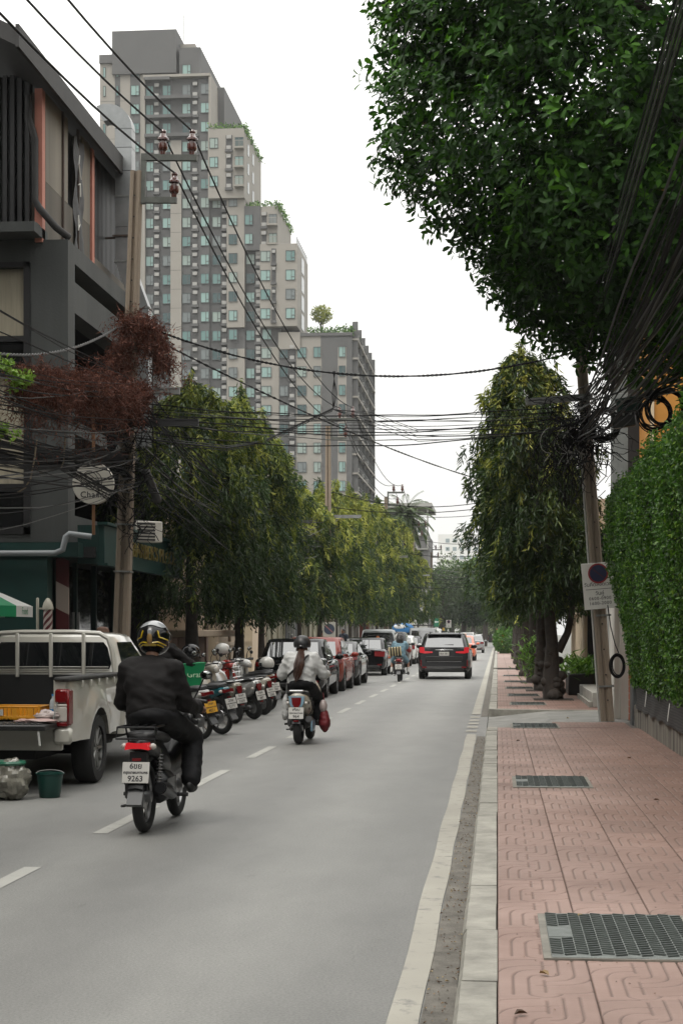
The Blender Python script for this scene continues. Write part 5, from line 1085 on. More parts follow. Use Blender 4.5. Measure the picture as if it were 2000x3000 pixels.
def car(name, label, cat, X, Y, P, L=4.5, W=1.78, H=1.45, belt=.93, deck=1.0, hood=.85, gh=(.75, 1.35, 2.55, 3.4), wr=.32, wy=(.95, 3.55), lamp=None, lamp_m=None, pl=None, rake=.12, tumble=.78, plz=.72, hatch=False, roof=None, extras=(), group=None, rz=0, sill=.24):
    t = thing(name, label, cat, (X, Y, 0), rz, group); hw = W / 2
    st = sorted(set([0, .04, .12, .25, .45] + [L * i / 16 for i in range(1, 16)] + [L - .45, L - .25, L - .1, L] + [w + d for w in wy for d in (-.42, -.36, -.28, -.15, 0, .15, .28, .36, .42)]))
    rings = []
    for y in st:
        e0, e1 = max(0, 1 - y / .45), max(0, 1 - (L - y) / .6); w = hw * (1 - .10 * e0 ** 2 - .2 * e1 ** 2)
        zb = sill + .10 * e0 ** 2 + .05 * e1
        R = wr + .07
        for c in wy:
            if abs(y - c) < R: zb = max(zb, wr + math.sqrt(R * R - (y - c) ** 2) - .02)
        if y < gh[0]: zt = deck - .05 * e0 ** 2
        elif y < gh[3]: zt = belt + (deck - belt) * max(0, 1 - (y - gh[0]) / .4)
        else: zt = belt + (hood - belt) * min(1, (y - gh[3]) / (L - gh[3])) ** 1.3 - .12 * e1 ** 2
        zt = max(zt, zb + .15); ring = []
        half = [(.90, zb), (.985, zb + .18 * (zt - zb)), (1.0, zb + .5 * (zt - zb)), (.985, zb + .78 * (zt - zb)), (.95, zb + .93 * (zt - zb)), (.86, zt), (.45, zt + .025)]
        pts = [(-a * w, z) for a, z in half] + [(a * w, z) for a, z in half[::-1]]
        for x, z in pts: ring.append(Vector((x, y + rake * max(0, z - .5) * max(0, 1 - y / .5) + (0.05 * (abs(x) / hw) ** 2 if y < .2 else 0) - .16 * max(0, z - .45) * e1, z)))
        rings.append(ring)
    q = MB(); q.loft(rings); body = q.build('body', P, t, ang=50)
    q = MB(); q.box((0, L / 2, sill + .12), (W - .5, L - .5, .2)); q.build('underbody', UNDER, t, smooth=False)
    # greenhouse
    wb, wr_ = hw * .90, hw * tumble; zr = H - .04; b0, r0, r1, b1 = gh; bz = belt - .02
    def P3(s, a, v):  # s height 0..1 ; side index
        return None
    def lv(s): return (b0 + (r0 - b0) * s, b1 + (r1 - b1) * s, wb + (wr_ - wb) * s, bz + (zr - bz) * s)
    rings = []
    for s, ins, dz in ((0, 0, 0), (.5, 0, 0), (1, 0, 0), (1, .06, .022), (1, .18, .036), (1, .4, .042)):
        ya, yb, w, z = lv(s); ya += ins; yb -= ins * 1.2; w -= ins * .9; c = min(.16, w * .3)
        rings.append([Vector(p) for p in ((-w + c, ya, z + dz), (0, ya - .03, z + dz), (w - c, ya, z + dz), (w, ya + c * 1.3, z + dz), (w + .01, (ya + yb) / 2, z + dz), (w, yb - c, z + dz), (w - c, yb, z + dz), (0, yb + .05, z + dz), (-w + c, yb, z + dz), (-w, yb - c, z + dz), (-w - .01, (ya + yb) / 2, z + dz), (-w, ya + c * 1.3, z + dz))])
    q = MB(); q.loft(rings); q.build('cabin', roof or P, t, ang=50)
    def rearglass(front=False):
        rows = []; s0, s1 = (.10, .90) if not hatch else (.14, .84)
        for i in range(5):
            s = s0 + (s1 - s0) * i / 4; ya, yb, w, z = lv(s); y = yb if front else ya; sg = 1 if front else -1; w *= .84
            rows.append([(w * (j / 4 - 1), y + sg * (.016 + .022 * (1 - (j / 4 - 1) ** 2)), z) for j in range(9)])
        q = MB(); q.loft(rows, 0, (False, False), False); q.build('windscreen' if front else 'rear_window', FILM, t, ang=80)
    rearglass(); rearglass(True)
    for sx in (-1, 1):
        s0, s1 = .10, .88
        def sp(s, f):
            ya, yb, w, z = lv(s); return (sx * (w + .022), ya + .2 + (yb - ya - .38) * f, z)
        mid = .5
        for a, b_ in ((.02, mid - .02), (mid + .02, .97)):
            q = MB(); q.add([sp(s0, a), sp(s0, b_), sp(s1, b_ * .96 + .02), sp(s1, a * .96 + .02)], [(0, 1, 2, 3)]); q.build('side_window', GLASS, t, smooth=False)
        q = MB(); q.ell((sx * (hw + .07), gh[3] - .28, belt + .06), (.11, .07, .075), 10, 7); q.tube([(sx * hw * .93, gh[3] - .25, belt + .02), (sx * (hw + .03), gh[3] - .27, belt + .04)], .02, 5); q.build('mirror', P if cat != 'taxi' else P, t)
        for y in (gh[0] + .75, gh[0] + 1.7): q = MB(); q.box((sx * (hw * .985 + .004), y, belt - .13), (.02, .16, .025), bev=.006); q.build('door_handle', P, t)
        # lamps
        lp = lamp or [(.45, .74), (.84, .72), (.86, .88), (.45, .85)]
        q = MB(); pts = [(sx * a, z) for a, z in lp]; n = len(pts)
        f = [(x, rake * max(0, z - .5) + .05 * (abs(x) / hw) ** 2 - .018, z) for x, z in pts]; b_ = [(x, y + .12, z) for x, y, z in f]
        q.add(f + b_, [tuple(range(n)), tuple(range(n, 2 * n))[::-1]] + [(i, (i + 1) % n, n + (i + 1) % n, n + i) for i in range(n)]); q.build('tail_lamp', lamp_m or LAMP, t, smooth=False)
        q = MB(); q.box((sx * hw * .74, .012, .42), (.16, .03, .05)); q.build('reflector', LAMP, t)
    q = MB(); q.box((0, .02, .33), (W * .74, .09, .12), bev=.02); q.build('bumper_insert', TRIM, t)
    q = MB(); q.box((0, rake * (plz + .12 - .5) - .012, plz + .12), (.62, .03, .03), bev=.008); q.build('boot_trim', CHROME, t)
    if pl: plate(t, (0, rake * max(0, plz - .5) - .03, plz), [(pl, .0, .1)], .34, .13)
    add_wheels(t, hw - .12, wy, wr, .21); return t
BLK = dark_paint('black_paint', (.005, .005, .006)); RDP = mat('red_paint', (.20, .020, .010), .2, spec=.4); WTP = paint('white_paint_car', (.50, .50, .48)); SLV = mat('silver_paint', (.26, .27, .27), .3, .4); ORP = paint('orange_taxi', (.60, .10, .025), .35); DGR = dark_paint('dark_grey_paint', (.020, .021, .023))
XC = -5.06
car('saloon_car', 'black saloon parked nearest the motorcycles, its rear window reflecting the sky', 'car', XC - .02, 40.6, BLK, pl='กจ 92', H=1.47, group='cars parked along the left kerb', lamp=[(.62, .80), (.8, .79), (.82, .9), (.64, .9)])
car('hatchback_car', 'dark red hatchback parked behind the nearest black saloon', 'car', XC, 45.5, RDP, L=4.0, H=1.5, hatch=True, gh=(.15, .7, 2.3, 3.1), deck=.96, wy=(.65, 3.15), pl='กค 41', group='cars parked along the left kerb', lamp=[(.6, .8), (.82, .78), (.82, 1.1), (.72, 1.1)])
car('coupe_car', 'low black coupe with slim red tail lamps, parked after the red hatchback', 'car', XC, 50.3, BLK, L=4.5, H=1.36, gh=(.6, 1.5, 2.4, 3.35), pl='ขก 88', lamp=[(.28, .83), (.84, .80), (.86, .89), (.3, .88)], rake=.2, group='cars parked along the left kerb', wr=.34)
car('saloon_car', 'black saloon with a boot spoiler and double red tail lamps beside the third scooter', 'car', XC, 62.8, BLK, L=4.6, H=1.44, gh=(.8, 1.4, 2.6, 3.5), pl='ชน 29', lamp=[(.46, .74), (.84, .72), (.86, .92), (.46, .92)], group='cars parked along the left kerb')
car('suv_car', 'dark grey sport utility car parked beyond the silver pickup', 'car', XC, 78.5, DGR, L=4.5, H=1.68, W=1.8, hatch=True, gh=(.12, .5, 2.4, 3.3), deck=1.05, belt=1.02, hood=.98, wr=.35, wy=(.8, 3.5), pl='กท 55', group='cars parked along the left kerb', lamp=[(.6, .8), (.84, .78), (.84, 1.05), (.7, 1.05)])
car('hatchback_car', 'white hatchback with dark windows parked beyond the grey sport utility car', 'car', XC, 86, WTP, L=4.1, H=1.5, hatch=True, gh=(.15, .7, 2.3, 3.1), deck=.96, wy=(.65, 3.15), pl='ขม 7', group='cars parked along the left kerb', lamp=[(.6, .8), (.84, .78), (.84, 1.1), (.74, 1.1)])
car('saloon_car', 'dark saloon parked just past the white hatchback', 'car', XC, 92.5, DGR, pl='ญธ 61', group='cars parked along the left kerb')
c_ = car('suv_car', 'tall silver people carrier with a black roof rack above the parked row', 'car', -4.6, 103, SLV, L=4.7, H=1.95, W=1.86, hatch=True, gh=(.1, .35, 3.0, 3.9), deck=1.1, belt=1.08, hood=1.0, wr=.36, wy=(.85, 3.7), group='cars parked along the left kerb', tumble=.84)
for x in (-.55, .55): q = MB(); q.box((x, 1.6, 2.05), (.05, 2.2, .06)); q.build('rack_bar', TRIM, c_)
for y in (.6, 1.2, 1.8, 2.4): q = MB(); q.box((0, y, 2.1), (1.3, .06, .06)); q.build('rack_bar', TRIM, c_)
car('van', 'white van far along the parked row under the green arrow sign', 'van', -4.9, 122, WTP, L=4.8, H=1.95, W=1.85, hatch=True, gh=(.1, .35, 3.3, 4.0), deck=1.1, belt=1.08, wr=.33, wy=(.85, 3.8), group='cars parked along the left kerb', tumble=.86)
# the black sport utility car driving ahead
s_ = car('suv_car', 'shiny black sport utility car driving ahead in the right lane with red L shaped lamps', 'car', -1.84, 58.2, BLK, L=4.5, W=1.845, H=1.62, hatch=True, gh=(.14, .62, 2.5, 3.3), deck=1.10, belt=1.06, hood=1.0, wr=.35, wy=(.85, 3.52), lamp=[(.40, .92), (.68, .90), (.85, .93), (.86, 1.12), (.70, 1.12), (.68, .985), (.40, .965)], lamp_m=mat('red_lamp_dim', (.42, .012, .02), .15, emit=.16), pl=None, plz=.90, rake=.2, tumble=.74)
plate(s_, (0, .045, .89), [('8ขห 381', .0, .082)], .34, .13)
q = MB(); q.box((0, .62, 1.555), (1.18, .34, .03), bev=.01); q.build('spoiler', BLK, s_)
for z, w in ((.62, 1.2), (.43, 1.2)): q = MB(); q.box((0, -.015, z), (w, .02, .018)); q.build('chrome_strip', CHROME, s_)
q = MB(); q.box((0, .02, .72), (1.28, .03, .16), bev=.01); q.build('tailgate_recess', TRIM, s_)
q = MB(); q.lathe([(.045, 0), (.04, .012)], 16, (0, .1, 1.03), Matrix.Rotation(PI / 2, 3, 'X')); q.build('badge', CHROME, s_)
for sx in (-1, 1):
    q = MB(); q.box((sx * .52, 1.7, 1.63), (.04, 1.9, .035), bev=.01); q.build('roof_rail', TRIM, s_); q = MB(); q.box((sx * .80, .035, .57), (.04, .03, .22)); q.build('side_reflector', LAMP, s_)
q = MB(); q.tube([(.0, .255, 1.20), (.32, .245, 1.21)], .012, 5); q.build('rear_wiper', TRIM, s_); q = MB(); q.prism([(1.9, 1.62), (2.1, 1.62), (1.92, 1.70)], 'x', -.015, .015); q.build('roof_fin', BLK, s_)
text('xDrive', .05, CHROME, s_, (.5, .028, .75)); text('X1', .06, CHROME, s_, (-.5, .028, .75))
# moving cars beyond it
tx = car('taxi_car', 'orange taxi with a roof lamp, half hidden behind the black sport utility car', 'taxi', -2.12, 97.5, ORP, L=4.5, H=1.47, pl='ทก 9', lamp=[(.6, .78), (.84, .76), (.86, .95), (.6, .95)])
q = MB(); q.box((0, 2.0, 1.54), (.62, .18, .16), bev=.03); q.build('roof_lamp', CLEAR, tx); text('TAXI', .12, RED, tx, (0, 1.905, 1.54), bold=.003)
car('saloon_car', 'silver saloon driving beyond the orange taxi', 'car', -1.95, 136, SLV, L=4.6, H=1.45, pl='ฐก 3', lamp=[(.55, .76), (.84, .74), (.86, .92), (.6, .92)])
car('suv_car', 'white estate car farther ahead between taxi roof and far trees', 'car', -3.3, 185, WTP, L=4.7, H=1.75, hatch=True, gh=(.2, .6, 2.9, 3.6), deck=1.05, belt=1.0, wr=.34, wy=(.85, 3.7))
car('saloon_car', 'tiny pale saloon far down the road by the vanishing point', 'car', -2.6, 262, WTP); car('saloon_car', 'tiny red saloon farthest down the road', 'car', -1.7, 300, RDP)

# ------------------------------------------------------------------ pickups
PKW = paint('pickup_cream_white', (.43, .415, .365), .3)
def pickup(label, X, Y, P, H=1.62, gate_open=True, name='pickup_truck', pl='ฒพ 1327', full=True, group=None):
    t = thing(name, label, 'pickup truck', (X, Y, 0), 0, group); hw = .88; bl_ = 2.3; rail = 1.125; wy = 1.12; wr = .37
    st = sorted(set([0, .06, .2, bl_ - .02, .45, 1.9] + [wy + d for d in (-.47, -.44, -.36, -.25, -.12, 0, .12, .25, .36, .44, .47)]))
    for sx in (-1, 1):
        rows = []
        for y in st:
            R = .46; zb = .50 + (.10 * max(0, 1 - y / .5) if y < .5 else 0) * 0
            if abs(y - wy) < R: zb = max(zb, wr + math.sqrt(R * R - (y - wy) ** 2) - .02)
            row = []
            for i in range(11):
                z = zb + (rail - zb) * i / 10; d = math.hypot(y - wy, (z - wr)); bul = .05 * math.exp(-((d - .5) / .13) ** 2) + .018 * math.exp(-((z - .8) / .18) ** 2)
                row.append((sx * (hw - .06 + bul - .03 * max(0, (z - .98)) / .15 - .05 * max(0, .1 - y) / .1), y, z))
            rows.append(row)
        q = MB(); q.loft(rows, 0, (False, False), False); q.build('bed_side', P, t, ang=70)
        q = MB(); q.box((sx * (hw - .19), bl_ / 2, .92), (.04, bl_, .42)); q.box((sx * (hw - .23), wy, .78), (.2, 1.0, .26), bev=.06); q.build('bed_liner_side', TRIM, t)
        q = MB(); q.box((sx * (hw - .125), bl_ / 2 - .02, rail + .012), (.16, bl_ + .04, .045), bev=.015); q.build('rail_cap', mat('dull_black', (.022, .022, .021), .75, var=.3, vs=8), t)
        for k in range(5): q = MB(); q.box((sx * (hw - .045), .5 + k * .36, rail - .045), (.02, .025, .07), bev=.005); q.build('tie_hook', P, t)
        q = MB(); q.box((sx * (hw - .155), .02, .82), (.12, .05, .62)); q.build('bed_post', P, t)
        # lamp: stacked red, clear and red lenses
        for z0, z1, m, b_ in ((.895, 1.04, LAMP, .02), (.865, .89, CLEAR, .005), (.715, .86, CLEAR, .006), (.665, .71, LAMP, .01)):
            q = MB(); q.box((sx * (hw - .125), .02, (z0 + z1) / 2), (.135, .16, z1 - z0), bev=b_); q.build('tail_lamp', m, t)
        q = MB(); q.box((sx * (hw - .063), .03, .855), (.035, .18, .36), bev=.015); q.build('tail_lamp_side', LAMP, t)
        q = MB(); q.box((sx * (hw - .12), -.0, .57), (.2, .1, .17), bev=.03); q.build('bumper_end', P, t)
    q = MB(); q.box((0, bl_ / 2, .70), (1.4, bl_, .04)); q.box((0, bl_ - .03, .92), (1.4, .05, .42)); q.build('bed_floor', TRIM, t)
    q = MB(); q.box((0, .03, .55), (1.5, .05, .26), bev=.01); q.build('rear_panel', P, t)
    if gate_open:
        g = MB(); g.box((0, -.25, .675), (1.43, .5, .055), bev=.012); tg = g.build('tailgate', TRIM, t)
        for k in range(21): q = MB(); q.box((-.62 + k * .062, -.24, .708), (.03, .4, .014)); q.build('tailgate_rib', mat('rib_grey', (.055, .055, .055), .5), tg)
        for sx in (-1, 1): q = MB(); q.tube([(sx * .70, -.2, .69), (sx * .725, .02, 1.02)], .006, 5); q.build('tailgate_stay', STEEL, t)
        q = MB(); q.tube([(.64, -.48, .64), (.66, -.5, .5)], .012, 5); q.build('latch_strap', PAPER_ if 0 else mat('strap_white', (.4, .4, .38), .7), t)
    else:
        q = MB(); q.box((0, 0, .88), (1.46, .06, .46), bev=.02); q.build('tailgate', P, t)
    plate(t, (-.0 if not full else -.22, -.0, .555), [(pl, 0, .12)], .34, .15)
    q = MB(); q.box((0, 2.4, .42), (.9, 4.6, .2)); q.cyl((-.7, wy, wr), (.7, wy, wr), .06, .06, 8); q.build('chassis', UNDER, t)
    # cab
    y0 = bl_ + .03; rows = []
    for s, w, ya, yb in ((.45, .84, y0, y0 + 3.0), (.75, .86, y0, y0 + 3.05), (1.05, .84, y0, y0 + 3.0), (1.13, .81, y0 + .005, y0 + 2.95)):
        rows.append([(-w + .06, ya, s), (w - .06, ya, s), (w, ya + .06, s), (w, yb - .3, s), (w - .25, yb, s), (-w + .25, yb, s), (-w, yb - .3, s), (-w, ya + .06, s)])
    q = MB(); q.loft(rows); q.build('cab_body', P, t, ang=40)
    rings = []
    for s, ins, dz in ((0, 0, 0), (.5, 0, 0), (1, 0, 0), (1, .05, .03), (1, .16, .05), (1, .4, .058)):
        w = .80 + (.665 - .80) * s - ins * .9; ya = y0 + .10 * s + ins; yb = y0 + 1.95 - .72 * s - ins; z = 1.12 + (H - .06 - 1.12) * s + dz; c = .10
        rings.append([(-w + c, ya, z), (0, ya - .01, z), (w - c, ya, z), (w, ya + c, z), (w, yb - c, z), (w - c, yb, z), (-w + c, yb, z), (-w, yb - c, z), (-w, ya + c, z)])
    q = MB(); q.loft(rings); q.build('cab_roof', P, t, ang=45)
    rows = []
    for i in range(6):
        s = .16 + .70 * i / 5; w = (.80 - .135 * s) * (.93 if 0 < i < 5 else .88); z = 1.12 + (H - .18) * 0 + (H - .06 - 1.12) * s
        rows.append([(w * (j / 5 - 1), y0 + .1 * s - .012 - .006 * (1 - (j / 5 - 1) ** 2), z) for j in range(11)])
    q = MB(); q.loft(rows, 0, (False, False), False); q.build('rear_window', GLASS, t)
    for sx in (-1, 1):
        f = lambda s, y: (sx * (.80 - .135 * s + .006), y0 + y, 1.12 + (H - .18 - 1.0) * 0 + (H - .06 - 1.12) * s)
        q = MB(); q.add([f(.12, .28), f(.12, 1.62), f(.86, 1.12), f(.86, .36)], [(0, 1, 2, 3)]); q.build('side_window', GLASS, t, smooth=False)
        q = MB(); q.ell((sx * .98, y0 + 1.45, 1.14), (.10, .06, .085), 10, 7); q.tube([(sx * .8, y0 + 1.5, 1.1), (sx * .95, y0 + 1.46, 1.12)], .02, 5); q.build('mirror', P, t)
        q = MB(); q.ell((sx * .865, y0 + .45, .93), (.012, .085, .05), 12, 7); q.build('door_handle', CHROME, t)
    q = MB(); q.box((0, y0 + 3.1, .85), (1.62, 1.1, .5), bev=.15); q.build('bonnet', P, t)
    for k in range(3): q = MB(); q.box((0, y0 - .012, 1.16 - .0 + .028 * k), (1.36, .012, .011), bev=.003); q.build('pressed_rib', P, t)
    add_wheels(t, hw - .13, (wy, y0 + 2.45), wr, .22, mat('steel_wheel', (.22, .22, .21), .4, .7)); return t, y0
pk, py0 = pickup('cream white pickup with its tailgate down and a tubular headboard, parked at left', -5.10, 16.5, PKW)
q = MB(); q.tube([(-.74, 2.22, 1.10), (-.74, 2.22, 1.4), (-.70, 2.22, 1.54), (-.6, 2.22, 1.60), (-.3, 2.22, 1.615), (.3, 2.22, 1.615), (.6, 2.22, 1.60), (.70, 2.22, 1.54), (.745, 2.22, 1.4), (.78, 2.22, 1.10)], .027, 8)
q.build('headboard_frame', PKW, pk)
for x in (-.35, .04, .42): q = MB(); q.box((x, 2.2, 1.35), (.042, .03, .5), bev=.006); q.build('headboard_bar', PKW, pk)
p2, _ = pickup('silver pickup with an oval headboard sticker parked in the row near the third scooter', XC - .05, 69.5, SLV, 1.78, False, pl='บธ 48', full=False, group='cars parked along the left kerb')
q = MB(); q.lathe([(.07, 0), (.065, .004)], 20, (0, 2.29, 1.42), Matrix.Rotation(PI / 2, 3, 'X')); q.build('round_sticker', mat('sticker_orange', (.6, .16, .03), .5), p2)
q = MB(); q.tube([(.5 * math.cos(a) * (1.1 if abs(math.cos(a)) > .7 else 1), 2.28, 1.42 + .11 * math.sin(a)) for a in [k * PI / 12 for k in range(25)]], .014, 5); q.build('oval_outline', CHROME, p2)
# load on the tailgate and under it
cr = thing('crate', 'yellow orange plastic crate standing on the open tailgate', 'crate', (-4.86, 16.62, .735)); CRM = mat('crate_yellow', (.56, .25, .012), .45, var=.12, vs=9); cw, cd, chh = .58, .36, .135
for nm, c, d in (('floor', (0, 0, .008), (cw, cd, .014)), ('rim', (0, -cd / 2, chh - .008), (cw, .02, .016)), ('rim', (0, cd / 2, chh - .008), (cw, .02, .016)), ('rim', (-cw / 2, 0, chh - .008), (.02, cd, .016)), ('rim', (cw / 2, 0, chh - .008), (.02, cd, .016)), ('base_rail', (0, -cd / 2, .022), (cw, .014, .03)), ('base_rail', (cw / 2, 0, .022), (.014, cd, .03))): q = MB(); q.box(c, d, bev=.004); q.build(nm, CRM, cr)
for i in range(15): q = MB(); q.box((-cw / 2 + cw * i / 14, -cd / 2, chh / 2), (.018 if i % 4 else .05, .012, chh)); q.build('slat', CRM, cr)
for i in range(9): q = MB(); q.box((cw / 2, -cd / 2 + cd * i / 8, chh / 2), (.012, .018, chh)); q.build('slat', CRM, cr)
for i in range(15): q = MB(); q.box((-cw / 2 + cw * i / 14, cd / 2, chh / 2), (.02, .012, chh)); q.build('slat', CRM, cr)
q = MB(); q.box((-.1, -cd / 2 - .01, .07), (.05, .003, .06)); q.build('paper_label', PLATE, cr)
BOT = mat('bottle_plastic', (.52, .58, .62), .12, alpha=.75, spec=.5); BLAB = mat('bottle_label', (.03, .22, .52), .4)
for i, (x, y) in enumerate(((-4.50, 16.72), (-4.42, 16.70), (-4.46, 16.80), (-4.38, 16.80))):
    b_ = thing('water_bottle', ['front left bottle of the blue labelled water bottles by the tail lamp', 'front right bottle of the blue labelled water bottles, nearest the tail lamp', 'rear left bottle of the blue labelled water bottles in the pickup', 'rear right bottle of the blue labelled water bottles in the pickup'][i], 'bottle', (x, y, .72), 0, 'water bottles in the pickup'); q = MB(); q.lathe([(.036, 0), (.038, .01), (.038, .16), (.03, .2), (.014, .225), (.014, .245)], 14); q.build('bottle', BOT, b_); q = MB(); q.lathe([(.0385, .045), (.0385, .11)], 14, cap=(False, False)); q.build('label', BLAB, b_); q = MB(); q.cyl((0, 0, .243), (0, 0, .262), .016, .016, 10); q.build('cap', BLAB, b_)
def crumple(name, c, r, m, seed, amp=.25, n=18, mm=12, squash=.05):
    q = MB(); q.ell((0, 0, 0), r, n, mm); g = random.Random(seed); v = []
    for p in q.v:
        k = 1 + amp * math.sin(p[0] * 31 + seed) * math.sin(p[1] * 27 + p[2] * 35 + seed * 2) + g.uniform(-amp, amp) * .5; v.append((p[0] * k, p[1] * k, max(p[2] * k, -r[2] * .9)))
    q.v = v; return q.build(name, m, None, c, ang=22)
tag(crumple('plastic_bag', (-4.47, 16.48, .775), (.14, .1, .05), mat('milky_plastic', (.42, .36, .34), .3), 3), 'flat milky plastic bag lying by the blue labelled bottles', 'plastic bag')
tag(crumple('plastic_bag', (-4.40, 16.85, 1.02), (.05, .05, .07), mat('peach_plastic', (.6, .27, .14), .4), 4, .2), 'peach coloured knotted plastic bag on top of the water bottles', 'plastic bag')
tag(crumple('food_bag', (-4.55, 16.3, .73), (.22, .1, .02), mat('pinkish_plastic', (.40, .28, .26), .35), 6, .3), 'pinkish sheet of plastic spread on the tailgate beside the crate', 'plastic sheet')
rbg = crumple('rubbish_bag', (-4.66, 15.75, .185), (.185, .17, .2), mat('bag_film', (.21, .20, .165), .18, var=.6, vs=9, spec=.6, bump=1, bs=14), 9, .16, 26, 18); tag(rbg, 'crinkled clear rubbish bag with a green rim on the road behind the pickup', 'rubbish bag')
q = MB(); q.torus((0, 0, .17), .13, .022, 'z', 20, 6); q.build('green_rim', mat('green_film', (.02, .12, .07), .3), rbg)
bk = thing('bucket', 'dark green plastic bucket with wire handle on the road behind the pickup', 'bucket', (-4.34, 16.0, 0)); BKM = mat('bucket_green', (.004, .045, .035), .4)
q = MB(); q.lathe([(.095, 0), (.1, .005), (.128, .225), (.14, .23), (.14, .24), (.122, .238), (.095, .02), (.01, .018)], 28, cap=(True, False)); q.build('pail', BKM, bk); q = MB(); q.tube([(.135 * math.cos(a), -.0 + .04 * math.sin(a), .235 + .03 * math.sin(a)) for a in [PI * k / 12 for k in range(13)]], .004, 5); q.build('handle', STEEL, bk)
# ------------------------------------------------------------------ motorcycles
BIKEBLK = mat('bike_black', (.007, .007, .008), .28, spec=.4); ENG = mat('engine_grey', (.10, .10, .10), .45, .6); SEATM = mat('seat_vinyl', (.014, .014, .015), .5, bump=.3, bs=80); MIRR = mat('mirror_glass', (.22, .23, .22), .05, 1.0)
BW = {}
def bike_wheel(R, r, spokes=5):
    if (R, r) not in BW:
        q = MB(); q.torus((0, 0, 0), R - r, r, 'x', 36, 10); ty = q.me('wheel', TYRE); q = MB(); q.torus((0, 0, 0), R - 1.7 * r, r * .42, 'x', 30, 6)
        for k in range(spokes):
            a = 2 * PI * k / spokes; q.tube([(0, .03 * math.cos(a), .03 * math.sin(a)), (0, (R - 1.7 * r) * math.cos(a + .15), (R - 1.7 * r) * math.sin(a + .15))], [.016, .011], 5)
        q.cyl((-.06, 0, 0), (.06, 0, 0), .045, .045, 14); q.cyl((-.012, 0, 0), (.012, 0, 0), .1, .1, 18); BW[R, r] = (ty, q.me('rim', ALLOY))
    return BW[R, r]
def sloft(q, secs, n=14, mi=0, p=2.5):
    "loft along y: (y, z centre, half width, half height)"
    rings = []
    for y, zc, hw, hh in secs:
        ring = []
        for k in range(n):
            a = 2 * PI * k / n; c, s = math.cos(a), math.sin(a)
            ring.append((hw * math.copysign(abs(c) ** (2 / p), c), y, zc + hh * math.copysign(abs(s) ** (2 / p), s)))
        rings.append(ring)
    q.loft(rings, mi); return q
def motorbike(label, X, Y, rz, body, kind='under', side=None, pl=None, plm=None, lean=0, lamp=None, cat='motorcycle', group=None, rack=False, stand=False, front=None, seat=None, name=None, lampw=.055):
    sc = kind == 'scooter'; R, r = (.235, .06) if sc else (.29, .045); WB = 1.2 if sc else 1.24
    t = thing(name or ('scooter' if sc else 'motorcycle'), label, cat, (X, Y, 0), 0, group, Euler((0, lean, rz), 'XYZ')); side = side or body; fr = front or body
    ty, rm = bike_wheel(R, r)
    for y in (0, WB): w_ = link('wheel', ty, t, (0, y, R)); link('rim', rm, w_)
    # rear mudguard, swing arm, engine, silencer
    q = MB(); rows = []
    for i in range(9):
        a = rad(15 + i * 15); rr = R + .035; rows.append([(x, -rr * math.cos(a) * 1.0, R + rr * math.sin(a) + dz) for x, dz in ((-.07, -.03), (-.06, 0), (0, .012), (.06, 0), (.07, -.03))])
    q.loft(rows, 0, (False, False), False); q.build('mudguard', BIKEBLK, t)
    q = MB(); q.box((-.10, .18, R + .0), (.05, .5, .09), bev=.02); q.box((0, .42, .34), (.26, .42, .26), bev=.06); q.box((-.13, .25, .33), (.09, .45, .2), bev=.05); q.build('engine', ENG if sc else BIKEBLK, t)
    q = MB(); q.tube([(.13, .55, .26), (.15, .35, .28), (.155, .12, .34), (.16, -.12, .37)], [.03, .045, .055, .05], 12); q.cyl((.16, -.122, .37), (.16, -.13, .371), .04, .04, 12, 0); q.build('silencer', BIKEBLK if not sc else ENG, t)
    for sx in ((-1, 1) if not sc else (1,)):
        q = MB(); q.cyl((sx * .105, .06, .34), (sx * .10, .12, .66), .02, .02, 8); q.build('shock', CHROME, t); q = MB()
        for k in range(9): q.torus((sx * (.105 - .0005 * k), .07 + .006 * k, .40 + .027 * k), .027, .006, 'z', 10, 5)
        q.build('spring', ENG, t)
    # tail, seat
    q = MB()
    if sc: sloft(q, [(-.21, .66, .05, .05), (-.17, .64, .105, .10), (-.06, .60, .155, .15), (.12, .56, .175, .17), (.32, .54, .165, .17), (.5, .50, .12, .16), (.58, .46, .09, .14)], 18)
    else: sloft(q, [(-.26, .72, .03, .035), (-.2, .715, .085, .055), (-.05, .69, .11, .08), (.2, .64, .115, .11), (.42, .58, .10, .13), (.6, .50, .09, .12)], 14)
    q.build('tail_body', side, t, ang=60)
    q = MB(); zs = .74 if sc else .775; sloft(q, [(-.14, zs + .01, .07, .02), (-.1, zs + .015, .115, .035), (.1, zs + .0, .13, .045), (.3, zs - .025, .135, .045), (.5, zs - .045, .11, .045), (.62, zs - .05, .07, .04)], 14, 0, 3); q.build('seat', seat or SEATM, t, ang=60)
    # centre tunnel, floor and leg shield
    q = MB()
    if sc:
        q.box((0, .66, .27), (.32, .34, .06), bev=.02); sloft(q, [(.78, .36, .15, .16), (.86, .55, .19, .26), (.93, .66, .21, .24), (.98, .74, .16, .2)], 16)
    else: sloft(q, [(.5, .50, .07, .10), (.75, .50, .10, .12), (.92, .60, .19, .22), (1.0, .70, .17, .2)], 14)
    q.build('leg_shield', fr, t, ang=60)
    q = MB(); sloft(q, [(.88, .98, .09, .05), (.96, 1.0, .13, .085), (1.06, .97, .11, .08), (1.12, .94, .05, .05)], 14); q.build('headlamp_cowl', fr, t, ang=60); q = MB(); q.ell((0, 1.11, .94), (.075, .03, .06), 14, 8); q.build('headlamp', CLEAR, t)
    q = MB()
    for sx in (-1, 1): q.tube([(sx * .075, WB, R), (sx * .075, WB - .12, R + .35), (sx * .05, WB - .2, .74)], .022, 8)
    q.tube([(0, WB - .2, .7), (0, WB - .27, .97)], .03, 8); q.build('fork', ENG, t)
    q = MB(); rows = []
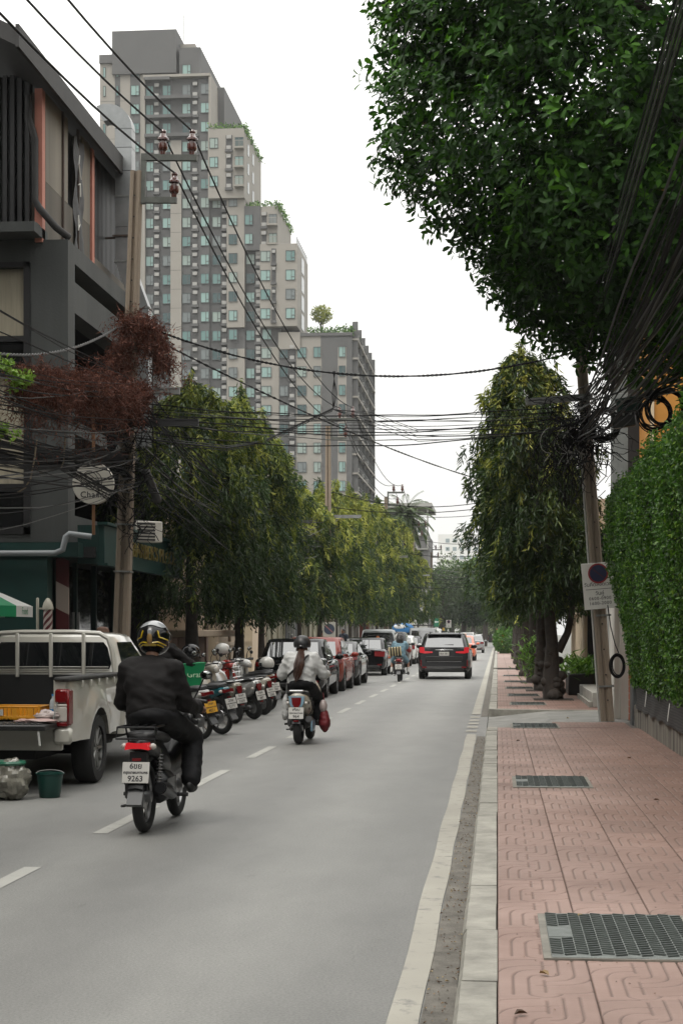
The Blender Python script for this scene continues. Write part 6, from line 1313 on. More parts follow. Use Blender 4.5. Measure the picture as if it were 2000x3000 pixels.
    for i in range(8):
        a = rad(20 + i * 18); rr = R + .03; rows.append([(x, WB + rr * math.cos(a), R + rr * math.sin(a) + dz) for x, dz in ((-.06, -.03), (-.05, 0), (0, .012), (.05, 0), (.06, -.03))])
    q.loft(rows, 0, (False, False), False); q.build('front_mudguard', fr, t)
    q = MB(); q.tube([(-.33, .84, 1.02), (-.25, .87, 1.03), (-.12, .95, 1.0), (0, .96, .99), (.12, .95, 1.0), (.25, .87, 1.03), (.33, .84, 1.02)], .012, 7); q.build('handlebar', BIKEBLK, t)
    for sx in (-1, 1):
        q = MB(); q.cyl((sx * .25, .868, 1.03), (sx * .35, .832, 1.018), .017, .017, 10); q.build('grip', SEATM, t); q = MB(); q.tube([(sx * .2, .93, 1.03), (sx * .17, .99, 1.02)], .008, 5); q.build('brake_lever', ALLOY, t)
        m_ = MB(); m_.tube([(sx * .22, .90, 1.03), (sx * .27, .93, 1.14), (sx * .31, .90, 1.22)], .007, 6); m_.ell((sx * .33, .90, 1.245), (.055, .022, .04), 14, 8); m_ = m_.build('mirror', BIKEBLK, t); q = MB(); q.ell((sx * .33, .884, 1.245), (.047, .01, .033), 14, 8); q.build('mirror_glass', MIRR, m_)
        q = MB(); q.cyl((sx * .12, .42, .27), (sx * .27, .42, .27), .016, .016, 8); q.build('foot_peg', TYRE, t)
        q = MB(); q.ell((sx * (.13 if sc else .115), -.18 if sc else -.2, .60 if sc else .705), (.03, .035, .028), 10, 6); q.build('indicator', CLEAR, t)
    # lamp, plate and its hanger
    q = MB(); zl = .62 if sc else .705
    if sc: q.prism([(-lampw, zl + .06), (lampw, zl + .06), (lampw * .85, zl - .03), (lampw * .45, zl - .075), (-lampw * .45, zl - .075), (-lampw * .85, zl - .03)], 'y', -.235, -.12)
    else: q.prism([(-.085, zl + .03), (.085, zl + .03), (.095, zl - .025), (.04, zl - .015), (-.04, zl - .015), (-.095, zl - .025)], 'y', -.275, -.15)
    q.build('tail_lamp', lamp or LAMP, t, ang=20)
    zp = .46 if sc else .505; yp = -.255 if sc else -.30
    q = MB(); q.prism([(-.2, .66), (-.12, .62), (-.22, .36), (-.26, .36)], 'x', -.07, .07); q.build('plate_hanger', BIKEBLK, t, smooth=False)
    if pl: plate(t, (0, yp, zp), [(pl[0], .05, .062), (pl[1], .0, .030), (pl[2], -.05, .062)], .215, .168, plm, (rad(-14), 0, 0))
    q = MB(); q.box((0, -.262, .605 if not sc else .35), (.07, .012, .022)); q.build('reflector', LAMP, t)
    if not sc: q = MB(); q.prism([(-.24, .44), (-.2, .45), (-.34, .24), (-.37, .26)], 'x', -.06, .06); q.build('mud_flap', mat('flap_grey', (.06, .062, .064), .5), t, smooth=False)
    if rack:
        q = MB(); z = .86
        q.tube([(-.14, .1, z), (-.15, -.28, z), (.15, -.28, z), (.14, .1, z)], .009, 6); q.tube([(-.15, -.28, z), (-.16, -.3, z - .09), (.16, -.3, z - .09), (.15, -.28, z)], .008, 6)
        for x in (-.07, 0, .07): q.tube([(x, .1, z), (x, -.28, z)], .006, 5)
        q.tube([(-.13, -.1, z), (-.1, -.1, .72)], .008, 5); q.tube([(.13, -.1, z), (.1, -.1, .72)], .008, 5); q.build('rear_rack', BIKEBLK, t)
    else:
        q = MB(); q.tube([(-.12, .2, .74), (-.13, -.1, .775), (-.09, -.24, .78), (.09, -.24, .78), (.13, -.1, .775), (.12, .2, .74)], .012, 7); q.build('grab_rail', BIKEBLK if not sc else CHROME, t)
    q = MB(); q.tube([(-.14, .3, .2), (-.24 if stand else -.16, .12 if stand else -.1, .01 if stand else .22)], .012, 6); q.build('side_stand', ENG, t)
    return t
BKK = 'กรุงเทพมหานคร'
CREAMP = mat('scooter_cream', (.40, .37, .31), .25, coat=.8); BEIGEP = mat('scooter_beige', (.28, .255, .205), .25, .3, coat=.8); TEAL = mat('bike_teal', (.005, .12, .15), .25, coat=.8); SILVP = mat('scooter_silver', (.33, .33, .32), .25, .4, coat=.8); WHITEP = mat('bike_white', (.50, .50, .48), .25, coat=.8); REDP = mat('bike_red', (.30, .02, .015), .25, coat=.8); SKYB = mat('scooter_blue', (.20, .33, .42), .3, coat=.8); NAVYB = mat('bike_navy', (.012, .02, .035), .25, coat=.8)
m1 = motorbike('black step-through motorcycle with lit red tail lamp and rear rack, ridden nearest the camera', -2.82, 13.25, rad(-1.0), BIKEBLK, pl=('6ขย', BKK, '9263'), lamp=LAMPON, rack=True)
m2 = motorbike('pale scooter with blue trim and patterned sides, ridden by the person in white', -2.85, 24.0, rad(-1.5), CREAMP, 'scooter', pl=('ฬงบ', BKK, '964'), lean=0, lampw=.07)
q = MB(); q.prism([(-.115, .70), (.115, .70), (.10, .60), (.05, .50), (-.05, .50), (-.10, .60)], 'y', -.222, -.12); q.build('tail_panel', SKYB, m2, ang=20)
q = MB(); q.box((.2, .06, .27), (.03, .34, .16), bev=.012); q.build('side_cover', SKYB, m2)
q = MB()
for k in range(26):
    a = random.uniform(-.08, .3); z = random.uniform(.5, .68); sx = random.choice((-1, 1, 1)); q.torus((sx * (.158 + .02 * (a > .05)), a, z), random.uniform(.012, .024), .004, 'x', 10, 4)
tag(q.build('printed_pattern', INK, m2), kind='stuff')
m3 = motorbike('red and black motorcycle with white plate ridden by the person in a blue shirt', -3.23, 55.2, 0, BIKEBLK, side=REDP, pl=('4ขก', BKK, '4774'))
m4 = motorbike('tiny dark motorcycle near the vanishing point', -1.9, 228, 0, BIKEBLK)
hd = rad(48); G = 'motorcycles parked at an angle along the left kerb'
PB = [(-4.42, 24.9, NAVYB, 'under', WHITEP, PLATEY, ('1กพ', BKK, '4021'), 'dark sports motorcycle with a yellow number plate, nearest of the parked row', LAMP, None),
      (-4.34, 26.25, BIKEBLK, 'under', TEAL, None, ('2กษ', BKK, '5171'), 'parked motorcycle with bright teal side panels', LAMP, None),
      (-4.62, 29.4, BEIGEP, 'scooter', None, None, ('5กฬ', BKK, '5339'), 'parked beige scooter with a chrome rear rack', LAMP, CREAMP),
      (-4.5, 30.9, SILVP, 'scooter', None, None, ('3ขค', BKK, '887'), 'parked silver scooter with script on its flank', LAMP, None),
      (-4.55, 32.6, CREAMP, 'scooter', None, None, ('8กน', BKK, '2265'), 'parked cream scooter between the silver one and the last one', LAMP, REDP),
      (-4.7, 34.4, WHITEP, 'under', None, None, ('7ขม', BKK, '905'), 'parked white step-through with red lamp, last but one of the row', LAMP, WHITEP),
      (-4.9, 36.0, BIKEBLK, 'under', None, None, None, 'parked black motorcycle at the far end of the row', LAMP, None)]
bikes = []
for i, (x, y, b_, kd, sd, pm_, pl_, lb, lm, frn) in enumerate(PB):
    bikes.append(motorbike(lb, x, y, hd + rad([0, 2, -3, 1, 4, -2, 0][i]), b_, kd, sd, pl_, pm_, rad(-7), lm, group=G, stand=True, front=frn))
for x, y, b_, kd, lb, rz in ((-6.1, 30.8, CREAMP, 'scooter', 'white scooter facing the road with a round headlamp, behind the parked row', rad(-122)), (-6.15, 33.0, REDP, 'under', 'red and white motorcycle standing behind the parked row', rad(-118)), (-6.2, 35.2, WHITEP, 'scooter', 'white scooter standing behind the parked row near the beige wall', rad(-116)), (-6.1, 37.0, BIKEBLK, 'under', 'dark motorcycle standing in the second row by the black saloon', rad(60))):
    motorbike(lb, x, y, rz, b_, kd, None, None, None, rad(-6), group='motorcycles standing in a second row', stand=True)
q = MB()
for z in (.84, .93, 1.02): q.tube([(-.09, -.19, z), (.09, -.19, z)], .007, 5)
for x in (-.09, -.03, .03, .09): q.tube([(x, -.17, .76), (x, -.19, .95), (x * .8, -.19, 1.06)], .007, 5)
q.tube([(-.072, -.19, 1.06), (0, -.19, 1.09), (.072, -.19, 1.06)], .007, 5); q.build('chrome_rack', CHROME, bikes[2])
text('Scoopy', .07, INK, bikes[3], (-.178, .16, .6), (PI / 2, 0, -PI / 2))

# ------------------------------------------------------------------ people
SKIN = mat('skin', (.36, .20, .135), .55); SKIN2 = mat('skin_tan', (.27, .145, .095), .55); JACK = mat('jacket_black', (.0105, .0095, .0095), .75, var=.15, vs=3, bump=.2, bs=120, spec=.18); WJACK = mat('jacket_white', (.47, .47, .46), .6, var=.05, vs=4); TROU = mat('trousers_black', (.007, .007, .008), .7, bump=.2, bs=60, spec=.2); SHOE = mat('shoe_black', (.012, .012, .012), .5)
HAIRB = mat('hair_black', (.010, .008, .007), .35, streak=.3, vs=60); HAIRR = mat('hair_auburn', (.045, .017, .009), .35, streak=.5, vs=60); DENIM = mat('shirt_blue', (.12, .21, .26), .7, var=.12, vs=5); CREW = mat('sleeve_red', (.30, .03, .025), .6); SOCK = mat('sock_white', (.5, .5, .48), .7)
from mathutils import noise as mnoise
def limb(q, pts, rs, n=12):
    for (a, ra), (b, rb) in zip(zip(pts[:-1], rs[:-1]), zip(pts[1:], rs[1:])):
        q.cyl(a, b, ra, rb, n); q.ell(a, ra, n, 8)
    q.ell(pts[-1], rs[-1], n, 8)
def fuse(name, q, m, parent, voxel=.018, wr=0.0, wf=6.0, smooth=3, seed=0, loc=(0, 0, 0)):
    "join overlapping shapes into one continuous skin, with folds of depth wr"
    me = q.me(name, m, True, 180); o = bpy.data.objects.new('tmp', me); COL.objects.link(o)
    r = o.modifiers.new('r', 'REMESH'); r.mode = 'VOXEL'; r.voxel_size = voxel
    s = o.modifiers.new('s', 'SMOOTH'); s.iterations = smooth; s.factor = .6
    dg = bpy.context.evaluated_depsgraph_get(); me2 = bpy.data.meshes.new_from_object(o.evaluated_get(dg)); COL.objects.unlink(o); bpy.data.objects.remove(o); me2.name = name
    if wr:
        n = len(me2.vertices); co = np.zeros(n * 3, np.float32); no = np.zeros(n * 3, np.float32); me2.vertices.foreach_get('co', co); me2.vertices.foreach_get('normal', no); co = co.reshape(-1, 3); no = no.reshape(-1, 3)
        d = np.array([(1 - abs(mnoise.noise(Vector((p[0] * wf * .7 + seed, p[1] * wf * .7, p[2] * wf * 1.6 + p[0] * wf * .5))))) ** 2 * .6 + mnoise.noise(Vector((p[0] * wf * 2 + seed, p[1] * wf * 2, p[2] * wf * 3))) * .35 for p in co]); me2.vertices.foreach_set('co', (co + no * ((d - .35) * wr)[:, None]).astype(np.float32).ravel()); me2.update()
    me2.shade_smooth(); me2.materials.clear(); me2.materials.append(m); return link(name, me2, parent, loc)
def hand(parent, p, fwd, palm_up, m, s=1.0, side=1):
    "fist closed round a grip: palm, four curled fingers, thumb"
    p = Vector(p); f = Vector(fwd).normalized(); u = Vector(palm_up).normalized(); w_ = f.cross(u).normalized() * side; q = MB()
    q.ell(p - f * .025 * s, (.04 * s, .045 * s, .022 * s), 10, 7, 0, Matrix((w_, f, u)).transposed())
    for k, ln in enumerate((.85, 1, .95, .75)):
        b = p + w_ * (.028 - .019 * k) * s + f * .015 * s; q.tube([b + u * .008, b + f * .035 * ln * s + u * .006, b + f * .042 * ln * s - u * .02 * s, b + f * .015 * s - u * .034 * s], [.0095 * s, .009 * s, .0085 * s, .0075 * s], 7)
    q.tube([p + w_ * .035 * s - f * .03 * s, p + w_ * .05 * s - f * .0 * s - u * .012 * s, p + w_ * .03 * s + f * .02 * s - u * .03 * s], [.012 * s, .010 * s, .008 * s], 7)
    return q.build('hand', m, parent)
def head(q, c, s=1.0, yaw=0):
    c = Vector(c); R = Matrix.Rotation(yaw, 3, 'Z')
    q.ell(c + R @ Vector((0, 0, .02)) * s, (.075 * s, .095 * s, .105 * s), 16, 12, 0, R); q.ell(c + R @ Vector((0, .03, -.06)) * s, (.056 * s, .062 * s, .06 * s), 14, 10, 0, R); q.ell(c + R @ Vector((0, .098, -.012)) * s, (.014 * s, .02 * s, .026 * s), 8, 6, 0, R)
    for sx in (-1, 1): q.ell(c + R @ Vector((sx * .078, -.005, -.005)) * s, (.012 * s, .025 * s, .034 * s), 8, 6, 0, R)
def face(parent, c, s=1.0, yaw=0):
    c = Vector(c); R = Matrix.Rotation(yaw, 3, 'Z'); q = MB()
    for sx in (-1, 1): q.ell(c + R @ Vector((sx * .03, .085, .012)) * s, (.012 * s, .008 * s, .007 * s), 8, 6, 0, R); q.ell(c + R @ Vector((sx * .03, .087, .034)) * s, (.018 * s, .006 * s, .004 * s), 8, 6, 0, R)
    q.build('eyes', INK, parent); q = MB(); q.ell(c + R @ Vector((0, .092, -.055)) * s, (.022 * s, .008 * s, .007 * s), 10, 6, 0, R); q.build('mouth', mat('lips', (.25, .08, .07), .5), parent)
def rider(label, loc, S, bulk, skin, jm, tm, cat='person', wr=.02, hem=.86, lean=0, sleeve=None, bare_leg=False, seed=0, group=None, voxel=.018, foot_side=1, hs=1.0):
    "S: joint positions in metres from the ground point under the rear wheel"
    J = {k: Vector(v) for k, v in S.items()}; sh = (J['shl'] + J['shr']) / 2; hp = J['hip']
    q = MB(); head(q, J['head'], hs); limb(q, [sh, J['head'] - Vector((0, .02, .07))], [.06, .052]); limb(q, [hp, (hp + sh) / 2, sh - Vector((0, 0, .04))], [.11, .105, .10])
    for a in 'lr':
        limb(q, [J['sh' + a], J['el' + a], J['ha' + a]], [.048, .038, .027]); limb(q, [hp + Vector((.08 if a == 'r' else -.08, 0, 0)), J['kn' + a], J['ft' + a]], [.078, .05, .036])
    t = fuse('person', q, skin, None, voxel, 0, smooth=3); t.location = loc; t.rotation_euler = (0, 0, lean); tag(t, label, cat, group)
    q = MB(); b = bulk; up = (sh - hp)
    R = up.to_track_quat('Z', 'Y').to_matrix()
    q.ell(hp + up * .10, (.175 * b, .135 * b, .13), 18, 10, 0, R); q.ell(hp + up * .38, (.172 * b, .145 * b, .2), 18, 10, 0, R); q.ell(hp + up * .68, (.19 * b, .135 * b, .2), 18, 10, 0, R); q.ell(hp + up * .88, (.185 * b, .10 * b, .11), 18, 10, 0, R); q.ell(sh + Vector((0, .02, .06)), (.072, .075, .085), 14, 8)
    for a in 'lr': limb(q, [sh + Vector((0, .01, .075)), J['sh' + a] * .85 + sh * .15 - Vector((0, 0, .01))], [.062, .078 * b])
    for a in 'lr':
        if sleeve is None: limb(q, [J['sh' + a], (J['sh' + a] * .4 + J['el' + a] * .6), J['el' + a], J['ha' + a] * .9 + J['el' + a] * .1], [.082 * b, .074 * b, .066 * b, .048 * b])
        else: limb(q, [J['sh' + a], J['sh' + a] * .55 + J['el' + a] * .45], [.08 * b, .078 * b])
    fuse('jacket' if sleeve is None else 'shirt', q, jm, t, voxel, wr, 7, 3, seed)
    if sleeve:
        for a in 'lr': q = MB(); limb(q, [J['sh' + a] * .6 + J['el' + a] * .4, J['el' + a], J['ha' + a] * .8 + J['el' + a] * .2], [.066 * b, .058 * b, .042 * b]); fuse('sleeve', q, sleeve, t, voxel, .01, 8, 2, seed)
    q = MB(); q.ell(hp, (.165 * b, .15 * b, .115), 16, 10)
    for a in 'lr':
        h_ = hp + Vector((.085 if a == 'r' else -.085, 0, -.01))
        if bare_leg: limb(q, [h_, h_ * .3 + J['kn' + a] * .7], [.1 * b, .085 * b])
        else: limb(q, [h_, J['kn' + a], J['kn' + a] * .45 + J['ft' + a] * .55, J['ft' + a] + Vector((0, 0, .06))], [.105 * b, .078 * b, .074 * b, .07 * b])
    fuse('shorts' if bare_leg else 'trousers', q, tm, t, voxel, .014, 8, 3, seed + 3)
    for a in 'lr':
        q = MB(); f = J['ft' + a]; q.ell(f + Vector((0, .05, -.02)), (.042, .12, .04), 12, 8); q.ell(f + Vector((0, -.03, 0)), (.04, .06, .055), 10, 8); q.build('shoe', SHOE, t)
        if bare_leg: q = MB(); limb(q, [J['ft' + a] + Vector((0, 0, .02)), J['ft' + a] * .55 + J['kn' + a] * .45], [.045, .054]); q.build('sock', SOCK, t)
        d = (J['ha' + a] - J['el' + a]).normalized(); hand(t, J['ha' + a] + d * .03, d, (0, 0, 1), skin, 1.0, 1 if a == 'r' else -1)
    return t, J
def on(c, r, az, el, k=1.0): c = Vector(c); return c + Vector((r[0] * math.sin(az) * math.cos(el), -r[1] * math.cos(az) * math.cos(el), r[2] * math.sin(el))) * k
HB = mat('helmet_black', (.005, .005, .006), .14, spec=.4); HY = mat('helmet_yellow', (.42, .29, .012), .25, coat=1); HG = mat('helmet_grey', (.24, .25, .26), .16, coat=.5); HM = mat('helmet_matte', (.016, .016, .017), .42); HW = mat('helmet_white', (.46, .45, .42), .25, coat=.8); VIS = mat('visor', (.004, .004, .005), .05, spec=.6)
POSE = dict(hip=(0, .34, .88), shl=(-.2, .42, 1.36), shr=(.2, .42, 1.36), head=(0, .47, 1.555), ell=(-.33, .58, 1.1), elr=(.34, .58, 1.1), hal=(-.32, .83, 1.04), har=(.32, .83, 1.04), knl=(-.17, .84, .70), knr=(.19, .84, .70), ftl=(-.22, .58, .31), ftr=(.25, .58, .31))
P1 = dict(POSE, hip=(0, .28, .93), shl=(-.19, .36, 1.31), shr=(.16, .36, 1.30), ell=(-.275, .45, 1.03), elr=(.245, .44, 1.02), hal=(-.31, .78, .98), har=(.30, .78, .97), head=(-.01, .42, 1.56), knr=(.24, .82, .72), ftr=(.28, .55, .33))
r1, J1 = rider('rider in a black jacket, dark trousers and black and yellow helmet on the nearest motorcycle', (-2.83, 13.25, 0), P1, 1.2, SKIN2, JACK, TROU, wr=.024, seed=1, lean=rad(-1), voxel=.015)
hc, hr = Vector((-.01, .43, 1.565)), (.132, .155, .138)
q = MB(); q.ell(hc, hr, 28, 20); q.ell(hc + Vector((0, .02, -.06)), (.125, .145, .09), 24, 12); fuse('helmet', q, HB, r1, .01, 0, smooth=2)
q = MB(); rows = [[on(hc, hr, -1.5 + 3.0 * j / 14, .72 + .78 * i / 7 + .12 * math.cos((-1.5 + 3.0 * j / 14) * 3.0) * (1 - i / 7), 1.035) for j in range(15)] for i in range(8)]; q.loft(rows, 0, (False, False), False); q.build('helmet_top', HG, r1, ang=80)
q = MB(); q.box(on(hc, hr, 0, .3, 1.05), (.035, .012, .05), bev=.01); q.build('helmet_vent', HG, r1)
q = MB()
for sx in (-1, 1):
    for path in ([(.52, .42), (.60, .02), (1.1, -.12), (1.35, -.18)], [(.16, -.30), (.5, -.26), (.95, -.42), (1.3, -.5)], [(.45, -.42), (.8, -.52), (1.1, -.62)]):
        pts = []
        for (a, e), (a2, e2) in zip(path[:-1], path[1:]): pts += [on(hc, hr, sx * (a + (a2 - a) * k / 5), e + (e2 - e) * k / 5, 1.012 + (.02 if e < -.2 else 0)) for k in range(5)]
        q.tube(pts, .0065, 5)
q.build('yellow_stripe', HY, r1)
q = MB(); rows = [[on(hc, hr, -.42 + .84 * j / 8, -.5 + (.22 - .1 * abs(j - 4) / 4) * i / 3, 1.045) for j in range(9)] for i in range(4)]; q.loft(rows, 0, (False, False), False); q.build('yellow_panel', HY, r1, ang=80)
q = MB(); q.ell(on(hc, hr, 0, -.05, 1.01), (.022, .012, .05), 12, 8); q.build('helmet_badge', mat('dull_gold', (.20, .12, .04), .4), r1)
P2 = dict(POSE, hip=(.0, .24, .86), shl=(-.17, .30, 1.24), shr=(.17, .30, 1.24), head=(0, .36, 1.42), ell=(-.30, .34, .99), elr=(.31, .36, 1.0), hal=(-.30, .68, .98), har=(.32, .70, 1.0), knl=(-.12, .72, .66), knr=(.2, .68, .62), ftl=(-.15, .55, .33), ftr=(.22, .5, .3))
r2, J2 = rider('rider in a puffy white jacket with a long auburn ponytail and matte black helmet', (-2.85, 24.0, 0), P2, 1.2, SKIN, WJACK, TROU, wr=.024, seed=5, lean=rad(-1.5), voxel=.016)
hc, hr = Vector((0, .36, 1.445)), (.128, .15, .13)
q = MB(); rows = [[on(hc, hr, 2 * PI * j / 30, -.42 + (PI / 2 + .40) * i / 12) for j in range(30)] for i in range(13)]; q.loft(rows); q.build('helmet', HM, r2, ang=80)
q = MB(); q.box(on(hc, hr, 0, -.2, 1.01), (.055, .008, .018), bev=.003); q.build('helmet_clip', CHROME, r2)
g = random.Random(4); q = MB()
for k in range(46):
    x, y = g.gauss(0, .016), g.gauss(0, .010); e = g.uniform(.75, 1.05); q.tube([(x * .7, .26 + y, 1.37), (x * 1.3 + .01, .14 + y, 1.29), (x * 1.9 + .0, .085 + y, 1.16), (x * 1.6 - .025, .06 + y, 1.36 - .38 * e), (x * .8 - .045, .055 + y, 1.36 - .45 * e)], [.010, .012, .011, .008, .002], 5)
q.build('ponytail', HAIRR, r2); q = MB(); q.ell((0, .33, 1.36), (.09, .09, .07), 12, 8); q.build('hair', HAIRR, r2)
q = MB(); q.tube([(.12, .32, 1.29), (.10, .15, 1.27), (.02, .085, 1.16), (-.09, .07, 1.06), (-.17, .12, .99), (-.19, .25, .97)], .016, 6); q.build('bag_strap', TRIM, r2)
rb_ = thing('red_bag', 'dark red bag with clear plastic top hanging at the right of the pale scooter', 'bag', (-2.85 + .33, 24.4, .18)); q = MB(); q.ell((.0, 0, .17), (.07, .085, .15), 14, 10); q.ell((.005, 0, .12), (.085, .10, .15), 14, 10); fuse('sack', q, mat('bag_red', (.13, .008, .012), .6), rb_, .016, .02, 9); q = MB(); q.ell((-.015, 0, .35), (.06, .08, .1), 12, 8); q.build('plastic_top', mat('bag_clear', (.4, .33, .31), .15, spec=.6), rb_); q = MB(); q.tube([(0, 0, .42), (-.02, .03, .55)], .008, 5); q.build('handle', MATS['bag_red'], rb_)
wb_ = thing('white_bag', 'white plastic bag hanging at the left side of the pale scooter', 'bag', (-2.85 - .24, 24.45, .42)); q = MB(); q.ell((0, 0, .12), (.06, .09, .17), 12, 10); q.ell((0, 0, .0), (.07, .1, .1), 12, 8); fuse('sack', q, mat('bag_white', (.46, .46, .45), .5), wb_, .016, .02, 9, 2, 3); q = MB(); q.tube([(0, 0, .26), (.01, .03, .46)], .008, 5); q.build('handle', MATS['bag_white'], wb_)
P3_ = dict(POSE, hip=(0, .30, .86), shl=(-.17, .38, 1.25), shr=(.17, .38, 1.25), head=(0, .43, 1.43), knl=(-.26, .62, .62), knr=(.27, .62, .62), ftl=(-.27, .5, .28), ftr=(.28, .5, .28), ell=(-.3, .55, 1.03), elr=(.3, .55, 1.03))
r3, J3 = rider('long haired rider in a loose blue shirt with red sleeves, bare knees and white socks', (-3.23, 55.2, 0), P3_, 1.22, SKIN, DENIM, DENIM, wr=.024, sleeve=CREW, bare_leg=True, seed=9, voxel=.02)
q = MB(); q.ell((0, .42, 1.46), (.115, .12, .125), 16, 10); q.ell((.01, .33, 1.33), (.125, .07, .17), 14, 10); q.ell((.02, .29, 1.2), (.105, .05, .12), 14, 10); fuse('hair', q, HAIRB, r3, .016, .02, 14, 2)
q = MB(); rows = [[on((-.045, .43, 1.47), (.125, .13, .13), -1.9 + 1.35 * j / 8, -.5 + 1.9 * i / 8, 1.02) for j in range(9)] for i in range(9)]; q.loft(rows, 0, (False, False), False); q.build('cap_shell', HW, r3, ang=80)
hbg = thing('handbag', 'cream and black striped handbag slung on the back of the blue shirted rider', 'handbag', (-3.36, 55.28, 1.0), 0, None, (rad(8), rad(-5), 0)); 
for k in range(9): q = MB(); q.box((-.18 + .045 * k, 0, 0), (.0445, .1, .30), bev=.012); q.build('stripe', [mat('bag_cream', (.46, .39, .23), .7), INK][k % 2], hbg)
q = MB(); q.tube([(-.17, 0, .13), (-.05, .06, .33), (.16, .22, .5), (.25, .32, .4)], .01, 5); q.build('strap', INK, hbg)
r4, _ = rider('tiny motorcyclist in dark clothes near the vanishing point', (-1.9, 228, 0), POSE, 1.15, SKIN2, JACK, TROU, wr=0, voxel=.03); q = MB(); q.ell((0, .47, 1.58), .14, 12, 8); q.build('helmet', HB, r4)
# bending delivery rider beside the parked row, and people standing behind
P5 = dict(hip=(.0, .0, .92), shl=(-.14, .17, 1.36), shr=(.16, .05, 1.36), head=(.05, .2, 1.5), ell=(-.05, .42, 1.18), elr=(.40, .06, 1.16), hal=(.12, .55, 1.06), har=(.62, .16, 1.05), knl=(-.09, .06, .5), knr=(.1, .06, .5), ftl=(-.1, 0, .09), ftr=(.11, 0, .09))
r5, J5 = rider('person in a dark grey jacket leaning over the green basket behind the near rider', (-5.15, 25.4, 0), P5, 1.05, SKIN, JACK, TROU, wr=.03, seed=12); q = MB(); q.ell((.05, .19, 1.53), (.085, .105, .10), 14, 10); q.build('hair', HAIRB, r5)
def stander(label, loc, yaw, jm, hat=None, hatm=None, sc=1.0):
    S = dict(hip=(0, 0, .93), shl=(-.19, 0, 1.40), shr=(.19, 0, 1.40), head=(0, .02, 1.585), ell=(-.24, -.02, 1.13), elr=(.24, -.02, 1.13), hal=(-.24, .05, .9), har=(.24, .05, .9), knl=(-.09, .02, .5), knr=(.09, .02, .5), ftl=(-.1, 0, .09), ftr=(.1, 0, .09))
    t, J = rider(label, loc, S, 1.0, SKIN2, jm, TROU, wr=.014, lean=yaw, seed=int(abs(loc[1]))); t.scale = [sc] * 3; face(t, J['head'])
    q = MB(); q.ell(J['head'] + Vector((0, -.015, .035)), (.085, .1, .1), 14, 10); q.build('hair', HAIRB, t)
    if hat: q = MB(); c = J['head'] + Vector((0, -.005, .06)); q.lathe([(.098, -.02), (.10, .02), (.085, .07), (.05, .09), (.003, .095)], 18, c); q.box(c + Vector((0, .11, -.01)), (.14, .1, .012), bev=.005); q.build('cap', hatm, t)
    return t
stander('person whose brown cap just shows over the pickup roof', (-5.62, 23.6, 0), 2.6, JACK, True, mat('cap_brown', (.15, .085, .06), .8, var=.2, vs=9), .975)
stander('bearded looking person in navy standing under the far left trees', (-6.7, 73.0, .1), 2.4, mat('shirt_navy', (.012, .018, .035), .7), None, None, 1.0)
stander('person with a dark cap standing by the wall beyond the faded sign', (-7.3, 70.5, .1), 2.0, JACK, True, INK, .94)
# helmets left on the parked machines
def open_helmet(label, loc, m, rz=0, s=1.0, visor=True):
    t = thing('helmet', label, 'helmet', loc, rz); c, r = (0, 0, 0), (.125 * s, .15 * s, .135 * s); q = MB(); rows = [[on(c, r, 2 * PI * j / 28, -.55 + (PI / 2 + .53) * i / 12 + (.55 * max(0, -math.cos(2 * PI * j / 28)) ** 2 * (1 - i / 12))) for j in range(28)] for i in range(13)]; q.loft(rows, 0, (False, True)); q.build('shell', m, t, ang=80)
    q = MB(); q.ell((0, 0, -.005), (.112 * s, .135 * s, .10 * s), 16, 10); q.build('lining', TRIM, t)
    if visor: q = MB(); rows = [[on(c, r, PI + -1.0 + 2 * j / 10, -.45 + .55 * i / 4, 1.05) for j in range(11)] for i in range(5)]; q.loft(rows, 0, (False, False), False); q.build('visor', VIS, t)
    q = MB(); q.cyl((.12 * s, .02, -.02), (.136 * s, .02, -.02), .012, .012, 8); q.build('stud', CHROME, t); return t
open_helmet('glossy black open helmet hanging above the green basket', (-5.35, 29.0, 1.27), HB, rad(-70), 1.1)
open_helmet('white helmet with dark visor hung on a mirror of the red motorcycle', (-5.48, 33.2, 1.27), HW, rad(100), 1.05)
open_helmet('white helmet resting on the seat of a parked scooter beside the black saloon', (-4.78, 34.6, .97), HW, rad(95), 1.1)
gb = thing('delivery_basket', 'open green delivery basket lettered on its side behind the near rider', 'basket', (-4.72, 25.6, .78), rad(20)); GRN = mat('basket_green', (.0, .22, .075), .5, var=.15, vs=6)
q = MB(); q.loft([[(-.13, -.12, 0), (.13, -.12, 0), (.13, .12, 0), (-.13, .12, 0)], [(-.2, -.17, .34), (.2, -.17, .36), (.2, .17, .36), (-.2, .17, .34)], [(-.185, -.155, .33), (.185, -.155, .35), (.185, .155, .35), (-.185, .155, .33)], [(-.12, -.11, .02), (.12, -.11, .02), (.12, .11, .02), (-.12, .11, .02)]]); q.build('basket', GRN, gb, ang=25)
text('Grab', .12, mat('pale_green_letter', (.42, .6, .40), .5), gb, (.04, -.152, .18), (PI / 2 - .14, 0, 0)); q = MB(); q.tube([(-.2, -.17, .345), (.2, -.17, .365), (.2, .17, .365), (-.2, .17, .345), (-.2, -.17, .345)], .012, 6); q.build('rim', GRN, gb)
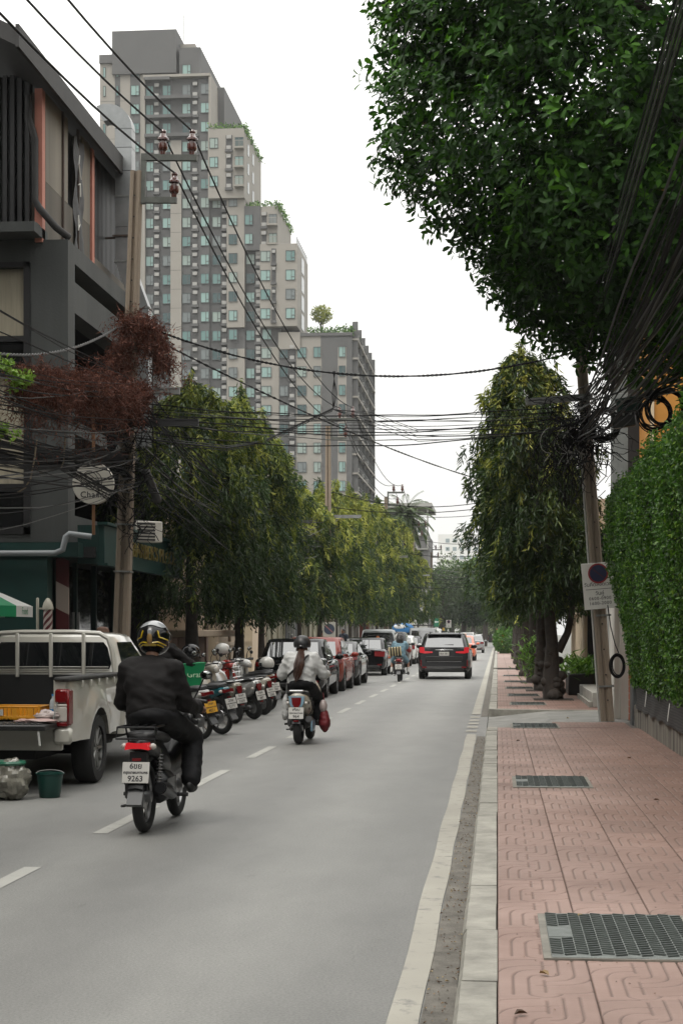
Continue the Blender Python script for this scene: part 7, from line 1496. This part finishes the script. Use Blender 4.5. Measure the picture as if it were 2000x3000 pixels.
# parasol
pz = thing('parasol', 'green and white parasol edge at the left border above the pickup', 'parasol', (-7.92, 24.0, 0)); q = MB(); q.cyl((0, 0, 0), (0, 0, 2.5), .022, .022, 8); q.build('pole', STEEL, pz)
PG, PWH = mat('parasol_green', (.0, .20, .075), .6), mat('parasol_white', (.55, .55, .53), .6)
for k in range(8):
    a0, a1 = rad(22.5 + 45 * k), rad(67.5 + 45 * k); p0, p1 = Vector((math.cos(a0) * 1.12, math.sin(a0) * 1.12, 2.0)), Vector((math.cos(a1) * 1.12, math.sin(a1) * 1.12, 2.0)); ap = Vector((0, 0, 2.48)); m_ = PWH if k % 2 == 0 else PG
    q = MB(); q.add([p0, p1, ap, p0 - Vector((0, 0, .16)), p1 - Vector((0, 0, .16))], [(0, 1, 2), (1, 0, 3, 4)]); q.build('canopy_panel', [PWH, PG][(k + 1) % 2], pz, smooth=False)
    am = (a0 + a1) / 2; text('Food', .15, PG if (k + 1) % 2 == 0 else PWH, pz, Vector((math.cos(am), math.sin(am), 0)) * 1.04 + Vector((0, 0, 1.925)), (PI / 2, 0, am + PI / 2))
# ------------------------------------------------------------------ telephone cables, coils and creepers
random.seed(31)
def cable(pts, r, label, cat='cable', group=None, m=None, name='cable', n=5):
    q = MB(); q.tube(pts, r, n); return tag(q.build(name, m or WIRE), label, cat, group)
def wob(pts, a):
    out = [Vector(pts[0])]; p1, p2 = random.uniform(0, 6), random.uniform(0, 6)
    for i, p in enumerate(pts[1:-1]): out.append(Vector(p) + Vector((a * math.sin(i * .9 + p1), 0, a * math.sin(i * 1.3 + p2))))
    return out + [Vector(pts[-1])]
def twist(pts, r, off, turns):
    out = []
    for k in range(2):
        s = []
        n = len(pts) * 6
        for i in range(n + 1):
            f = i / n * (len(pts) - 1); j = min(int(f), len(pts) - 2); p = Vector(pts[j]).lerp(Vector(pts[j + 1]), f - j); a = turns * 2 * PI * i / n + k * PI; s.append(p + Vector((math.cos(a) * off * .5, 0, math.sin(a) * off)))
        out.append(s)
    return out
GL = 'telephone cables strung from the nearest left pole towards the viewer'
lbL = 'thin black cable running from the nearest left pole to the left edge'
for i in range(44):
    z0 = random.choice((random.uniform(5.3, 5.9), random.uniform(4.2, 5.2), random.uniform(3.9, 4.3))); x0_ = -6.12 + random.uniform(-.18, .2)
    a = (x0_, 27.85, z0); b_ = (-6.1 + random.uniform(-.5, .5), -7, z0 + random.uniform(-.3, 1.0)); s = random.uniform(.3, 1.6) if i % 3 else random.uniform(1.2, 2.1)
    cable(wob(sag(a, b_, s, 22), .02), random.choice((.006, .007, .009, .011)), lbL, 'cable', GL, GREYWIRE if i % 6 == 0 else WIRE)
# heavy bundle drooping past the round sign
q = MB()
for i in range(17):
    o = Vector((random.gauss(0, .05), 0, random.gauss(0, .06)))
    q.tube(wob([Vector(at(-60, 1035, 20)) + o, Vector(at(60, 1062, 22.5)) + o, Vector(at(130, 1062, 24.5)) + o * .6, Vector(at(200, 1105 + random.uniform(-8, 8), 26.2)) + o * .8, Vector(at(262, 1140, 27.6)) + o, Vector(at(300, 1185 + random.uniform(-30, 30), 28.2)) + o], .012), random.choice((.005, .006, .008)), 5)
tag(q.build('cable_bundle', WIRE), 'thick sagging bundle of black cables crossing the round white sign', 'cable bundle', kind='stuff')
q = MB()
for i in range(30):
    o = Vector((random.gauss(0, .08), 0, random.gauss(0, .09))); q.tube(wob([Vector(at(-60, 1010, 20)) + o * 1.4, Vector(at(90, 1045, 23)) + o, Vector(at(200, 1052, 25.5)) + o * .8, Vector(at(290, 1045, 27.9)) + o * .6], .015), random.choice((.005, .007, .01)), 5)
tag(q.build('cable_bundle', WIRE), 'dense near horizontal bundle of black cables just above the round white sign', 'cable bundle', kind='stuff')
# forward runs along the left trees
GF = 'telephone cables strung along the left trees'; lbF = 'thin black cable running from the nearest left pole along the left trees'
for i in range(26):
    z0 = random.uniform(4.0, 5.7); a = (-6.0 + random.uniform(-.15, .25), 28.1, z0); b_ = (-6.15 + random.uniform(-.3, .35), 63, random.uniform(4.6, 6.2)); cable(wob(sag(a, b_, random.uniform(.4, 1.5), 20), .02), random.choice((.007, .009, .011)), lbF, 'cable', GF, GREYWIRE if i % 5 == 0 else WIRE)
for seg in ((63, 96), (96, 127), (127, 162)):
    for i in range(9): cable(sag((-6.1 + random.uniform(-.2, .2), seg[0], random.uniform(4.8, 6.2)), (-6.1 + random.uniform(-.2, .2), seg[1], random.uniform(4.8, 6.2)), random.uniform(.3, .9), 10), .011, 'one of the far thin cables between the left poles', 'cable', 'far telephone cables along the left poles', GREYWIRE if i % 3 == 0 else WIRE)
# street crossings
GX = 'cables crossing the street from the nearest left pole to the leaning pole'; lbX = 'black cable crossing the street between the nearest left pole and the leaning pole'
for i in range(11):
    v0, v1 = 925 + i * 6 + random.uniform(-8, 8), 940 + i * 5 + random.uniform(-10, 10); a = Vector(at(335, v0, 28)); b_ = Vector(at(1285, v1, 27.8)); cable(wob(sag(a, b_, random.uniform(.0, .32), 18), .012), random.choice((.006, .008, .010)), lbX, 'cable', GX, GREYWIRE if i in (2, 7) else WIRE)
for k, (a, b_, s, lb) in enumerate(((at(352, 756, 28), at(1350, 800, 28), .62, 'thick twisted cable sagging across the street just under the vine covered pole'), (at(372, 788, 28), at(1215, 1128, 63), .35, 'thick twisted black cable running diagonally from the vine covered pole down to the right trees'), (at(-60, 803, 20), at(268, 752, 27.9), .22, 'grey twisted cable rising from the left edge to the vine covered pole'))):
    q = MB()
    for s_ in twist(sag(a, b_, s, 16), .012, .014, 46 if k < 2 else 26): q.tube(s_, .012, 5)
    tag(q.build('twisted_cable', GREYWIRE if k == 2 else WIRE), lb, 'cable')
q = MB()
for i in range(7):
    o = Vector((random.gauss(0, .02), 0, random.gauss(0, .025))); q.tube([Vector(p) + o for p in (at(300, 1005, 28.2), at(420, 1020, 31), at(520, 1030, 35), at(600, 1018, 38), at(690, 975, 41), at(765, 940, 43))], .010, 5)
for i in range(5): q.tube([at(765, 940, 43), at(762 + i * 3, 905, 43), at(770 - i * 1.5, 852, 43)], .007, 5)
for i in range(5): q.tube(wob([at(765, 940, 43), at(850, 945 + i * 8, 45), at(960, 985 + i * 7, 48), at(1080, 985 + i * 5, 50), at(1200, 950, 52)], .02), .008, 5)
tag(q.build('cable_bundle', WIRE), 'loose black cable bundle tied up by a hanger in front of the tower corner', 'cable bundle', kind='stuff')
for i, (Y, v, u1, lb) in enumerate(((63, 1130, 1150, 'thin cable crossing the street at the second left pole'), (63, 1165, 1160, 'second thin cable crossing lower at the second left pole'), (96, 1180, 1140, 'thin cable crossing the street at the third left pole'), (96, 1262, 1150, 'dark cable crossing low over the far trees'), (127, 1238, 1130, 'thin cable crossing at the fourth left pole'), (127, 1325, 1130, 'black cable crossing in front of the dark round tree'), (127, 1335, 1130, 'lower black cable crossing in front of the dark round tree'), (100, 1345, 1140, 'lowest black cable crossing in front of the far trees'), (140, 1300, 1130, 'grey cable crossing beside the far transformer'), (140, 1312, 1130, 'second grey cable crossing beside the far transformer'))):
    a = Vector(at(1142 - 6.2 * 3850 / Y, v, Y)); b_ = Vector(at(u1 + 20, v + random.uniform(-12, 12), Y + 3)); cable(sag(a, b_, random.uniform(.15, .5), 12), .013 + .00005 * Y, lb, 'cable', None, GREYWIRE if 'grey' in lb else WIRE)
# crossarms on the nearest left pole
for z, x0_, x1_, lb, m in ((5.68, -6.1, -5.32, 'short grey steel crossarm on the nearest left pole under the dry vine', STEEL), (5.15, -6.3, -5.0, 'long dark crossarm of the nearest left pole among the cables', BLKM)):
    q = MB(); q.box(((x0_ + x1_) / 2, 27.84, z), (x1_ - x0_, .07, .11)); q.box(((x0_ + x1_) / 2, 27.80, z + .05), (x1_ - x0_, .02, .02)); tag(q.build('crossarm', m), lb, 'crossarm')
for Y in (63, 96, 127): 
    q = MB(); q.box((-5.75, Y - .15, 6.0), (1.3, .08, .12)); tag(q.build('crossarm', STEEL), {63: 'steel crossarm with drooping cables on the second left pole', 96: 'steel crossarm on the third left pole', 127: 'steel crossarm on the fourth left pole'}[Y], 'crossarm')
# tangle round the nearest left pole
q = MB()
for i in range(120):
    c = Vector((-6.1 + random.gauss(0, .14), 27.85 + random.uniform(-.25, .1), random.uniform(3.4, 5.6))); p = [c]; d = Vector((random.gauss(0, 1), random.gauss(0, .3), random.gauss(0, .6)))
    for k in range(7): d = (d + Vector((random.gauss(0, .6), random.gauss(0, .2), random.gauss(0, .6) - .15))).normalized(); p.append(p[-1] + d * random.uniform(.06, .13))
    q.tube(p, random.choice((.005, .007, .010)), 4)
for i in range(4): q.tube([(-6.3 + i * .03, 27.7, 5.4), (-6.5 + i * .03, 27.65, 5.0), (-6.48 + i * .03, 27.65, 4.5), (-6.2 + i * .03, 27.7, 4.2)], .035, 6)
tag(q.build('cable_tangle', WIRE), 'dark knot of loops and cables round the nearest left pole', 'cable tangle', kind='stuff')
cl_ = thing('cable_closure', 'black splice tube hanging in the cables right of the nearest left pole', 'splice closure', (0, 0, 0)); q = MB(); q.tube([at(335, 1085, 28), at(362, 1150, 28.6)], .075, 10); q.build('tube', TRIM, cl_); q = MB(); q.tube([at(333, 1080, 28), at(336, 1088, 28)], .08, 10); q.tube([at(347, 1112, 28.3), at(350, 1118, 28.3)], .08, 10); q.build('strap', GREYWIRE, cl_)

# --- right leaning pole: heavy bundle coming over the hedge, tangle, coils
GR = 'cables fanning from the leaning pole towards the upper right'; lbR = 'black cable fanning from the leaning pole up to the right edge'
for i in range(40):
    z0 = 5.0 + random.uniform(-.25, .55); a = (1.42 + random.uniform(-.2, .25), 27.75, z0); b_ = (1.9 + random.uniform(-.35, .45), -7, 6.1 + random.uniform(-.6, 1.7)); cable(wob(sag(a, b_, random.uniform(.5, 1.5), 24), .03), random.choice((.006, .008, .011, .013)), lbR, 'cable', GR, GREYWIRE if i % 4 == 0 else WIRE)
for i in range(7): cable(sag((1.36, 27.8, 5.9 + i * .12), (1.9 + i * .06, -7, 9.2 + i * .25), .5, 16), .010, 'upper cable slanting from the leaning pole across the big tree', 'cable', 'upper cables slanting across the big tree', GREYWIRE if i % 2 else WIRE)
q = MB()
for i in range(230):
    c = Vector((1.30 + random.gauss(0, .26), 27.65 + random.uniform(-.35, .1), 4.9 + random.gauss(0, .22))); p = [c]; d = Vector((random.gauss(0, 1), random.gauss(0, .3), random.gauss(0, .5)))
    for k in range(8): d = (d + Vector((random.gauss(0, .7), random.gauss(0, .25), random.gauss(0, .6) - .12))).normalized(); p.append(p[-1] + d * random.uniform(.05, .12))
    q.tube(p, random.choice((.005, .007, .009)), 4)
for i in range(60):
    x = 1.05 + random.gauss(0, .25); p = [Vector((x, 27.6, 4.9))]; L_ = random.uniform(.5, 1.6)
    for k in range(7): p.append(Vector((x + .1 * math.sin(k * 1.1 + i) + random.gauss(0, .03), 27.6 + random.gauss(0, .03), 4.9 - L_ * (k + 1) / 7 if k < 6 else 4.9 - L_ * .75)))
    q.tube(p, random.choice((.005, .007)), 4)
tag(q.build('cable_tangle', WIRE), 'huge dark tangle of cables hanging on the leaning pole below the big tree', 'cable tangle', kind='stuff')
q = MB()
for i in range(14):
    x = 1.2 + random.gauss(0, .25); p = [Vector((x, 27.45, 4.95))]; a = random.uniform(0, 6)
    for k in range(9): p.append(p[-1] + Vector((.07 * math.sin(a + k * .8), 0, -.06 - .06 * math.cos(a + k * .9))))
    q.tube(p, .006, 5)
tag(q.build('loose_wires', mat('wire_light', (.30, .29, .27), .5)), 'pale loose wire ends curling out of the tangle on the leaning pole', 'wires', kind='stuff')
def coil(label, c, R, n, ax=(0, 0), r=.009, sq=1.0, sp=.03, group=None, m=None):
    q = MB(); c = Vector(c)
    for k in range(n):
        o = Vector((random.gauss(0, sp), random.gauss(0, .02), random.gauss(0, sp))); rr = R * random.uniform(.88, 1.06); ph = random.uniform(0, 6); q.tube([c + o + Vector((rr * sq * math.cos(2 * PI * i / 28 + ph), .03 * math.sin(i * .7 + k) + ax[0] * math.cos(2 * PI * i / 28 + ph), rr * math.sin(2 * PI * i / 28 + ph))) for i in range(29)], r, 5)
    return tag(q.build('cable_coil', m or WIRE), label, 'cable coil', group)
coil('large black cable coil in front of the orange wall, the right of the hanging pair', at(1527, 936, 25), .27, 16, sp=.022); coil('cable coil hanging lower left behind the large one, before the orange wall', at(1503, 950, 25.3), .24, 12, sp=.02)
coil('dark cable coil hanging between the tangle and the tiled column', at(1385, 975, 27.3), .24, 12, sp=.02); coil('oval black cable coil hung low beside the leaning pole', at(1418, 1530, 27.6), .185, 13, sq=.62, sp=.012)
cable([at(1395, 1390, 27.7), at(1402, 1440, 27.7), at(1412, 1480, 27.6), at(1420, 1500, 27.6)], .009, 'short black cable leading down to the low oval coil', 'cable')
for k, (u, v, w, h, m, lb) in enumerate(((1432, 965, .36, .22, TRIM, 'black cable splice box hung left of the large coils'), (1445, 930, .4, .2, mat('box_green', (.012, .05, .04), .5), 'dark green cable box behind the black splice box'))):
    c = at(u, v, 26 + k * .4); t = thing('splice_box', lb, 'cable box', c, 0, None, (0, rad(-8), 0)); q = MB(); q.box((0, 0, 0), (w, .14, h), bev=.02); q.build('case', m, t); q = MB(); q.box((0, -.02, h * .5), (w * 1.06, .17, .03), bev=.008); q.build('lid', m, t)
    for x in (-.3, 0, .3): q = MB(); q.box((x * w, -.09, h * .42), (.03, .02, .06)); q.build('clip', STEEL, t)
for i in range(8): cable(wob([at(1350 + i * 3, 955, 27.5), at(1420, 940 - i * 2, 26.5), at(1490, 915 - i * 2, 25.4), at(1600, 890 - i * 9, 23.5)], .012), .009, 'cable carrying the splice box and coils to the right edge', 'cable', 'cables carrying the coils', GREYWIRE if i % 3 == 0 else WIRE)
for i, (x, z) in enumerate(((1.47, 4.72), (1.49, 4.55))): q = MB(); q.box((x, 27.72, z), (.06, .05, .17), bev=.008); tag(q.build('terminal_block', mat('terminal_pink', (.45, .30, .24), .6)), ['small pinkish terminal block on the leaning pole, the upper one', 'small pinkish terminal block on the leaning pole, the lower one'][i], 'terminal block')

# ------------------------------------------------------------------ creepers
DRY = leaf_mat('dry_creeper', [(0, (.025, .011, .008)), (.5, (.11, .042, .029)), (1, (.23, .10, .068))], .7, .15, .2)
LIME = leaf_mat('lime_creeper', [(0, (.08, .15, .02)), (.5, (.17, .30, .035)), (1, (.30, .44, .08))], .4, .3)
def creeper(name, label, P0, drop, n, seed, m, leaf=.05, lw=.45, twig=.16, tmul=1.0, spread=.08, wander=.14):
    "strands hanging from the start points P0"
    g = np.random.default_rng(seed); P0 = np.array([tuple(p) for p in P0]); i = g.integers(0, len(P0), n); S = P0[i] + g.normal(0, spread, (n, 3)); k = 16; t = (np.arange(k) / k)[None, :, None]
    ln = drop * g.random((n, 1, 1)) ** 1.6; W = g.normal(0, wander, (n, 1, 3)) * t + wander * .35 * np.sin(t * 9 + g.random((n, 1, 3)) * 6); P = S[:, None] + W; P[..., 2] -= (ln * t)[..., 0]
    P = (P + g.normal(0, .025, P.shape)).reshape(-1, 3); N_ = len(P)
    V1, F1, k1 = leaf_cloud(P, g.normal(0, 1, (N_, 3)) - [0, 0, .4], g.normal(0, 1, (N_, 3)), leaf * g.uniform(.5, 1.4, N_), leaf * lw * g.uniform(.6, 1.3, N_), .3)
    D2 = g.normal(0, .7, (N_, 3)); D2[:, 2] -= .5; V2, F2, k2 = leaf_cloud(P, D2, g.normal(0, 1, (N_, 3)), twig * g.uniform(.5, 1.3, N_), np.full(N_, .007), .1)
    ti = np.repeat(np.clip(g.uniform(.1, .9, N_) * tmul, 0, 1), k1); me = np_mesh(name, np.concatenate([V1, V2]), np.concatenate([F1, F2 + len(V1)]), m, np.concatenate([ti, np.repeat(g.uniform(.2, .7, N_), k2)]))
    return tag(link(name, me), label, 'creeper', kind=None)
line = [Vector(at(40 + 290 * k / 40, 862 + 42 * k / 40 + 8 * math.sin(k * .9), 21.5 + 6.3 * k / 40)) for k in range(41)]
creeper('dry_creeper', 'reddish brown dry creeper matted along the cables towards the left edge', line, .62, 560, 4, DRY, .05)
creeper('dry_creeper_trail', 'thin dead trails hanging below the reddish creeper on the cables', line[3:32], 1.2, 150, 6, DRY, .04)
knob = [Vector((-6.1, 27.9, 6.2)) + Vector((.40 * math.cos(a) * r, .28 * math.sin(a) * r, .62 - .8 * r * r + .25 * random.random())) + Vector((.25 * r * (math.cos(a) > 0), 0, 0)) for a in [k * .55 for k in range(46)] for r in (random.uniform(.2, 1),)]
creeper('dry_creeper', 'reddish brown dry creeper wrapped over the nearest left pole like a wig', knob, .65, 330, 5, DRY, .055)
creeper('lime_creeper', 'bright lime green creeper on the cables at the left edge', [Vector(at(-30 + 9 * k, 812 + 5.2 * k + 8 * math.sin(k), 20.3 + .1 * k)) for k in range(12)], .12, 20, 7, LIME, .065, .8, .1, 1, .035, .05)
creeper('lime_creeper', 'smaller lime green creeper sprig lower at the left edge', [Vector(at(-20 + 8 * k, 985 + 8 * math.sin(k * 2), 20.5)) for k in range(8)], .1, 7, 8, LIME, .06, .8, .1, 1, .03, .04)
for i, (pts, lb) in enumerate((((at(85, 1010, 22), at(78, 1060, 22), at(70, 1100, 22), at(58, 1120, 22), at(40, 1132, 22)), 'bare pale vine stem hanging in front of the dark wall'), ((at(150, 1000, 24), at(146, 1060, 24), at(140, 1075, 24)), 'short bare vine stem beside the round sign'))):
    cable(pts, .012, lb, 'vine stem', None, mat('dry_stem', (.20, .16, .11), .8), 'vine_stem')
# a few dead leaves and litter on the pavement and in the gutter
DL = leaf_mat('dead_leaf', [(0, (.035, .02, .012)), (.5, (.16, .085, .04)), (1, (.32, .24, .10))], .6, .1)
for i, (u, v, tn, lb) in enumerate(((1185, 1702, .05, 'curled dark dead leaf on the pavement left of its middle'), (1440, 1742, .3, 'brown dead leaf on the pavement below the hedge wall'), (1325, 2107, .9, 'yellow dead leaf lying on the pavement near the large drain cover'), (1238, 2235, .7, 'pale dead leaf on the pavement in front of the large drain cover'), (1500, 1838, .25, 'dead leaf on the pavement near the right edge'), (1180, 2330, .1, 'dark dead leaf at the bottom of the pavement by the kerb'), (1300, 1650, .8, 'yellowish dead leaf beyond the driveway'))):
    t_ = 1.44 * 3850 / (v - 1455); p = at(u, v, t_ * (math.cos(YAW) + (u - 784) / 3850 * math.sin(YAW))); V, F, k = leaf_cloud(np.array([[0, 0, .0]]), np.array([[1, random.uniform(-1, 1), .12]]), np.array([[0, 0, 1.]]), np.array([.055]), np.array([.03]), .5, True)
    o = link('dead_leaf', np_mesh('dead_leaf', V, F, DL, np.full(k, tn))); o.location = (p.x, p.y, .158); tag(o, lb, 'leaf', 'dead leaves on the pavement')
g = np.random.default_rng(3); n = 900; y = 3 + 23 * g.random(n) ** 1.3; x = -.17 - .14 * g.random(n) ** 1.5; P = np.stack([x, y, np.full(n, .012)], 1); V, F, k = leaf_cloud(P, g.normal(0, 1, (n, 3)) * [1, 1, .15], np.tile([0, 0, 1.], (n, 1)), g.uniform(.006, .026, n), g.uniform(.004, .014, n), .4)
tag(link('gutter_litter', np_mesh('gutter_litter', V, F, DL, np.repeat(g.random(n), k))), 'fine leaf litter and grit lying in the gutter', 'litter', kind='stuff')
g = np.random.default_rng(4); n = 500; P = np.stack([.02 + 2.1 * g.random(n), 5 + 20 * g.random(n), np.full(n, .154)], 1); V, F, k = leaf_cloud(P, g.normal(0, 1, (n, 3)) * [1, 1, .1], np.tile([0, 0, 1.], (n, 1)), g.uniform(.006, .02, n), g.uniform(.004, .01, n), .3)
tag(link('pavement_litter', np_mesh('pavement_litter', V, F, DL, np.repeat(g.random(n) * .6, k))), 'crumbs of dead leaf scattered over the red pavement', 'litter', kind='stuff')
# ------------------------------------------------------------------ thin haze over the whole street
hz = MB(); hz.box((0, 380, 55), (900, 960, 112)); hm = bpy.data.materials.new('haze_air'); hm.use_nodes = True; hn = hm.node_tree; hn.nodes.clear()
pv = hn.nodes.new('ShaderNodeVolumePrincipled'); pv.inputs['Color'].default_value = (.95, .96, .95, 1); pv.inputs['Density'].default_value = .00022; pv.inputs['Anisotropy'].default_value = .2
ho = hn.nodes.new('ShaderNodeOutputMaterial'); hn.links.new(pv.outputs[0], ho.inputs['Volume'])
tag(hz.build('haze', hm, smooth=False), kind='stuff')
